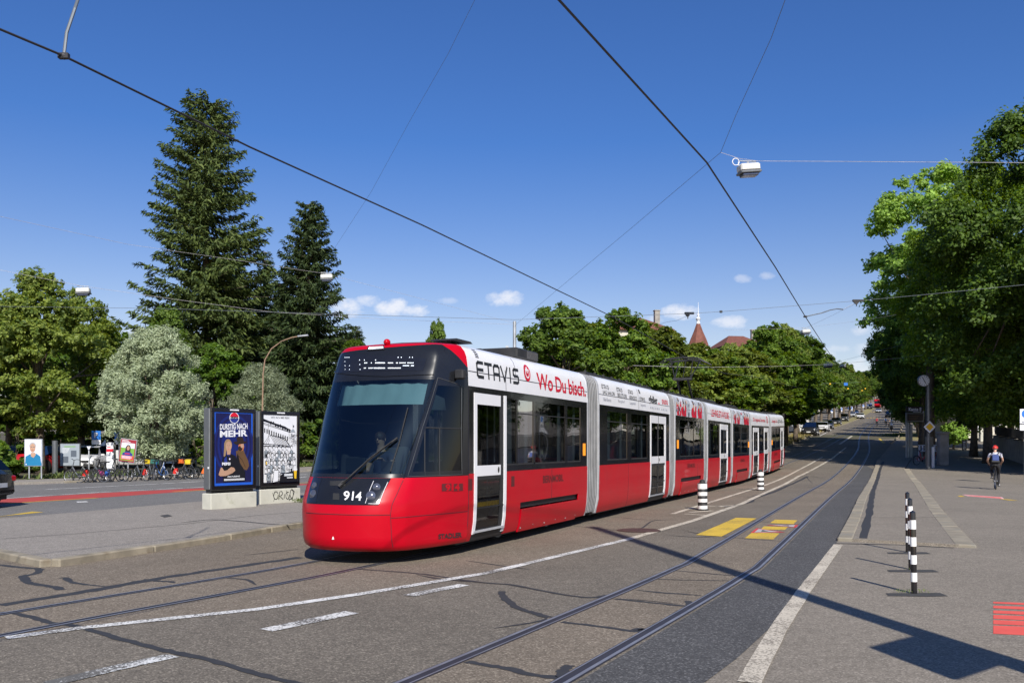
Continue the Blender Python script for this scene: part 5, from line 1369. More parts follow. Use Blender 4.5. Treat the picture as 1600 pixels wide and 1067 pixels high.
    # face features joined to the body mesh
    if face:
        bm = bmesh.new(); bm.from_mesh(nm); fw = Vector(J.get('face', (1,0,0))).normalized(); up = (hd-nk).normalized(); sd_ = up.cross(fw).normalized()
        def bump(p, r, sc=(1,1,1), m=0):
            g_ = bmesh.ops.create_uvsphere(bm, u_segments=8, v_segments=6, radius=r)
            for v in g_['verts']: v.co = p + fw*v.co.x*sc[0] + sd_*v.co.y*sc[1] + up*v.co.z*sc[2]
            for f in {f for v in g_['verts'] for f in v.link_faces}: f.material_index = m; f.smooth = True
        bump(hd + fw*.098, .016, (1.1,.8,1.5)); bump(hd + fw*.085 - up*.045, .016, (.6,1.5,.5), 0)
        for s in (-1, 1): bump(hd + fw*.085 + sd_*.032 + up*.02 if s > 0 else hd + fw*.085 - sd_*.032 + up*.02, .011, (.7,1,.7), 4); bump(hd + sd_*.086*s, .022, (.7,.4,1.2))
        bm.to_mesh(nm); bm.free(); nm.materials.append(M['ink'])
    nm.name = 'person'
    ob = bpy.data.objects.new('person', nm); COL.objects.link(ob); ob.location = loc; ob.rotation_euler = (0,0,rz)
    tag(ob, label, 'person', group)
    fw = Vector(J.get('face', (1,0,0))).normalized(); up = (hd-nk).normalized(); sd_ = up.cross(fw).normalized()
    rot = Matrix((fw, sd_, up)).transposed()
    if helmet is None:
        hb_ = MB(); c = hd + up*.03 - fw*.018; rows = []
        for i in range(7):
            ph = math.pi*.5*i/6*1.15
            rows.append([c + rot @ Vector((math.sin(ph)*math.cos(a)*.108, math.sin(ph)*math.sin(a)*.093, math.cos(ph)*.105 - (.05 if (long_hair and abs(a-math.pi) < 1.9 and i == 6) else 0)*2)) for a in [2*math.pi*q/16 for q in range(16)]])
        hb_.grid([[r_[i % 16] for i in range(17)] for r_ in rows])
        if long_hair: hb_.tube([hd - fw*.06, hd - fw*.09 - up*.12, hd - fw*.09 - up*.26], [.07,.06,.03], 8)
        h_ = hb_.build('hair', pbr('hair', hair, .6, var=.3, scale=20), ob, smooth='all')
    return ob

def sitting(z=.5, hands_fwd=.35, lean=.0, hand_z=.25):
    p = Vector((0,0,z))
    J = dict(pelvis=p, chest=p+Vector((lean,0,.36)), neck=p+Vector((lean*1.4,0,.58)), head=p+Vector((lean*1.6+.02,0,.74)))
    for s, y in (('l',1),('r',-1)):
        J['sh'+s] = p+Vector((lean*1.3,.18*y,.50)); J['el'+s] = p+Vector((lean+.08,.23*y,.24)); J['wr'+s] = p+Vector((lean+hands_fwd,.12*y,hand_z))
        J['hp'+s] = p+Vector((.02,.09*y,0)); J['kn'+s] = p+Vector((.44,.11*y,.02)); J['an'+s] = p+Vector((.46,.11*y,-.38)); J['to'+s] = p+Vector((.62,.12*y,-.43))
    return J
def standing(lean=0):
    J = dict(pelvis=Vector((0,0,.93)), chest=Vector((.0,0,1.27)), neck=Vector((0,0,1.48)), head=Vector((.02,0,1.63)))
    for s, y in (('l',1),('r',-1)):
        J['sh'+s] = Vector((0,.19*y,1.41)); J['el'+s] = Vector((.02,.25*y,1.13)); J['wr'+s] = Vector((.2,.16*y,1.02))
        J['hp'+s] = Vector((0,.09*y,.9)); J['kn'+s] = Vector((.03,.1*y,.49)); J['an'+s] = Vector((0,.1*y,.08)); J['to'+s] = Vector((.15,.12*y,.035))
    return J
TMi = lambda p: TM @ Vector(p)
ang_rear = math.atan2(sd.y, sd.x); ang_front = ang_rear + math.pi
C_ = cloth
# driver at the desk, right arm stretched to the controls
J = sitting(0, .4, .06); J['wrl'] = Vector((.52,.30,.42)); J['ell'] = Vector((.24,.30,.28)); J['face'] = (1,.1,0)
pt = TMi((-.45, .05, 1.06)); 
person('driver in a dark short sleeved shirt seated behind the tram windscreen, hand on the desk', J, dict(top=C_('cloth_navy',(.03,.035,.06)), legs=C_('cloth_navy',(.03,.035,.06))), pt, ang_front)
seatz = .93
J = sitting(0); J['face'] = (.55,1,0)
def passenger(lx_, y, label, top, rz, J, z=seatz, **k):
    bi, x = lx_
    m = Matrix.Translation(tram.location) @ mod_matrix(*MODS[bi]); p = m @ Vector((x, y, z))
    o = person(label, J, dict(top=top, legs=C_('cloth_dark',(.025,.025,.03)), shoes=M['ink'], **k.pop('kw', {})), p, rz, group='passengers riding in the tram', **k); return o
J['face'] = (.3, .9, 0)
ps = passenger((0, lx(0,861)), -.78, 'passenger with sunglasses and dark red top at the widest front window', C_('cloth_dred',(.30,.02,.03)), ang_front, J, long_hair=True)
g = MB(); hd = J['head']; fw = Vector(J['face']).normalized(); s_ = Vector((0,0,1)).cross(fw).normalized()
for s in (-1, 1): g.lathe([(.028,0),(.028,.006)], hd + fw*.1 + s_*.033*s + Vector((0,0,.022)), 12, rot=fw.to_track_quat('Z','Y').to_matrix())
g.box(hd + fw*.1 + Vector((0,0,.024)), (.01,.03,.01)); g.build('sunglasses', M['ink'], ps)
passenger((0, lx(0,852)), .78, 'passenger in a dark blue top on the far side of the front car body', C_('cloth_blue',(.05,.07,.16)), ang_front, sitting(0))
J = standing(); J['face'] = (1,0,0)
passenger((1, lx(1,962)), -.35, 'passenger in a grey jacket standing at the first window of the second car body', C_('cloth_grey',(.12,.13,.15)), ang_front, J, z=.38, kw=dict(sleeve='long'))
passenger((1, lx(1,995)), -.55, 'passenger in a bright red shirt standing near the door of the second car body', C_('cloth_red',(.5,.015,.03)), ang_front+.7, standing(), z=.38, hair=(.25,.22,.2))
passenger((1, lx(1,953)), .78, 'passenger in a light blue top seated at the far side of the second car body', C_('cloth_lblue',(.15,.22,.35)), ang_front, sitting(0))
passenger((2, lx(2,1078)), -.78, 'passenger in dark clothes seated in the third car body', C_('cloth_dark2',(.05,.05,.05)), ang_front, sitting(0))

# ------------------------------------------------------------------ bicycles
M['tyre'] = pbr('rubber', (.02,.02,.02), .8, var=.2, scale=20)
M['chrome'] = pbr('brushed_metal', (.5,.51,.53), .35, .9)
M['frame_grey'] = pbr('frame_grey', (.10,.11,.12), .35, coat=.3); M['frame_black'] = pbr('frame_black', (.02,.02,.022), .35, coat=.3)
M['frame_blue'] = pbr('frame_blue', (.04,.12,.35), .35, coat=.3); M['frame_white'] = pbr('frame_white', (.6,.6,.6), .35, coat=.3)
M['red_plastic'] = pbr('red_plastic', (.60,.03,.02), .5); M['yellow_plastic'] = pbr('yellow_plastic', (.75,.55,.02), .5); M['orange_plastic'] = pbr('orange_plastic', (.75,.16,.03), .5)
M['green_plastic'] = pbr('green_plastic', (.05,.20,.16), .5); M['wicker'] = pbr('wicker', (.45,.25,.10), .8, var=.3, scale=30); M['blue_plastic'] = pbr('blue_plastic', (.03,.12,.45), .5); M['magenta'] = pbr('magenta', (.45,.03,.2), .6)
def torus(b, c, Rm, r, n=28, m=6, axis='y'):
    rows = []
    for i in range(n+1):
        a = 2*math.pi*i/n
        rows.append([Vector(c) + Vector(((Rm+r*math.cos(2*math.pi*k/m))*math.cos(a), r*math.sin(2*math.pi*k/m), (Rm+r*math.cos(2*math.pi*k/m))*math.sin(a))) for k in range(m+1)])
    b.grid(rows)
def bicycle(label, fm, guard=None, basket=None, group=None, front_bag=None, sporty=False, loc=(0,0,0), rz=0, lean=0):
    root = empty('bicycle', loc, rz, label, 'bicycle', group); root.rotation_euler = (lean, 0, rz)
    r = .34 if sporty else .31; wb = .52
    for x in (-wb, wb):
        t = MB(); torus(t, (x,0,r), r-.02, .019 if sporty else .025); w_ = t.build('tyre', M['tyre'], None)
        k = MB(); torus(k, (x,0,r), r-.045, .009, 28, 4)
        for q in range(14):
            a = 2*math.pi*q/14; k.tube([(x+.02*math.cos(a+1),.02*(-1)**q,r+.02*math.sin(a+1)),(x+(r-.05)*math.cos(a),0,r+(r-.05)*math.sin(a))], .0022, 3, False)
        k.tube([(x,-.05,r),(x,.05,r)], .022, 8)
        o = k.build('wheel', M['chrome'], root); w_.parent = o
    f = MB(); T = .017 if not sporty else .014
    if sporty: f.tube([(-.18,0,.78),(.34,0,.80)], T, 7); f.tube([(.32,0,.74),(-.02,0,.28)], T*1.2, 7)
    else: f.tube([(.36,0,.72),(.2,0,.5),(-.02,0,.28)], T*1.8, 8)
    f.tube([(-.24,0,.92),(-.02,0,.28)], T, 7); f.tube([(.32,0,.95),(.4,0,.66)], T*1.2, 7)
    for s in (-1, 1):
        f.tube([(.4,.05*s,.66),(wb,.05*s,r)], .011, 6); f.tube([(-.02,.03*s,.28),(-wb,.06*s,r)], .010, 6); f.tube([(-.18,.03*s,.74),(-wb,.06*s,r)], .009, 6)
    f.build('frame', fm, root)
    k = MB(); k.bbox((-.27,0,.96), (.25,.10 if sporty else .16,.055), .02); k.tube([(-.24,0,.8),(-.26,0,.94)], .013, 6); k.build('saddle', M['ink'], root)
    k = MB(); 
    if sporty: k.tube([(.32,0,.95),(.40,0,.98)], .013, 6); k.tube([(.36,-.22,.86),(.46,-.22,.93),(.42,-.2,.98),(.40,0,.98),(.42,.2,.98),(.46,.22,.93),(.36,.22,.86)], .013, 6)
    else: k.tube([(.32,0,.93),(.31,0,1.05)], .014, 6); k.tube([(.2,-.3,1.08),(.3,-.16,1.1),(.32,0,1.05),(.3,.16,1.1),(.2,.3,1.08)], .013, 6)
    k.build('handlebar', M['ink'], root)
    k = MB(); k.lathe([(.09,-.055),(.09,-.05)], (-.02,0,.28), 16, 'y'); k.tube([(-.02,-.07,.28),(.05,-.08,.12)], .01, 5); k.tube([(-.02,.07,.28),(-.09,.08,.44)], .01, 5); k.box((.05,-.13,.12), (.09,.09,.02)); k.box((-.09,.13,.44), (.09,.09,.02)); k.build('pedal_crank', M['ink'], root)
    if not sporty:
        k = MB(); 
        for x in (-wb, wb):
            rows = [[(x+(r+.03)*math.cos(a), y, r+(r+.03)*math.sin(a)) for y in (-.03,.03)] for a in [R(20+14*q) for q in range(10)]]
            k.grid(rows)
        k.build('mudguard', M['ink'], root)
    if guard:
        k = MB(); k.prism([(-wb+.02,r+.28),(-wb+.20,r+.27),(-wb+.30,r+.02),(-wb+.12,r-.04)], -.055, -.04); k.prism([(-wb+.02,r+.28),(-wb+.20,r+.27),(-wb+.30,r+.02),(-wb+.12,r-.04)], .04, .055); k.build('skirt_guard', guard, root)
    if basket:
        k = MB(); x0, y0, z0 = .50, 0, .82
        for z in (0,.07,.14,.2): k.tube([(x0-.14,-.17,z0+z),(x0+.14,-.17,z0+z),(x0+.14,.17,z0+z),(x0-.14,.17,z0+z),(x0-.14,-.17,z0+z)], .007, 4)
        k.bbox((x0,0,z0+.1), (.26,.32,.19), .02); k.build('basket', basket, root)
    return root
BG = 'bicycles parked along the kerb by the park'
spots = [ # px, py base, rz, frame, guard, basket, label
    (120,754,2.9,M['frame_grey'],M['red_plastic'],None,'grey bicycle with red skirt guard, leftmost of the parked row'),
    (141,754,.35,M['frame_black'],None,None,'black bicycle second from the left in the parked row'),
    (155,753,2.8,M['frame_grey'],M['blue_plastic'],None,'grey bicycle with blue skirt guard, third of the left cluster'),
    (170,753,.3,M['frame_black'],M['magenta'],None,'black bicycle with a magenta guard, right end of the left cluster'),
    (183,752,2.9,M['frame_black'],None,None,'black bicycle leaning just left of the tilted poster'),
    (217,751,2.5,M['frame_grey'],M['red_plastic'],None,'grey bicycle with red guard under the tilted poster'),
    (234,750,2.3,M['frame_grey'],None,M['yellow_plastic'],'grey bicycle with a yellow front basket'),
    (248,750,2.6,M['frame_blue'],None,M['green_plastic'],'blue bicycle with a green crate in front'),
    (262,749,2.9,M['frame_white'],M['red_plastic'],None,'white bicycle with red guard in the right cluster'),
    (276,749,.2,M['frame_black'],None,M['yellow_plastic'],'black bicycle with a yellow front box'),
    (292,748,2.6,M['frame_grey'],None,M['orange_plastic'],'grey bicycle with an orange basket'),
    (307,748,2.9,M['frame_black'],M['orange_plastic'],None,'black bicycle with orange bag, nearest to the blue poster display')]
for (px, py, rz, fm, gd, bk, lb) in spots:
    p = gp(px, py); bicycle(lb, fm, gd, bk, BG, loc=(p.x, p.y+.15, 0.004 if py > 751 else 0.01), rz=rz, lean=.09)

# cyclist riding away on the forecourt
cyp = gp(1549, 765); cz = zt(cyp.y); crz = R(64)
bicycle('dark bicycle with a small red tail light ridden by the cyclist with the red helmet', M['frame_black'], sporty=True, loc=(cyp.x+.42, cyp.y+.5, cz), rz=crz)
J = dict(pelvis=(-.24,0,1.0), chest=(-.04,0,1.30), neck=(.08,0,1.46), head=(.15,0,1.60), face=(1,0,-.1))
for s, y in (('l',1),('r',-1)):
    J['sh'+s] = (.04,.19*y,1.38); J['el'+s] = (.13,.27*y,1.14); J['wr'+s] = (.36,.22*y,1.02); J['hp'+s] = (-.22,.10*y,.96)
J['knl'] = (.17,.12,.78); J['anl'] = (-.06,.12,.50); J['tol'] = (.08,.13,.45); J['knr'] = (.10,-.12,.60); J['anr'] = (.02,-.12,.20); J['tor'] = (.15,-.13,.13)
M['stripes'] = pbr('striped_cloth', (.62,.62,.66), .85, dirt=((.08,.09,.16), 1, .5))
t = M['stripes'].node_tree; 
wv = N(t, 'ShaderNodeTexWave'); wv.bands_direction = 'Z'; wv.inputs['Scale'].default_value = 9; tcn = N(t, 'ShaderNodeTexCoord'); t.links.new(tcn.outputs['Object'], wv.inputs['Vector'])
r_ = N(t, 'ShaderNodeValToRGB'); r_.color_ramp.elements[0].color = (.08,.09,.2,1); r_.color_ramp.elements[1].color = (.68,.68,.72,1); r_.color_ramp.elements[0].position = .1; r_.color_ramp.elements[1].position = .2
t.links.new(wv.outputs['Fac'], r_.inputs[0]); t.links.new(r_.outputs[0], t.nodes['Principled BSDF'].inputs['Base Color'])
cy = person('cyclist seen from behind in red helmet, striped white shirt and blue backpack riding away', J, dict(top=M['stripes'], legs=C_('cloth_black',(.015,.015,.018)), shoes=C_('shoe_white',(.65,.65,.66))), (cyp.x+.42, cyp.y+.5, cz), crz, helmet=True)
k = MB(); k.mat(0); hd = Vector(J['head'])
rows = []
for i in range(6):
    ph = math.pi*.5*i/5; rows.append([hd + Vector((-.01+math.sin(ph)*math.cos(a)*.15, math.sin(ph)*math.sin(a)*.112, .02+math.cos(ph)*.125)) for a in [2*math.pi*q/18 for q in range(19)]])
k.grid(rows); k.mat(1)
for y in (-.06,-.02,.02,.06): k.tube([hd+Vector((-.13,y,.07)), hd+Vector((-.05,y*1.1,.135)), hd+Vector((.08,y,.125))], .011, 5)
k.build('helmet', [M['red_plastic'], M['ink']], cy, smooth='all')
k = MB(); k.bbox((-.21,0,1.23), (.13,.24,.30), .06, Matrix.Rotation(R(28), 3, 'Y')); k.mat(1); k.bbox((-.27,0,1.09), (.12,.29,.11), .03, Matrix.Rotation(R(28), 3, 'Y'))
for s in (-1,1): k.mat(1); k.tube([(-.12,.1*s,1.42),(.02,.12*s,1.43),(.07,.12*s,1.3)], .02, 5)
k.build('backpack', [C_('pack_blue',(.045,.07,.20)), M['ink']], cy, smooth=True)

# riders far up the street
def far_rider(px, py, label, top, helm=None, h=1):
    p = gp(px, py); z = zt(p.y); rz = math.atan2(1,.44)
    bicycle('bicycle of the %s' % label, M['frame_black'], sporty=True, loc=(p.x,p.y,z), rz=rz)
    person(label, J, dict(top=top, legs=C_('cloth_dark',(.025,.025,.03)), shoes=M['ink']), (p.x,p.y,z), rz, hands=False, face=False)
far_rider(1370, 667, 'far rider in a dark red top between the rails uphill', C_('cloth_dred',(.30,.02,.03)))
far_rider(1384, 667, 'far rider in a light blue top in the tree shade uphill', C_('cloth_lblue2',(.35,.45,.6)))
# scooter with its rider
p = gp(1393, 674); z = zt(p.y); rz = math.atan2(1,.44)
sc = empty('motor_scooter', (p.x,p.y,z), rz, 'dark motor scooter uphill at the right kerb with a light storage box', 'scooter')
k = MB()
for x in (-.62,.62): torus(k, (x,0,.24), .19, .05, 20, 6)
k.build('wheel', M['tyre'], sc)
k = MB(); k.bbox((-.45,0,.62), (.75,.34,.34), .08); k.bbox((.05,0,.32), (.6,.36,.12), .04); k.bbox((.48,0,.62), (.16,.42,.6), .05, Matrix.Rotation(R(-18),3,'Y')); k.build('body', M['frame_black'], sc, smooth=True)
k = MB(); k.tube([(.42,-.34,1.02),(.46,0,.98),(.42,.34,1.02)], .02, 6); k.tube([(.46,0,.98),(.6,0,.4)], .03, 6); k.build('handlebar', M['ink'], sc)
k = MB(); k.bbox((-.4,0,.82), (.6,.3,.08), .03); k.build('seat', M['ink'], sc); k = MB(); k.bbox((-.82,0,.98), (.34,.36,.3), .05); k.build('storage_box', M['white'], sc)
Js = sitting(.86, .42, .05, .2); Js['face'] = (1,0,0)
rd = person('scooter rider in a pale jacket and white helmet uphill by the right kerb', Js, dict(top=C_('cloth_pale',(.5,.5,.48)), legs=C_('cloth_pale2',(.35,.34,.3)), shoes=M['ink'], sleeve='long'), (p.x-.1,p.y-.25,z), rz, hands=False, face=False, helmet=True)
k = MB(); k.ball(Js['head']+Vector((0,0,.02)), .15, 14, 9); k.build('helmet', M['white'], rd, smooth='all')
p2 = p + Vector((1.2,3.5)); bicycle('bicycle of the rider ahead of the scooter', M['frame_black'], sporty=True, loc=(p2.x,p2.y,zt(p2.y)), rz=rz)
person('rider in dark clothes just ahead of the scooter in the tree shade', J, dict(top=C_('cloth_dark2',(.05,.05,.05)), legs=C_('cloth_dark',(.025,.025,.03)), shoes=M['ink']), (p2.x,p2.y,zt(p2.y)), rz, hands=False, face=False)

# ------------------------------------------------------------------ cars
M['carglass'] = glass_mat('car_glass', (.05,.055,.06), spec=.13); M['plate'] = pbr('licence_plate', (.7,.7,.68), .5); M['taill'] = pbr('tail_light', (.35,.005,.01), .15, coat=.6); M['headl'] = pbr('headlight_glass', (.6,.62,.66), .08, .4)
M['alloy'] = pbr('alloy', (.35,.36,.38), .35, .7)
PAINT = {}
def paint(nm, c): 
    if nm not in PAINT: PAINT[nm] = pbr('car_paint_'+nm, c, .25, .1, var=.03, scale=1, coat=.3)
    return PAINT[nm]
KINDS = {'suv': dict(L=4.7, W=1.93, prof=[(-2.35,.55,.62),(-2.32,.95,.98),(-2.25,1.05,1.12),(-2.0,1.08,1.62),(-1.3,1.08,1.76),(.2,1.06,1.76),(.75,1.04,1.66),(1.3,1.02,1.10),(1.9,.98,1.04),(2.25,.88,.92),(2.35,.6,.66)]),
         'hatch': dict(L=4.1, W=1.78, prof=[(-2.05,.5,.56),(-2.02,.85,.90),(-1.95,.95,1.02),(-1.6,.97,1.38),(-1.0,.96,1.50),(.1,.94,1.50),(.6,.93,1.40),(1.2,.92,.99),(1.7,.86,.90),(1.98,.72,.76),(2.05,.5,.55)]),
         'sedan': dict(L=4.6, W=1.82, prof=[(-2.3,.5,.56),(-2.27,.88,.92),(-2.0,.98,1.02),(-1.5,.98,1.06),(-.95,.96,1.36),(-.3,.95,1.45),(.3,.94,1.43),(1.1,.92,1.0),(1.8,.84,.88),(2.22,.7,.74),(2.3,.48,.53)]),
         'van': dict(L=5.0, W=1.95, prof=[(-2.5,.55,.7),(-2.48,1.1,1.8),(-2.4,1.15,1.95),(-1.5,1.15,2.0),(.8,1.12,1.98),(1.3,1.1,1.75),(1.95,1.05,1.12),(2.3,.95,.98),(2.48,.7,.75),(2.5,.5,.6)])}
def car(kind, col, label, loc, rz, group=None, name='parked_car', cat='car', detail=True):
    K = KINDS[kind]; pr = K['prof']; W = K['W']/2; root = empty(name, loc, rz, label, cat, group)
    P = paint(*col); n = len(pr)
    body, gls = MB(), MB()
    def sec(x, zb, zr):
        e = max(0, abs(x) - K['L']/2 + .55) / .55; w0 = W*(1-.22*e*e); tw = .80 if zr - zb > .3 else .93
        z0 = .24 + .12*e
        zr = max(zr, zb+.015)
        return [(w0*.90,z0),(w0*.985,z0+.12),(w0,.62 if zb > .7 else zb*.8),(w0*.96,zb),(w0*tw if zr-zb > .3 else w0*(.93-.13*(zr-zb)/.3), zr),(0, zr+.03)]
    # wheel arches by splitting the skirt below: wheels stand proud in dark wells
    S = [sec(*p) for p in pr]
    for s in (-1, 1):
        for i in range(n-1):
            x0, x1 = pr[i][0], pr[i+1][0]
            for k in range(5):
                a = (x0, s*S[i][k][0], S[i][k][1]); b = (x1, s*S[i+1][k][0], S[i+1][k][1]); c = (x1, s*S[i+1][k+1][0], S[i+1][k+1][1]); d = (x0, s*S[i][k+1][0], S[i][k+1][1])
                tall0 = pr[i][2]-pr[i][1]; tall1 = pr[i+1][2]-pr[i+1][1]
                if k == 3 and min(tall0, tall1) > .2: gls.poly([a,b,c,d])
                elif k == 4 and abs(pr[i+1][2]-pr[i][2])/(x1-x0) > .42 and max(tall0,tall1) > .3: gls.poly([a,b,c,d])
                elif k == 3 and max(tall0, tall1) > .3: body.poly([a,b,c,d])
                else: body.poly([a,b,c,d])
        # closing faces at both ends
    for i in (0, n-1):
        x = pr[i][0]; q = [(x, y, z) for y, z in S[i]] + [(x, -y, z) for y, z in S[i][::-1][1:]]; body.poly(q)
    q = body
    o = body.build('body', P, root, smooth=True)
    bm = bmesh.new(); bm.from_mesh(o.data); bmesh.ops.remove_doubles(bm, verts=bm.verts, dist=.0005); bm.to_mesh(o.data); bm.free(); o.data.set_sharp_from_angle(angle=R(40))
    gls.build('window', M['carglass'], root)
    k = MB(); k.box((0,0,.3), (K['L']-.5, K['W']-.25,.2)); k.build('underbody', M['ink'], root)
    rw = .36 if kind in ('suv','van') else .32
    for x in (-K['L']*.3, K['L']*.31):
        for s in (-1, 1):
            k = MB(); k.mat(0); k.lathe([(rw+.07,-.01),(rw+.07,.006)], (x, s*(W-.01), rw+.02), 20, 'y', caps=True); kk = k.build('wheel_arch', M['ink'], root)
            k = MB(); k.lathe([(rw-.06,-.11),(rw,-.09),(rw,.05),(rw-.05,.07)], (x, s*(W-.06), rw), 22, 'y'); t_ = k.build('wheel', M['tyre'], root)
            k = MB(); k.lathe([(.01,.085),(rw*.25,.085),(rw*.62,.07),(rw*.68,.08),(rw*.7,.05)] if s > 0 else [(.01,-.085),(rw*.25,-.085),(rw*.62,-.07),(rw*.68,-.08),(rw*.7,-.05)], (x, s*(W-.06), rw), 10, 'y', caps=False); k.build('rim', M['alloy'], t_)
    xf, xb = pr[-1][0], pr[0][0]; zf = pr[-2][1]*.86; 
    for s in (-1, 1):
        k = MB(); k.bbox((xf-.10, s*W*.64, zf), (.14,.34,.13), .03, Matrix.Rotation(-s*.35,3,'Z')); k.build('headlight', M['headl'], root, smooth=True)
        k = MB(); k.bbox((xb+.07, s*W*.70, pr[1][1]*.93), (.12,.30,.17), .03, Matrix.Rotation(s*.3,3,'Z')); k.build('tail_light', M['taill'], root, smooth=True)
        k = MB(); xm = pr[-4][0]-.25; k.bbox((xm, s*(W+.09), pr[-4][1]+.06), (.12,.2,.13), .03); k.build('mirror', P, root, smooth=True)
    k = MB(); k.bbox((xf+.01,0,.42), (.06,1.3,.16), .02); k.bbox((xf-.02,0,.64), (.05,.9,.12), .02); k.build('grille', M['ink'], root)
    for x, s in ((xf+.05,1),(xb-.02,-1)):
        k = MB(); k.box((x,0,.45 if s > 0 else .62), (.015,.5,.12)); k.build('licence_plate', M['plate'], root)
    return root
DK, WH_, BLK = ('black',(.012,.013,.016)), ('white',(.68,.68,.68)), ('navy',(.015,.022,.05))
sdir_ = math.atan2(-1, -.44)
def at_px(px, py): p = gp(px, py); return (p.x, p.y+1.2, zt(p.y+1.2))
PG = 'cars parked or driving at the left kerb uphill'
car('suv', DK, 'black off-road style car facing the viewer, nearest of the cars at the left kerb uphill', at_px(1271, 681), sdir_, PG)
car('hatch', WH_, 'white car parked right behind the nearest black one', at_px(1290, 675), sdir_, PG)
car('hatch', BLK, 'dark blue car parked behind the white one at the left kerb', at_px(1297, 671), sdir_, PG)
car('sedan', DK, 'black low saloon car, fourth of the row at the left kerb', at_px(1310, 664.5), sdir_, PG)
car('suv', ('grey',(.03,.033,.04)), 'dark tall car behind the black saloon at the left kerb', at_px(1321.5, 658.5), sdir_, PG)
car('hatch', WH_, 'white car driving down the middle of the street towards the viewer', at_px(1347.5, 654.5), sdir_, None, 'car')
car('hatch', ('silver',(.35,.37,.4)), 'small silver car left of the driving white car, far uphill', at_px(1334, 652), sdir_, PG)
car('hatch', ('blue',(.03,.07,.2)), 'small blue car beyond the driving white car', at_px(1339, 648), sdir_, PG)
car('sedan', ('silver',(.35,.37,.4)), 'light grey car in the right lane far uphill', at_px(1375, 645), sdir_, None, 'car')
car('suv', ('grey',(.03,.033,.04)), 'dark car at the right kerb far uphill in the shade', at_px(1392, 652), sdir_, None)
car('suv', DK, 'dark car far uphill left of the distant red tram', at_px(1361, 639), sdir_, None, 'car')
# left side: cars under the trees
CG = 'cars parked under the park trees'
def put_car(kind, col, label, px, Y, rz, name='parked_car'): X = (px-800)/F_PX*Y; return car(kind, col, label, (X, Y, zt(Y)+.012), rz, CG, name)
put_car('hatch', ('silver',(.35,.37,.38)), 'silver car at the left edge behind the green shrub', 0, 52, 3.0)
put_car('hatch', ('red',(.45,.01,.015)), 'bright red car behind the portrait poster on the left', 76, 52, 1.35)
put_car('hatch', WH_, 'white car between the grey display board and the white notice column', 138, 52, -1.35)
put_car('van', WH_, 'white van behind the tilted poster', 198, 56, -2.6, 'parked_van')
put_car('hatch', DK, 'black car behind the right bicycles', 277, 55, -1.4)
# dark car leaving the picture at the left edge
car('hatch', DK, 'black car cut off by the left edge of the picture, red tail light showing', (-16.0, 24.4, .012), R(183), None, 'car')
# distant red tram
p = gp(1371.5, 636.5); rt = empty('tram', (p.x,p.y,zt(p.y)), sdir_, 'tiny red tram far up the street near its crest', 'tram')
rt.scale = (.7,.85,.8)
k = MB(); k.prism([(-9,.3),(9,.3),(9.6,.9),(9.3,1.4),(-9,1.4)], -1.2, 1.2); k.build('body', M['red'], rt); k = MB(); k.prism([(-9,1.4),(9.3,1.4),(8.9,2.8),(-9,2.8)], -1.18, 1.18); k.build('window', M['black'], rt); k = MB(); k.prism([(-9,2.8),(8.9,2.8),(8.4,3.5),(-9,3.5)], -1.15, 1.15); k.build('roof', M['red'], rt)
# ------------------------------------------------------------------ flat artwork on boards
M['alu'] = pbr('aluminium_grey', (.16,.17,.18), .4, .5, var=.08); M['conc'] = pbr('pale_concrete', (.50,.49,.42), .9, var=.12, scale=2, bump=.4, bscale=50, dirt=((.30,.31,.20), 1.6, .56))
M['galv'] = pbr('galvanised_steel', (.42,.44,.46), .45, .5, var=.15, scale=4)
M['conc2'] = pbr('weathered_concrete', (.30,.28,.25), .9, var=.25, scale=2, bump=.4, bscale=40)
def flat(name, c, var=.05, scale=3): M[name] = pbr(name, c, .45, var=var, scale=scale); return M[name]
for nm, c in (('p_navy2',(.010,.018,.13)),('p_navy',(.010,.010,.065)),('p_blue',(.015,.10,.55)),('p_midblue',(.02,.035,.22)),('p_white',(.72,.73,.76)),('p_black',(.008,.008,.012)),('p_red',(.60,.01,.03)),('p_skin',(.45,.27,.18)),('p_hair',(.30,.20,.11)),('p_brown',(.12,.065,.03)),('p_darkbrown',(.03,.018,.012)),('p_orange',(.50,.16,.06)),('p_beer',(.75,.47,.02)),('p_teal',(.01,.17,.34)),('p_paleblue',(.62,.64,.72)),('p_greyhair',(.38,.37,.37)),('p_green',(.16,.36,.05)),('p_pink',(.66,.58,.70)),('p_maroon',(.28,.015,.03)),('p_grey',(.30,.34,.38)),('p_darkgrey',(.10,.12,.15)),('p_signblue',(.02,.16,.55)),('p_yellow',(.80,.45,.01))): flat(nm, c)
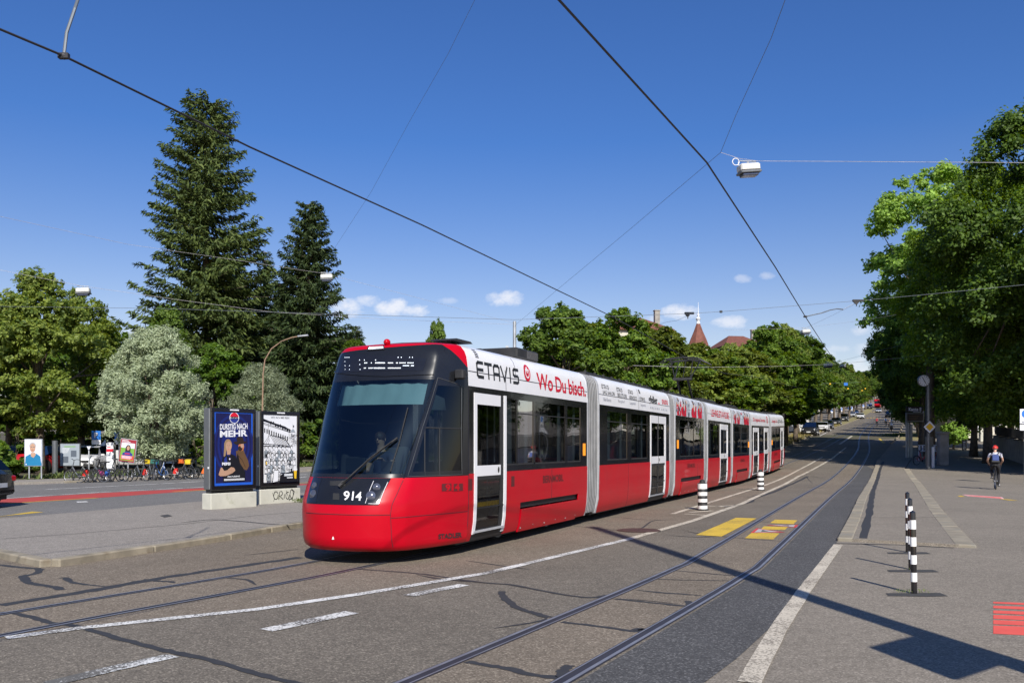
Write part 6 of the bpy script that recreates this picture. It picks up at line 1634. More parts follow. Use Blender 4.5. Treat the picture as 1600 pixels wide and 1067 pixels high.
class Face:
    """a flat board: origin at its lower left corner, drawing in u (right) and v (up) metres"""
    def __init__(s, o, rz, w, h, tilt=0):
        s.o = Vector(o); s.x = Vector((math.cos(rz), math.sin(rz), 0)); s.n = Vector((s.x.y, -s.x.x, 0)); s.z = Vector((0,0,1))
        if tilt: q = Matrix.Rotation(tilt, 3, s.n); s.x = q @ s.x; s.z = q @ s.z
        s.w, s.h, s.k = w, h, 0; s.b = {}
        s.lift = .003
    def P(s, u, v, off): return s.o + s.x*(u*s.w) + s.z*(v*s.h) + s.n*off
    def B(s, m): 
        s.k += 1; return s.b.setdefault(m, MB())
    def off(s): return s.lift + .0004*s.k
    def poly(s, m, pts): b = s.B(m); b.poly([s.P(u, v, s.off()) for u, v in pts]); return s
    def rect(s, m, u0, v0, u1, v1): return s.poly(m, [(u0,v0),(u1,v0),(u1,v1),(u0,v1)])
    def ell(s, m, cu, cv, ru, rv, n=20, a0=0, a1=360, rot=0):
        pts = []
        for i in range(n + (0 if a1-a0 == 360 else 1)):
            a = R(a0+(a1-a0)*i/n); x, y = ru*math.cos(a), rv*math.sin(a); pts.append((cu+x*math.cos(rot)-y*math.sin(rot), cv+x*math.sin(rot)+y*math.cos(rot)))
        return s.poly(m, pts)
    def text(s, m, t, u0, v0, u1, v1, slant=0, bold=.02): b = s.B(m); o_ = s.off(); text_to(b, t, lambda a, c: s.P(u0+(u1-u0)*a, v0+(v1-v0)*c+slant*a, o_), bold); return s
    def line(s, m, pts, wd):
        b = s.B(m); o_ = s.off(); asp = s.w/s.h
        for (a, c), (d, e) in zip(pts, pts[1:]):
            dx, dy = (d-a)*s.w, (e-c)*s.h; L = math.hypot(dx, dy) or 1; nx, ny = -dy/L*wd/2/s.w, dx/L*wd/2/s.h
            b.poly([s.P(a-nx,c-ny,o_), s.P(d-nx,e-ny,o_), s.P(d+nx,e+ny,o_), s.P(a+nx,c+ny,o_)])
        return s
    def build(s, name, parent, base):
        """all the inks of one print as a single mesh"""
        mats = list(s.b); big = MB()
        for i, m in enumerate(mats):
            o_ = len(big.v); big.v += s.b[m].v; big.f += [tuple(x+o_ for x in f) for f in s.b[m].f]; big.m += [i]*len(s.b[m].f)
        big.v = [tuple(Vector(v)-Vector(base)) for v in big.v]
        return big.build(name, [M[m] for m in mats], parent, fix=False)
def display_case(label, X, Y, beta, art, grime=None):
    W, T = 1.42, .30; z0 = .10
    root = empty('poster_display', (X, Y, z0), 0, label, 'poster display', 'lit poster displays on the traffic island')
    rot = Matrix.Rotation(beta, 3, 'Z'); L = lambda x, y, z: rot @ Vector((x, y, z))
    k = MB(); k.bbox(L(W/2, T/2, .19), (W+.04, T+.06, .42), .015, rot); base = k.build('concrete_base', M['conc'], root)
    if grime: grime(base, L, W)
    k = MB(); k.box(L(W/2, T/2, .45), (W-.1, T-.08, .12), rot); k.build('plinth', M['blackm'], root)
    k = MB(); k.mat(0)
    k.bbox(L(W/2, T/2+.03, 1.53), (W, T-.06, 2.08), .02, rot); k.mat(1)
    for (x, z, w_, h_) in ((W/2,.53,W,.11),(W/2,2.53,W,.10),(.05,1.53,.1,1.9),(W-.05,1.53,.1,1.9)): k.bbox(L(x, -.0, z), (w_-.004*(h_ > 1), .055, h_), .008, rot)
    k.mat(2); k.box(L(-.005,.09,1.05), (.012,.05,.05), rot); k.box(L(W*.5,-.03,2.54), (.28,.008,.035), rot)
    k.build('case', [M['alu'], M['black'], M['textwhite']], root)
    f = Face(Vector((X,Y,z0)) + L(.10, .0, .59), beta, W-.2, 1.89); f.lift = .004
    art(f); f.build('poster', root, (X,Y,z0)); 
    return root
def art_cola(f):
    f.rect('p_blue', 0,0,1,1).rect('p_navy', .035,.035,.965,.985)
    for i in range(5): f.ell('p_navy2' if i % 2 == 0 else 'p_navy', .5,.55,.52-.05*i,.42-.035*i, 36)
    f.rect('p_navy', .035,.035,.965,.25)
    f.ell('p_white', .51,.925,.125,.078,32); 
    f.ell('p_red', .51,.925,.112,.070,24,8,172); f.ell('p_midblue', .51,.925,.112,.070,24,188,352)
    f.text('p_black','PEPSI',.415,.908,.605,.942,0,.05)
    f.text('p_white','DURSTIG NACH',.14,.755,.86,.835,.02,.03); f.text('p_white','MEHR',.14,.655,.86,.745,.02,.035)
    # man in a brown coat and hat, back to back with a woman in a dark shirt
    f.poly('p_brown', [(.55,.47),(.66,.48),(.78,.44),(.88,.33),(.90,.26),(.84,.20),(.7,.22),(.58,.30)]); f.poly('p_brown', [(.57,.44),(.62,.5),(.74,.5),(.78,.45),(.7,.42)])
    f.poly('p_black', [(.5,.05),(.52,.3),(.6,.44),(.66,.3),(.8,.18),(.8,.05)])
    f.ell('p_orange', .69,.53,.075,.06); f.ell('p_darkbrown', .665,.505,.06,.035); f.ell('p_skin', .715,.545,.045,.035)
    f.poly('p_darkbrown', [(.48,.585),(.52,.60),(.58,.60),(.57,.655),(.66,.668),(.74,.65),(.76,.60),(.84,.605),(.80,.575),(.68,.565),(.56,.555)])
    f.line('p_darkbrown', [(.62,.40),(.72,.34),(.80,.24)], .012)
    f.ell('p_hair', .345,.55,.10,.082); f.poly('p_hair', [(.25,.55),(.23,.40),(.27,.38),(.31,.5)])
    f.poly('p_skin', [(.32,.42),(.40,.42),(.42,.48),(.31,.48)]); f.ell('p_skin', .36,.535,.075,.068)
    f.line('p_darkbrown', [(.32,.545),(.345,.548)], .006); f.line('p_darkbrown', [(.375,.548),(.40,.545)], .006); f.line('p_red', [(.345,.50),(.375,.50)], .006); f.line('p_darkbrown', [(.36,.54),(.355,.52)], .003)
    f.poly('p_black', [(.19,.36),(.30,.42),(.36,.39),(.42,.43),(.54,.40),(.58,.25),(.56,.05),(.22,.05),(.2,.22)])
    f.poly('p_midblue', [(.24,.36),(.30,.40),(.33,.3),(.25,.28)]); f.text('p_white','PEPSI',.19,.275,.40,.315,.0,.05); f.ell('p_pink',.385,.36,.02,.012)
    f.poly('p_skin', [(.10,.15),(.16,.25),(.20,.24),(.24,.2),(.42,.22),(.5,.24),(.53,.2),(.45,.165),(.28,.13),(.14,.13)])
    f.poly('p_skin', [(.34,.22),(.42,.25),(.5,.24),(.47,.19),(.36,.17)]); f.line('p_hair', [(.24,.19),(.35,.205),(.46,.2)], .006)
    f.text('p_white','FEATURING',.33,.108,.65,.128,.004,.03); [f.rect('p_white',.24+.028*i,.065,.24+.028*i+.02,.092) for i in range(19)]
def art_beer(f):
    rnd_ = random.Random(3)
    f.rect('p_white', 0,0,1,1); f.text('p_black','WO ISCH MIS BIER?',.22,.945,.78,.975,0,.012)
    f.poly('p_black', [(0,.94),(.28,.885),(.62,.835),(.84,.775),(.80,.765),(.5,.82),(.22,.865),(0,.90)])
    for i in range(9): f.ell('p_black', .22+.07*i, .885-.014*i+rnd_.uniform(-.01,.012), .03,.018+.012*rnd_.random(),8,rot=rnd_.uniform(0,2))
    for (a,b2) in (((0,.88),(.82,.75)),((0,.86),(.82,.74)),((.14,.87),(.14,.60)),((.76,.76),(.76,.54))): f.line('p_black',[a,b2],.010)
    for i in range(11):
        u = .02+.067*i; f.rect('p_black', u, .735-.012*i, u+.03, .80-.012*i)
    f.poly('p_white', [(0,.57),(.18,.70),(.34,.56)]); f.line('p_black', [(0,.57),(.18,.70),(.62,.66),(.78,.54),(.34,.56),(.18,.70)], .012)
    for i in range(9): u = .24+.045*i; f.line('p_black', [(u,.69-.003*i),(u+.14,.555)], .009)
    f.line('p_black', [(0,.57),(.34,.56)], .012); f.line('p_black', [(.0,.54),(.8,.525)], .014); f.line('p_black', [(.06,.57),(.16,.66)], .008); f.line('p_black', [(.13,.57),(.17,.64)], .008)
    f.ell('p_white',.87,.745,.07,.05); f.ell('p_grey',.87,.75,.06,.045,16,0,180); f.line('p_black', [(.87,.79),(.87,.87)], .008); f.ell('p_black', .89,.84,.015,.012)
    f.line('p_black', [(.80,.745),(.94,.745)], .01)
    for i in range(90): 
        u, v = rnd_.uniform(.78,.99), rnd_.uniform(.55,.73); f.line('p_black', [(u,v),(u+rnd_.uniform(-.04,.04),v+rnd_.uniform(-.02,.02))], .008)
    f.k = 6
    for row, (v, n_, s_) in enumerate(((.47,7,1.0),(.36,7,1.05),(.25,7,1.1),(.14,6,1.1))):
        for i in range(n_):
            u = .06+.9*i/n_+rnd_.uniform(-.02,.02)+(.06 if row % 2 else 0); w_ = .055*s_
            if v < .2 and u > .45: continue
            f.k = 12 + row*40
            f.poly('p_white' if (i+row) % 3 else 'p_grey', [(u-w_,v-.11),(u-w_*.9,v-.01),(u,v+.01),(u+w_*.9,v-.01),(u+w_,v-.11)])
            f.line('p_black', [(u-w_,v-.11),(u-w_*.9,v-.01),(u,v+.01),(u+w_*.9,v-.01),(u+w_,v-.11)], .010)
            f.ell('p_black', u, v+.045, .045,.034,12); f.ell('p_white', u+.004, v+.038, .034,.027,12)
            f.line('p_black', [(u-.012,v+.045),(u-.004,v+.045)], .006); f.line('p_black', [(u+.012,v+.045),(u+.02,v+.045)], .006); f.line('p_black', [(u-.008,v+.026),(u+.014,v+.026)], .005)
            for q in range(4): f.line('p_black', [(u+rnd_.uniform(-w_,w_),v-rnd_.uniform(.0,.1)) for _ in range(3)], .007)
            if (i*3+row) % 4 == 0: f.rect('p_black', u-w_*.5, v-.10, u+w_*.3, v-.05)
    f.k = 180; f.poly('p_black', [(.42,0),(.44,.10),(.55,.13),(.80,.16),(1,.18),(1,0)]); f.poly('p_white', [(.22,0),(.26,.18),(.4,.18),(.38,.02)]); f.line('p_black', [(.22,0),(.26,.18),(.4,.18),(.38,.02)], .012)
    f.line('p_black', [(.58,.46),(.66,.32),(.72,.24),(.80,.25)], .016)
    f.poly('p_beer', [(.87,.06),(.93,.06),(.945,.165),(.855,.165)]); f.poly('p_white', [(.852,.165),(.948,.165),(.955,.20),(.845,.20)]); f.poly('p_beer', [(.88,.045),(.93,.045),(.94,.06),(.87,.06)])
    f.rect('p_grey', .56,.085,.82,.125); [f.rect('p_white',.57+.03*i,.09,.57+.03*i+.022,.12) for i in range(8)]; f.rect('p_white',.64,.055,.82,.07)
    f.poly('p_beer', [(.02,.26),(.05,.27),(.045,.31),(.015,.31)])
def graffiti(base, L, W):
    k = MB()
    def S(pts, w_=.02): 
        for (a, c), (d, e) in zip(pts, pts[1:]):
            A = Vector((a, c)); B = Vector((d, e)); n_ = (B-A).normalized(); m_ = Vector((-n_.y, n_.x))*w_/2; n_ *= w_*.3
            k.poly([L(q.x, -.036, q.y) for q in (A-n_-m_, B+n_-m_, B+n_+m_, A-n_+m_)])
    def O(cx, cz, rx, rz, a0=0, a1=360): S([(cx+rx*math.cos(R(a)), cz+rz*math.sin(R(a))) for a in range(a0, a1+1, 24)])
    O(.52,.22,.08,.11,30,370); S([(.62,.10),(.66,.32)]); O(.70,.27,.06,.06,-90,120); S([(.66,.2),(.78,.1)]); S([(.82,.12),(.83,.24)]); O(.95,.2,.07,.10,60,380); O(1.1,.24,.06,.12,0,360); S([(1.0,.08),(1.12,.10),(1.2,.3),(1.1,.38)]); S([(.4,.3),(.46,.12),(.44,.06)], .012); S([(.9,.34),(1.02,.05)], .012)
    k.build('graffiti', M['ink'], base)
display_case('blue cola poster display with two portraits, left of the pair on the island', -7.63, 22.7, R(56), art_cola)
display_case('poster display with black and white beer drawing on a graffitied concrete base', -6.95, 24.75, R(56), art_beer, graffiti)
# weeds at the second base
M['weed'] = leaf_mat('weeds', (.05,.08,.02), (.14,.17,.05), .2)
def weeds(label, c, n_, rad, h, seed, mat='weed', group=None, name='grass_tuft', kind=None):
    rs = np.random.RandomState(seed); C = np.stack([rs.normal(size=n_)*rad, rs.normal(size=n_)*rad*.5, rs.uniform(0,1,n_)*h*.6+h*.1], 1)
    root = bpy.data.objects.new('x', None); 
    o = leaf_mesh(name, C, rs.normal(size=(n_,3))+np.array([0,-.5,.2]), rs.uniform(.5,1.2,n_)*h*.5, M[mat], None, asp=.16, seed=seed, long_dir=np.stack([rs.normal(size=n_)*.4, rs.normal(size=n_)*.4, np.ones(n_)], 1))
    bpy.data.objects.remove(root); o.location = c; 
    if kind: o['kind'] = kind; return o
    return tag(o, label, 'weed', group)
weeds('weeds growing against the graffitied concrete base', Vector((-5.95, 25.45, .10)), 70, .12, .16, 3)
for i, (x, y) in enumerate([(1428,926),(1423,889),(1417,862)]):
    p = gp(x, y); weeds(['green grass tuft at the foot of the nearest thin bollard','grass blades at the foot of the middle thin bollard','grass blades at the foot of the farthest thin bollard'][i], (p.x, p.y, .008), [70,12,10][i], .10, .05, 30+i, kind='stuff')
weeds('', (gp(1420,682).x, gp(1420,682).y+2, zt(gp(1420,682).y)+.05), 900, 1.1, .45, 77, kind='stuff', name='tall_grass')
q = gp(1250, 688)
for i in range(1):
    rs = np.random.RandomState(5); n_ = 6000; t = rs.uniform(-6, 90, n_); lat = rs.uniform(-1.3, 1.3, n_); y = kL[4].y + t; x = kL[4].x - 1.4 + .44*t + lat
    C = np.stack([x, y, np.interp(y, YB, ZB)+.05+rs.uniform(0,.22,n_)], 1)
    o = leaf_mesh('verge_grass', C, rs.normal(size=(n_,3)), rs.uniform(.1,.3,n_), leaf_mat('straw_grass', (.12,.12,.04), (.34,.28,.12), .3), None, asp=.15, seed=9, long_dir=np.stack([rs.normal(size=n_)*.4, rs.normal(size=n_)*.4, np.ones(n_)], 1)); o['kind'] = 'stuff'
n_ = 9000; rs = np.random.RandomState(6); a = rs.uniform(0, 1, n_); k_ = rs.uniform(0, 1, n_)
P0, P1 = farlow[1], farlow[-1]
x = P0.x + (P1.x-P0.x)*a - 1.1 + rs.uniform(0, 1.5, n_)*-.7; y = P0.y + (P1.y-P0.y)*a + 4.4 + k_*3.0
C = np.stack([x, y, np.interp(y, YB, ZB)+rs.uniform(.02,.22,n_)], 1)
o = leaf_mesh('ground_cover', C, rs.normal(size=(n_,3)), rs.uniform(.08,.24,n_), M['weed'], None, asp=.22, seed=19, long_dir=np.stack([rs.normal(size=n_)*.6, rs.normal(size=n_)*.6, np.ones(n_)], 1)); o['kind'] = 'stuff'

# ------------------------------------------------------------------ bollards
def bollard(label, X, Y, h, r, bands, wide=False, lean=(0,0), zb=0, group=None):
    root = empty('striped_bollard', (X, Y, zb), 0, label, 'bollard', group); root.rotation_euler = (lean[0], lean[1], 0)
    k = MB(); k.mat(0)
    if wide: k.lathe([(r*1.25,0),(r*1.25,.03),(r,.035),(r,h-.12),(r*.9,h-.10),(r*.55,h-.07),(r*.5,h-.02),(r*.3,h)], n=24)
    else: k.lathe([(r,0),(r,h-r*.9),(r*.92,h-r*.5),(r*.6,h-.012),(.002,h)], n=24)
    k.build('post', M['black'] if not wide else M['ink'], root, smooth=True)
    for z0, z1 in bands:
        k = MB(); k.lathe([(r+.0025,z0),(r+.0025,z1)], n=24, caps=False); k.build('reflective_band', M['reflect'], root, smooth='all')
    return root
M['reflect'] = pbr('white_reflective', (.76,.76,.74), .5, var=.08, scale=12, dirt=((.42,.40,.36), 7, .58))
TB = [(.14,.27),(.40,.53),(.66,.79),(.80,.86)]
p = gp(1428.5, 927); bb = [(.18,.315),(.44,.575),(.705,.84)]
bands = [(.18,.315),(.44,.575),(.71,.845)]
def thin(label, px, base, top, lean):
    p = gp(px, base); h = (base-top)*p.y/F_PX
    bollard(label, p.x, p.y, h, .032*1.06, [(h*.145,h*.275),(h*.40,h*.54),(h*.665,h*.79)][:] + [], False, lean, 0, 'thin striped bollards on the forecourt')
p = gp(1428.5, 927); hN = (927-797)*p.y/F_PX
bollard('nearest thin black and white bollard on the forecourt', p.x, p.y, hN, .033, [(.145*hN,.255*hN),(.355*hN,.465*hN),(.57*hN,.68*hN),(.775*hN,.885*hN)], False, (0,R(-1.2)), 0, 'thin striped bollards on the forecourt')
p = gp(1423.5, 889.5); h_ = (889.5-777.5)*p.y/F_PX
bollard('middle thin black and white bollard, mostly hidden behind the nearest one', p.x, p.y, h_, .033, [(.145*h_,.255*h_),(.355*h_,.465*h_),(.57*h_,.68*h_),(.775*h_,.885*h_)], False, (0,R(-1.0)), 0, 'thin striped bollards on the forecourt')
p = gp(1418.5, 862.5); h_ = (862.5-768)*p.y/F_PX
bollard('farthest thin black and white bollard of the forecourt row', p.x, p.y, h_, .033, [(.165*h_,.27*h_),(.37*h_,.475*h_),(.575*h_,.68*h_),(.78*h_,.885*h_)], False, (0,R(-.5)), 0, 'thin striped bollards on the forecourt')
for i, (px, base, top, lb) in enumerate([(1098,797,749,'thick squat black and white bollard beside the third tram body, nearer of the two'), (1188.5,766,733,'thick squat black and white bollard near the rear of the tram, farther of the two')]):
    p = gp(px, base); h_ = (base-top)*p.y/F_PX
    bollard(lb, p.x, p.y, h_, .125, [(.05*h_,.16*h_),(.27*h_,.38*h_),(.48*h_,.60*h_),(.70*h_,.87*h_)], True, (0,R(-1)), 0, 'thick striped bollards between the lines')

# ------------------------------------------------------------------ overhead wires, lamps, masts
M['wire'] = pbr('dark_wire', (.025,.025,.03), .6); M['wire_pale'] = pbr('pale_rope', (.42,.40,.40), .7, var=.3, scale=8); M['wire_mid'] = pbr('steel_rope', (.16,.18,.20), .5, .3)
def wire(label, pts, r, mat='wire', group='overhead wires and span ropes', name='overhead_wire', sag=0):
    P = [Vector(p) for p in pts]
    if sag:
        Q = []
        for a, c in zip(P, P[1:]):
            for i in range(10): f = i/10; Q.append(a.lerp(c, f) - Vector((0,0,sag*4*f*(1-f))))
        P = Q + [P[-1]]
    k = MB(); k.tube(P, r, 5); o = k.build(name, M[mat]); recenter(o, P[0])
    return tag(o, label, 'wire', group)
def wpt(tr, y, dz=5.5):
    for a, c in zip(tr, tr[1:]):
        if a.y <= y <= c.y or (c is tr[1] and y < a.y): q = a.lerp(c, (y-a.y)/(c.y-a.y)); return Vector((q.x, q.y, zt(q.y)+dz))
    return None
wire('thick contact wire above the tram, crossing the left sky down to the treetops', [(-8.3,1.5,5.5), (-4.67,8.18,5.5), (-4.37,8.736,5.5), (-3.336,11.39,5.5), (-1.542,15.42,5.5), (2.94,25.7,5.38)] + [wpt(track1, y, 5.1) for y in (34, 42)] + [wpt(track1, y) for y in ( 52, 70, 95, 130, 180, 240, 310)], .0125, name='contact_wire')
wire('thick contact wire over the empty right hand track, falling steeply from the top edge', [wpt(track2, y) for y in (-1, 3, 7.6, 12, 19, 26.3)] + [wpt(track2, y) for y in (34, 43, 55, 70, 90, 115, 150, 200, 260, 330)], .0125, name='contact_wire')
# pull-off rods
def rod(label, pts, r, mat='wire_mid'):
    k = MB(); k.mat(0); k.tube(pts, r, 6); k.mat(1); k.box(pts[0], (.10,.05,.05)); k.ball(pts[0], .035, 8, 6); o = k.build('registration_arm', [M[mat], M['wire']], None); recenter(o, pts[0]); return tag(o, label, 'wire holder')
wa = Vector((-4.37, 8.736, 5.5))
rod('steel rod holding the left contact wire near the top left corner', [wa, P3(104,52,8.8), P3(117,14,8.9), P3(121,2,9.0), P3(135,-40,9.3)], .016)
wb_ = wpt(track2, 26.3)
rod('curved steel arm holding the right contact wire above the street', [wb_, P3(1284,489,26.5), P3(1297,484.5,26.8), P3(1308,482.5,27.0), P3(1317,483.5,27.2)], .018)
wire('short rope from the curved arm up to the insulator on the right span rope', [P3(1317,483.5,27.2), P3(1337,473,27.6)], .004, 'wire_pale')
wire('rope running down left from the curved arm', [P3(1338,474,27.6), P3(1300,493,29), P3(1262,511,31)], .003, 'wire_pale')
wire('long span rope with black insulators crossing the picture above the tram and the street', [P3(-60,478,30), P3(250,482,28), P3(530,491,27), P3(804,499.5,27), P3(960,494,27), P3(1076,490,27.4), P3(1126,487,27.4), P3(1340,470,27.6), P3(1450,460,28), P3(1640,441,28)], .006, 'wire_mid')
for px, py, w_, lb in ((1077,489.5,.30,'black insulator left of the turret on the span rope'), (1126.5,487,.09,'small black insulator box right of the turret on the span rope'), (1341,469.8,.36,'black insulator on the span rope above the right contact wire')):
    c = P3(px, py, 27.5); k = MB(); k.bbox(c, (w_, .06, .07), .015); 
    if w_ > .2: k.prism([(c.x-w_*.45,c.z-.03),(c.x+w_*.1,c.z-.03),(c.x-w_*.08,c.z-.11),(c.x-w_*.22,c.z-.11)], c.y-.02, c.y+.02); k.tube([c+Vector((-w_*.15,0,-.1)), c+Vector((-w_*.15,0,-.17))], .015, 6)
    tag(recenter(k.build('insulator', M['ink'])), lb, 'insulator', 'insulators on the span rope')
wire('short curved rope below the left insulator', [P3(1073,494,27.5), P3(1057,501,28), P3(1042,503,29), P3(1030,507,30)], .004)
node = P3(1126, 238.5, 24)
wire('rope from the large hanging lamp joint up to the top edge', [node, P3(1150,180,22), P3(1205,60,18), P3(1236,-25,16)], .006, 'wire_mid')
wire('thin rope from the large lamp joint down left behind the pantograph wire', [node, P3(980,362,34), P3(880,445,46), P3(806,507,58)], .006, 'wire_mid')
wire('pale rope carrying the large hanging lamp to the right edge', [node, P3(1155,248,23.8), P3(1185,252,23.5), P3(1300,252.5,23), P3(1640,255,21)], .006, 'wire_pale')
wire('thin rope falling from the top centre behind the slim spruce', [P3(752,-20,22), P3(700,85,25), P3(640,190,31), P3(580,300,38), P3(518,395,48)], .005, 'wire_mid')
wire('thin rope from the left edge past the slim spruce lamp to the grey mast', [P3(-20,334,36), P3(200,382,42), P3(360,405,46), P3(510,428,50), P3(640,462,54), P3(804,505,60)], .007, 'wire_pale')
wire('rope through the lamp above the left lindens', [P3(-20,418,44), P3(128,447,46), P3(290,470,48), P3(430,488,50), P3(610,499,55), P3(804,507,60)], .007, 'wire_pale')
wire('low thin rope across the leafy trees behind the pantograph', [P3(990,571,42), P3(1090,574,46), P3(1230,572,60), P3(1310,568.5,78), P3(1410,559,72), P3(1500,548,60)], .010, 'wire_pale')
wire('thin rope rising right from the far lamps to the dark trees', [P3(1296,569,80), P3(1370,549,72), P3(1420,536,66)], .007, 'wire_mid')
wire('rope hung with a white board far up the street', [P3(1200,602,105), P3(1290,599,112), P3(1345,597,110)], .012, 'wire_mid')
wire('rope carrying the middle lamp over the street', [P3(1130,516,50), P3(1258,512,52), P3(1330,503,50), P3(1400,492,46)], .004, 'wire_pale')
def hang_lamp(label, px, py, Y, w_, rz=.2, tilt=-.08, loop=False):
    c = P3(px, py, Y); root = empty('hanging_street_lamp', c, 0, label, 'street lamp', 'lamps hung over the street'); root.rotation_euler = (0, tilt, rz)
    k = MB(); h = w_*.36; k.bbox((0,0,0), (w_,w_*.62,h), .03*w_/.5); k.build('housing', M['lampwhite'], root, smooth=True)
    k = MB(); k.bbox((0,0,-h*.62), (w_*1.05,w_*.68,h*.32), .02); k.build('rim', M['alu'], root); k = MB(); k.bbox((0,0,-h*.95), (w_*.8,w_*.5,h*.38), .05*w_); k.build('diffuser', M['lamp'], root)
    k = MB(); k.tube([(0,0,h*.4),(0,0,h*.9)], .025, 6); k.tube([(-w_*.42,0,h*1.05),(w_*.42,0,h*.85)], .018, 6); k.build('hanger', M['galv'], root)
    if loop:
        k = MB(); torus(k, (-w_*.62,0,h*.95), w_*.17, .012, 20, 5); k.tube([(-w_*.5,0,h*.9),(-w_*.46,0,h*.2)], .012, 5); k.build('cable_loop', M['textwhite'], root)
    return root
M['lampwhite'] = pbr('lamp_housing', (.58,.58,.54), .5, var=.08)
hang_lamp('largest hanging street lamp with a cable loop, high right of the centre', 1169.5, 263, 23.6, .54, .15, -.10, True)
hang_lamp('hanging lamp in front of the slim spruce', 510, 432.5, 50, .66)
hang_lamp('hanging lamp at the top of the left lindens', 130, 454, 46, .66)
hang_lamp('small hanging lamp below the insulator, above the street trees', 1258.5, 517.5, 52, .5)
hang_lamp('far hanging lamp, left of the pair over the street', 1294, 570, 80, .7)
hang_lamp('far hanging lamp, right of the pair over the street', 1317, 571, 82, .5)
def small_board(label, px, py, Y, w_, h_, m, cat='sign'):
    c = P3(px, py, Y); k = MB(); k.box(c, (w_, .05, h_)); return tag(recenter(k.build('hanging_board', M[m])), label, cat)
small_board('small white board hanging over the street uphill', 1283.5, 607.5, 112, .35, .35, 'p_white'); small_board('small blue and white street board hanging in the trees uphill', 1321.5, 600, 120, .5, .4, 'p_signblue'); small_board('small yellow lantern over the street uphill', 1297, 599.5, 112, .2, .16, 'p_yellow')
for i, (x, y) in enumerate([(1325,607),(1347,610),(1352,607)]): small_board(['yellow light hanging left in the far avenue','yellow light hanging in the middle of the far avenue','yellow light hanging right in the far avenue'][i], x, y, 150+20*i, .25, .2, 'p_yellow')
def mast(label, X, Y, h, r, mat='galv', parts=None):
    root = empty('mast', (X, Y, zt(Y)), 0, label, 'mast'); k = MB(); k.lathe([(r*1.15,0),(r*1.1,.5),(r,.55),(r*.85,h),(.02,h+.02)], n=16); k.build('pole', M[mat], root, smooth=True); return root
X = (804-800)/F_PX*60; m_ = mast('grey overhead line mast rising behind the front car body of the tram', X, 60, (697-502)*60/F_PX+1.7-.45, .13)
k = MB(); k.box((-.2,0,7.6), (.5,.06,.06)); k.box((-.5,0,7.9), (.2,.15,.12)); k.build('bracket', M['galv'], m_)
# mast behind the viewer whose shadow crosses the road
m_ = mast('tall mast beside the viewer with a tram stop board, seen only by its shadow', 4.55, 3.7, 11.6, .15)
k = MB(); k.bbox((-.46,.10,2.68), (.78,.06,.8), .01, Matrix.Rotation(R(38),3,'Z')); k.build('stop_board', M['white'], m_)
# curved lamp post left of the tram
cz_ = zt(52); k = MB(); pts = [P3(409,745,52), P3(410,640,52), P3(411,585,52), P3(414,562,52), P3(424,545,52), P3(440,533,52), P3(457,527,52), P3(468,525.5,52)]
pts[0].z = cz_; k.tube(smooth_line3(pts) if 'smooth_line3' in globals() else pts, [.06,.05,.04,.036,.034,.032,.03,.03], 10)
root = empty('street_lamp', pts[0], 0, 'street lamp with a curved rusty arm between the poster displays and the slim spruce', 'street lamp')
k.v = [tuple(Vector(v)-pts[0]) for v in k.v]; k.build('curved_arm', M['rustarm'] if 'rustarm' in M else pbr('rusty_arm', (.26,.17,.11), .6), root, smooth='all')
k = MB(); k.bbox(pts[-1]-pts[0]+Vector((.2,0,.03)), (.62,.2,.09), .03, Matrix.Rotation(-.1,3,'Y')); k.build('lamp_head', M['galv'], root)
# clock mast
p = gp(1450.5, 732); zb = zt(p.y); hM = (732-600)*p.y/F_PX
root = empty('clock_mast', (p.x,p.y,zb), 0, 'grey clock mast at the platform edge in front of the dark trees', 'clock mast')
k = MB(); k.mat(0); k.lathe([(.15,0),(.15,1.1),(.105,1.12),(.095,hM),(.02,hM+.02)], n=18); k.build('pole', M['alu'], root, smooth=True)
Rc = 8.7*p.y/F_PX; cc = Vector((-8.2*p.y/F_PX, -.06, (732-595)*p.y/F_PX))
k = MB(); k.mat(0); k.lathe([(Rc*1.05,-.07),(Rc*1.08,.0),(Rc*1.05,.07)], cc, 32, 'y'); k.tube([cc+Vector((Rc,0,-.15)), Vector((0,0,cc.z-.35))], .05, 6); k.build('clock_case', M['alu'], root, smooth=True)
k = MB(); k.mat(0); k.lathe([(Rc*.98,0),(Rc*.98,.01)], cc+Vector((0,-.085,0)), 32, 'y'); k.mat(1)
for q in range(12):
    a = R(30*q); rot = Matrix.Rotation(a,3,'Y'); k.box(cc + rot @ Vector((0,-.092,Rc*.8)), (Rc*.09,.006,Rc*.2), rot)
rot = Matrix.Rotation(R(148),3,'Y'); k.box(cc + rot @ Vector((0,-.096,Rc*.24)), (Rc*.12,.006,Rc*.6), rot)
rot = Matrix.Rotation(R(-28),3,'Y'); k.box(cc + rot @ Vector((0,-.1,Rc*.3)), (Rc*.1,.006,Rc*.75), rot) 
k.build('clock_face', [M['p_white'], M['ink']], root)
dz = (732-667)*p.y/F_PX; s_ = 10.5*p.y/F_PX; k = MB(); D45 = Matrix.Rotation(R(45),3,'Y')
q = gp(1450.5,732)
sg = empty('priority_sign', (p.x,p.y-.16,zb+dz), 0, 'yellow and white diamond priority sign on the clock mast', 'traffic sign')
k.bbox((0,.0,0), (s_*1.42,.02,s_*1.42), .006, D45); k.build('plate', M['ink'], sg)
k = MB(); k.mat(0); k.box((0,-.014,0), (s_*1.28,.006,s_*1.28), D45); k.mat(1); k.box((0,-.019,0), (s_*.80,.006,s_*.80), D45); k.build('symbol', [M['p_white'], M['p_yellow']], sg)
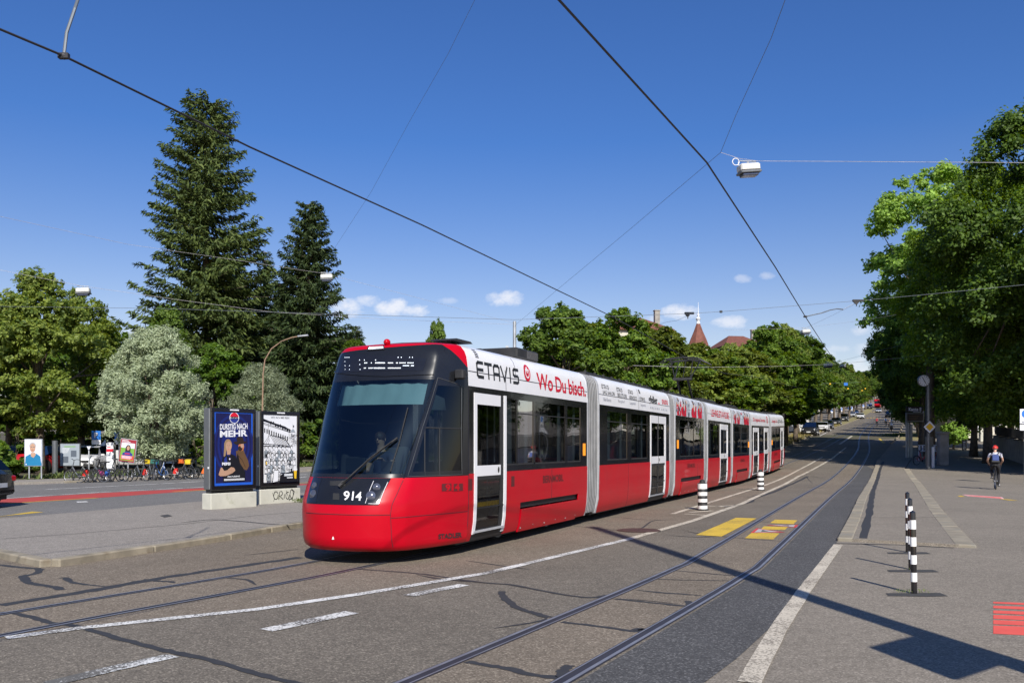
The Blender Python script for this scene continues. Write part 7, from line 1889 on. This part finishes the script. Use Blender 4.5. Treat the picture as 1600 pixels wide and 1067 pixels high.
# white post and striped post bundle beside it
def post(label, px, base, top, r, mat='white', name='post', cat='post', Y=None, bands=None):
    p = gp(px, base) if Y is None else Vector(((px-800)/F_PX*Y, Y)); z = zt(p.y); h = (H_CAM + (HORIZON-top)/F_PX*p.y) - z
    k = MB(); k.lathe([(r,0),(r,h-.03),(r*.6,h)], n=12); o = k.build(name, M[mat], None, smooth=True); o.location = (p.x,p.y,z); tag(o, label, cat); return o
post('short white post just right of the clock mast', 1458, 731, 698, .09)
# pillar and gate right of the clock
p = gp(1473, 727); z = zt(p.y)
k = MB(); k.bbox((0,0,1.05), (.62,.5,2.1), .04); k.bbox((0,0,2.15), (.74,.6,.14), .03); o = k.build('gate_pillar', M['conc2']); o.location = (p.x,p.y,z); tag(o, 'weathered stone gate pillar in the shade right of the clock mast', 'pillar')
k = MB(); k.bbox((0,0,.95), (.45,.3,1.9), .03); o = k.build('grey_cabinet', M['alu']); o.location = (p.x-.75,p.y+.3,z); tag(o, 'narrow grey cabinet between the white post and the gate pillar', 'cabinet')
for i, (px, lb) in enumerate([(1441,'red framed bicycle leaning in the shade left of the clock mast'),(1466,'red bicycle in the shade just right of the clock mast')]):
    Y = 60+i; bicycle(lb, M['red_plastic'], loc=((px-800)/F_PX*Y, Y, zt(Y)), rz=.4+i, group='bicycles in the shade by the clock mast')
k = MB()
for q in range(9): k.box((-.9+.22*q,0,.9), (.11,.05,.42))
k.box((0,0,1.12), (2.0,.06,.05)); k.box((0,0,.68), (2.0,.06,.05)); k.box((-.95,0,.5),(.06,.06,1.0)); k.box((.95,0,.5),(.06,.06,1.0)); o = k.build('slatted_barrier', M['p_paleblue']); Y=66; o.location = ((1456-800)/F_PX*Y, Y, zt(Y)); tag(o, 'pale slatted barrier behind the clock mast', 'barrier')
# platform display "Kante E"
Y = 70.; p = Vector(((1429-800)/F_PX*Y, Y)); z = zt(Y); u = Y/F_PX
root = empty('platform_display', (p.x,p.y,z), 0, 'platform display with the words Kante E over a dark departure screen', 'display'); Z = lambda py: H_CAM+(HORIZON-py)*u-z
k = MB(); k.bbox((0,0,(Z(634.5)+Z(644))/2), (27*u,.16,9*u), .02); k.build('name_board', M['p_black'], root)
f = Face((p.x-10*u, p.y-.09, z+Z(642)), 0, 20*u, 5.2*u); f.text('p_white','Kante E',0,0,1,1,0,.035); f.line('p_white',[(.35,-.25),(.95,-.25)],.04); f.build('lettering', root, (p.x,p.y,z))
k = MB(); k.mat(0); k.bbox((0,0,(Z(645)+Z(659))/2), (28*u,.2,14.5*u), .03); k.mat(1); k.box((0,-.105,(Z(646.5)+Z(657.5))/2), (24.5*u,.01,11*u)); k.build('screen', [M['alu'], M['p_black']], root)
f = Face((p.x-11*u, p.y-.115, z+Z(656)), 0, 22*u, 8*u)
for i in range(3): f.rect('p_brown',.05,.7-.3*i,.8-.1*i,.78-.3*i)
f.build('departure_text', root, (p.x,p.y,z))
k = MB(); k.bbox((-13*u,0,Z(660)/2), (1.6*u,.12,Z(645)), .02); k.bbox((13.4*u,0,(Z(642)+Z(655))/2), (2.6*u,.14,14*u), .02); k.build('frame_post', M['galv'], root)
k = MB(); k.bbox((-9.8*u,.05,Z(660)/2), (3.4*u,.2,Z(660)), .03); k.bbox((-3*u,.25,Z(663)/2), (3*u,.2,Z(663)), .03); k.build('concrete_post', M['conc'], root)
# notice signs and parking signs
def p_sign(label, px, base, top, sz, col='p_signblue', group='blue parking signs along the street', two=True, letter='P', Y=None):
    p = gp(px, base) if Y is None else Vector(((px-800)/F_PX*Y, Y)); u = p.y/F_PX; z = zt(p.y); root = empty('parking_sign', (p.x,p.y,z), 0, label, 'traffic sign', group)
    zt_ = H_CAM+(HORIZON-top)*u-z; S = sz*u
    k = MB(); k.lathe([(max(.03,.4*u),0),(max(.03,.4*u),zt_-S*.2)], n=8); k.build('pole', M['galv'], root)
    k = MB(); k.mat(0); k.bbox((0,-.05,zt_-S/2), (S,.03,S), .01); 
    if two: k.mat(1); k.bbox((0,-.05,zt_-S*1.27), (S,.03,S*.5), .01)
    k.build('plate', [M[col], M['p_white']], root)
    f = Face((p.x-S*.2, p.y-.075, z+zt_-S*.8), 0, S*.42, S*.6); f.text('p_white', letter, 0,0,1,1,0,.03); f.build('symbol', root, (p.x,p.y,z)); return root
for i, (px, b_, t_, s_) in enumerate([(1250,678,646.5,6.2),(1270,659,643,5.2),(1300.5,657,638,4.6),(1316,651,637,3.8),(1326.5,645,636.5,3),(1332,644,635.5,3.4),(1349,640,632.5,2.6),(1355.5,639,631,2.4),(1361,637,630,2.2)]):
    p_sign('blue parking sign at the left kerb uphill, %s from the tram' % (['first']+order)[i], px, b_, t_, s_)
p_sign('blue sign on a pole right of the far riders', 1391, 657, 635.5, 2.8, letter='P'); p_sign('blue sign on a thin pole next to the display, uphill right', 1399.5, 655, 636, 2.2)
p_sign('shaded blue parking sign with a board below, left of the white notice column', 151, 0, 673, 14, 'p_signblue', 'blue parking signs in the park', Y=52); p_sign('bright blue and white parking sign above the tilted poster', 186, 0, 675, 12.5, 'p_signblue', 'blue parking signs in the park', Y=50)
post('thin white pole uphill among the avenue trunks', 1305.5, 656, 632, .12, 'p_white')
# right edge shared path sign
Y = 40.; u = Y/F_PX; z = zt(Y); X = (1601-800)/F_PX*Y; root = empty('path_sign', (X,Y,z), 0, 'white sign with a blue round path symbol cut by the right edge', 'traffic sign')
Z = lambda py: H_CAM+(HORIZON-py)*u-z
k = MB(); k.lathe([(.026,0),(.026,Z(640))], n=10); k.build('pole', M['galv'], root); k = MB(); k.bbox((0,-.05,(Z(639)+Z(661.5))/2), (17*u,.03,22.5*u), .01); k.bbox((0,-.05,(Z(663)+Z(672.5))/2), (17*u,.03,9.5*u), .01); k.build('plate', M['p_white'], root)
f = Face((X-8*u, Y-.07, z+Z(661)), 0, 16*u, 22*u); f.ell('p_signblue', .5,.66,.38,.28,24); f.line('p_white',[(.5,.55),(.5,.78)],.05); f.rect('p_black',.15,.06,.85,.10); f.build('symbol', root, (X,Y,z))

# ------------------------------------------------------------------ boards on the far left pavement
def board(label, px0, px1, top, bot, Y, art, legs=True, tilt=0, name='poster_board', thick=.1, base=None, frame='galv', cat='poster board'):
    u = Y/F_PX; X = (px0-800)*u; w_ = (px1-px0)*u; zb = H_CAM+(HORIZON-bot)*u; h_ = (bot-top)*u; g0 = zt(Y)+.1
    root = empty(name, (X+w_/2, Y, g0), 0, label, cat, 'poster boards on the far left pavement')
    rot = Matrix.Rotation(tilt,3,'Y'); c = Vector((0,0,zb-g0+h_/2))
    k = MB(); k.bbox(c, (w_,thick,h_), .02, rot); k.build('board', M[frame], root)
    f = Face(Vector((X+w_/2, Y-thick/2-.002, zb+h_/2)) + rot @ Vector((-w_*.46,0,-h_*.47)), 0, w_*.92, h_*.94)
    f.x = rot @ Vector((1,0,0)); f.z = rot @ Vector((0,0,1)); f.n = Vector((0,-1,0)); art(f); f.build('poster', root, (X+w_/2,Y,g0))
    if legs:
        k = MB()
        for s in ((-.0,) if legs == 1 else (-.25,.42)): k.tube([(w_*s,0,0),(w_*s,0,zb-g0+.05)], .035, 6)
        k.build('leg', M['galv'], root)
    return root
def art_man(f):
    f.rect('p_teal',0,0,1,.1).rect('p_paleblue',0,.1,1,1); f.poly('p_teal',[(.02,.1),(.05,.35),(.3,.44),(.7,.46),(.92,.36),(.98,.1)]); f.poly('p_skin',[(.36,.36),(.52,.30),(.66,.42),(.62,.5),(.36,.5)])
    f.ell('p_greyhair',.47,.76,.20,.14); f.ell('p_skin',.47,.68,.17,.17); f.line('p_darkgrey',[(.35,.72),(.45,.72)],.03); f.line('p_darkgrey',[(.5,.72),(.6,.72)],.03); f.line('p_maroon',[(.40,.59),(.54,.59)],.02); f.rect('p_white',.05,.03,.12,.07)
def art_grey(f):
    f.rect('p_grey',0,0,1,1).rect('p_darkgrey',.12,.12,.42,.42); f.rect('p_green',.2,.86,.8,.90); f.rect('p_darkgrey',.55,.4,.85,.7); [f.line('p_white',[(.1,.8-.05*i),(.5-.03*i,.8-.05*i)],.02) for i in range(5)]
def art_woman(f):
    f.rect('p_maroon',0,0,1,1).rect('p_green',.06,.06,.94,.85).rect('p_paleblue',.06,.62,.94,.85); f.rect('p_white',.08,.935,.5,.96); f.rect('p_white',.08,.88,.62,.905)
    f.poly('p_hair' if False else 'p_darkbrown',[(.34,.36),(.36,.66),(.46,.76),(.6,.76),(.68,.66),(.70,.36)]); f.ell('p_skin',.53,.62,.095,.10); f.poly('p_midblue',[(.16,.12),(.2,.38),(.4,.46),(.66,.46),(.84,.38),(.9,.12)])
    f.line('p_darkbrown',[(.48,.64),(.51,.64)],.02); f.line('p_darkbrown',[(.55,.64),(.58,.64)],.02); f.rect('p_red',.34,.35,.68,.39); f.rect('p_red',.12,.10,.92,.28)
    for i in range(4): f.line('p_white',[(.16,.255-.035*i),(.85-.1*(i % 2),.255-.035*i)],.02)
def art_pink(f): f.rect('p_pink',0,0,1,1).rect('p_darkgrey',.30,0,.38,1); f.rect('p_red',.1,.74,.26,.77); f.ell('p_red',.68,.30,.07,.05); f.ell('p_signblue',.82,.36,.06,.04)
board('portrait poster of a grey haired man in a teal shirt, far left', 38.5, 67, 685.5, 728.5, 43.5, art_man, 2)
board('shaded grey information board between the portrait poster and the white car', 94, 126, 692.5, 728, 48, art_grey, False, frame='alu', name='information_board')
board('tilted poster of a dark haired woman in a maroon frame above the bicycles', 187, 213, 685.5, 722.5, 44.5, art_woman, 1, R(7))
board('pale pink campaign banners right of the tilted poster', 228, 253, 692, 728, 50, art_pink, 2, name='banner_board')
def art_col(f): f.rect('p_white',0,0,1,1).rect('p_red',.0,.70,1,.80); f.rect('p_red',.1,.85,.6,.88); [f.line('p_grey',[(.1,.6-.12*i),(.9,.6-.12*i)],.02) for i in range(4)]
board('white notice column with a red band left of the tilted poster', 168, 179.5, 691, 738, 48, art_col, False, name='notice_column', thick=.3, frame='white', cat='notice column')
post('dark edge post of the grey information board', 86, 0, 688, .14, 'alu', 'square_post', 'post', Y=47)
k = MB(); Y = 50.; u = Y/F_PX; k.prism([(-3.6*u,0),(3.6*u,0),(0,-6.5*u)], -.02, .02); o = k.build('yield_sign', M['p_paleblue']); o.location = ((139-800)*u, Y, H_CAM+(HORIZON-697)*u); tag(o, 'small shaded give way triangle above the white car', 'traffic sign')
post('thin post under the small give way triangle', 139, 0, 703, .035, 'galv', Y=50.05)

# ------------------------------------------------------------------ right side: wall, fence, hedge, shops
a, c = gp(1559, 710), gp(1600, 724.5); d = (c-a).normalized(); a2 = a - d*2; c2 = c + d*26
def wall_run(b, A, B, z0, z1, th):
    n = max(1, int((B-A).length/4)); 
    for i in range(n):
        p, q = A.lerp(B, i/n), A.lerp(B, (i+1)/n); m = (p+q)/2; L = (q-p).length; ang = math.atan2((q-p).y, (q-p).x); zb = zt(m.y)
        b.bbox((m.x, m.y, zb+(z0+z1)/2), (L-.005, th, z1-z0), .015, Matrix.Rotation(ang,3,'Z'))
k = MB(); wall_run(k, a2, c2, -.2, 1.55, .3); o = recenter(k.build('garden_wall', M['conc2'])); tag(o, 'long shaded garden wall at the right edge behind the cyclist', 'wall')
k = MB(); wall_run(k, a2, c2, 1.56, 1.64, .36)
n_ = int((c2-a2).length/.14)
for i in range(n_):
    p = a2.lerp(c2, i/n_); z = zt(p.y); k.box((p.x,p.y,z+1.98), (.03,.03,.7))
k.tube([(a2.x,a2.y,zt(a2.y)+2.25),(c2.x,c2.y,zt(c2.y)+2.25)], .02, 5)
o = recenter(k.build('iron_fence', M['ink'])); tag(o, 'dark iron railing on top of the garden wall', 'fence')
p = gp(1534, 690); k = MB(); k.bbox((0,0,.9), (.5,.5,1.8), .03); k.bbox((0,0,1.85), (.62,.62,.12), .03); o = k.build('gate_pillar', M['conc']); o.location = (p.x,p.y,zt(p.y)); tag(o, 'pale gate pillar at the far end of the garden wall', 'pillar')
hd_ = broadleaf('topiary_bush', 1.9, 1.25, .35, 30000, .055, M['leaf_bright'], 71, puffs=220, trunk_r=.08)
p = gp(1491, 688); put_tree(reg(hd_, 1.9) if True else hd_, 1491, 84, 'rounded light green clipped bush on a short stem by the shop terrace', None, h=None, first=True, cat='bush'); hd_.scale = (1.15,1.15,1.3)
p = Vector(((1506.5-800)/F_PX*82, 82.)); k = MB(); k.bbox((0,0,.5), (.42,.06,.95), .02); o = k.build('menu_board', M['ink']); o.location = (p.x,p.y,zt(p.y)); tag(o, 'black menu board standing on the terrace right of the round bush', 'menu board')
f = Face((p.x-.15,p.y-.035,zt(p.y)+.1), 0, .3, .8); f.line('p_white',[(.2,.85),(.8,.85)],.05); [f.line('p_white',[(.1,.7-.12*i),(.9-.1*(i%2),.7-.12*i)],.02) for i in range(6)]; t_ = f.build('chalk_text', o, o.location)
post('pale slim post right of the menu board', 1511.5, 686, 666, .06, 'p_white'); post('slim pole left of the far gate pillar', 1520.5, 700, 661, .05, 'galv')
def house(label, px, Y, w_, dpt, eave, ridge, wallc, roofc, rz=0, rows=3, cols=4, hip=.25, name='house', group='houses behind the avenue', chim=(), dorm=0, ground=None):
    X = (px-800)/F_PX*Y; z = zt(Y) if ground is None else ground; root = empty(name, (X,Y,z), rz, label, 'house', group); hx, hy = w_/2, dpt/2
    k = MB(); k.box((0,0,eave/2), (w_,dpt,eave)); k.build('wall', wallc, root)
    k = MB(); o_ = .5; A = [(-hx-o_,-hy-o_,eave),(hx+o_,-hy-o_,eave),(hx+o_,hy+o_,eave),(-hx-o_,hy+o_,eave)]; rdg = [(-hx+hip*w_,0,ridge),(hx-hip*w_,0,ridge)]
    k.poly([A[0],A[1],rdg[1],rdg[0]]); k.poly([A[2],A[3],rdg[0],rdg[1]]); k.poly([A[1],A[2],rdg[1]]); k.poly([A[3],A[0],rdg[0]]); k.poly([(x,y,eave-.15) for x,y,_ in A][::-1])
    for q in range(4): r_, s_ = A[q], A[(q+1)%4]; k.poly([(r_[0],r_[1],eave-.15),(s_[0],s_[1],eave-.15),s_,r_])
    rf = k.build('roof', roofc, root)
    for cx in chim: 
        k = MB(); k.bbox((cx,-hy*.3,ridge-.1), (.7,.6,1.9), .03); k.bbox((cx,-hy*.3,ridge+.9), (.82,.72,.14), .02); k.build('chimney', M['conc2'], rf)
    for i in range(rows):
        for j in range(cols):
            x = -hx + w_*(j+.5)/cols; zz = 1.6 + (eave-1.2)*i/rows
            k = MB(); k.box((x,-hy-.02,zz), (1.15,.10,1.6)); fr = k.build('window', M['p_white'], root); k = MB(); k.box((x-.27,-hy-.075,zz), (.44,.02,1.4)); k.box((x+.27,-hy-.075,zz), (.44,.02,1.4)); k.build('pane', M['carglass2'], fr)
    for j in range(dorm):
        x = -hx + w_*(j+.5)/dorm; zz = eave+(ridge-eave)*.35; k = MB(); k.mat(1); k.box((x,-hy*.72,zz), (1.3,1.2,1.4)); k.mat(0); k.box((x,-hy*.72-.61,zz), (.8,.03,.9)); k.mat(2); k.prism([(x-.85,zz+.7),(x+.85,zz+.7),(x,zz+1.3)], -hy*.72-.8, -hy*.72+1.2); k.build('dormer', [M['carglass2'], wallc, roofc], rf)
    return root
M['carglass2'] = pbr('dark_pane', (.03,.035,.045), .1, coat=.5)
M['tile'] = pbr('red_roof_tiles', (.17,.062,.042), .8, var=.25, scale=3, bump=.8, bscale=9); M['tile2'] = pbr('brown_roof_tiles', (.15,.07,.055), .8, var=.25, scale=3, bump=.8, bscale=9)
M['plaster'] = pbr('cream_plaster', (.58,.54,.45), .9, var=.08, scale=1, dirt=((.45,.42,.36), .5, .6)); M['plaster2'] = pbr('white_plaster', (.66,.65,.62), .9, var=.08, scale=1); M['plaster3'] = pbr('pink_plaster', (.55,.40,.33), .9, var=.08, scale=1)
zh = lambda py, Y: H_CAM+(HORIZON-py)/F_PX*Y-zt(Y)
house('large red tiled house behind the first avenue trees', 988, 120, 7.4, 8, zh(520,120), zh(497,120), M['plaster'], M['tile'], .2, chim=(3,), hip=.3)
house('red roofed house behind the second and third avenue trees', 1150, 152, 6.5, 8, zh(544,152), zh(525,152), M['plaster2'], M['tile'], .15, hip=.3, chim=(2.5,))
house('brown roofed house above the rear end of the tram', 1238, 248, 8, 8, zh(556,248), zh(545,248), M['plaster3'], M['tile2'], .15, hip=.3, chim=(-3,2))
house('white plastered villa glimpsed between the trunks behind the rear of the tram', 1194, 132, 9, 9, 7, 10, M['plaster2'], M['tile2'], .3)
for i, (px, Y, py) in enumerate([(1275,288,562),(1290,330,572),(1305,380,583)]): house('town house of the far row uphill on the left, %s' % ['nearest of three','middle of three','farthest of three'][i], px-4, Y, 10, 10, zh(py+7,Y), zh(py,Y), (M['plaster'],M['plaster2'],M['plaster3'])[i], M['tile2'], .3, rows=4, group='far town houses', chim=(-2,2))
# turret with spire
Y = 104.; u = Y/F_PX; X = (1091-800)*u; z = zt(Y); root = empty('turret', (X,Y,z), .3, 'pointed red tiled turret with a white finial rising over the avenue trees', 'turret'); Z = lambda py: H_CAM+(HORIZON-py)*u-z
k = MB(); k.lathe([(1.1,0),(1.1,Z(540))], n=8); k.build('tower_wall', M['plaster'], root); k = MB(); k.lathe([(1.25,Z(541)),(.95,Z(530)),(.55,Z(518)),(.22,Z(506))], n=8); k.build('roof', M['tile'], root)
k = MB(); k.lathe([(.25,Z(506)),(.16,Z(502)),(.30,Z(498)),(.10,Z(495)),(.16,Z(492)),(.04,Z(488)),(.02,Z(472))], n=10); k.build('finial', M['p_white'], root, smooth=True)
Y = 420.; u = Y/F_PX; X = (1333-800)*u; z = zt(Y); root = empty('turret', (X,Y,z), 0, 'distant white turret with a domed grey top at the end of the avenue', 'turret'); Z = lambda py: H_CAM+(HORIZON-py)*u-z
k = MB(); k.lathe([(1.3,0),(1.3,Z(591))], n=10); k.build('tower_wall', M['plaster2'], root); k = MB(); k.lathe([(1.6,Z(591)),(1.7,Z(588)),(1.2,Z(585)),(.4,Z(584)),(.08,Z(579))], n=10); k.build('roof', M['alu'], root)
house('shop building glimpsed through the right hand trees behind the round bush', 1575, 108, 14, 12, 8.5, 12.5, M['plaster'], M['tile2'], -.1, rows=2, cols=6, group='houses on the right')
k = MB(); k.prism([(-1.9,0),(1.9,0),(1.5,.5),(0,1.1),(-1.5,.5)], -1.6, 1.6); o = k.build('parasol', M['p_white']); Y = 88.; u = Y/F_PX; o.location = ((1511-800)*u, Y, H_CAM+(HORIZON-619)*u); 
k = MB(); k.tube([(0,0,-(o.location.z-zt(Y))),(0,0,.6)], .04, 6); k.build('pole', M['galv'], o); tag(o, 'white parasol roof showing through the right hand foliage', 'parasol')
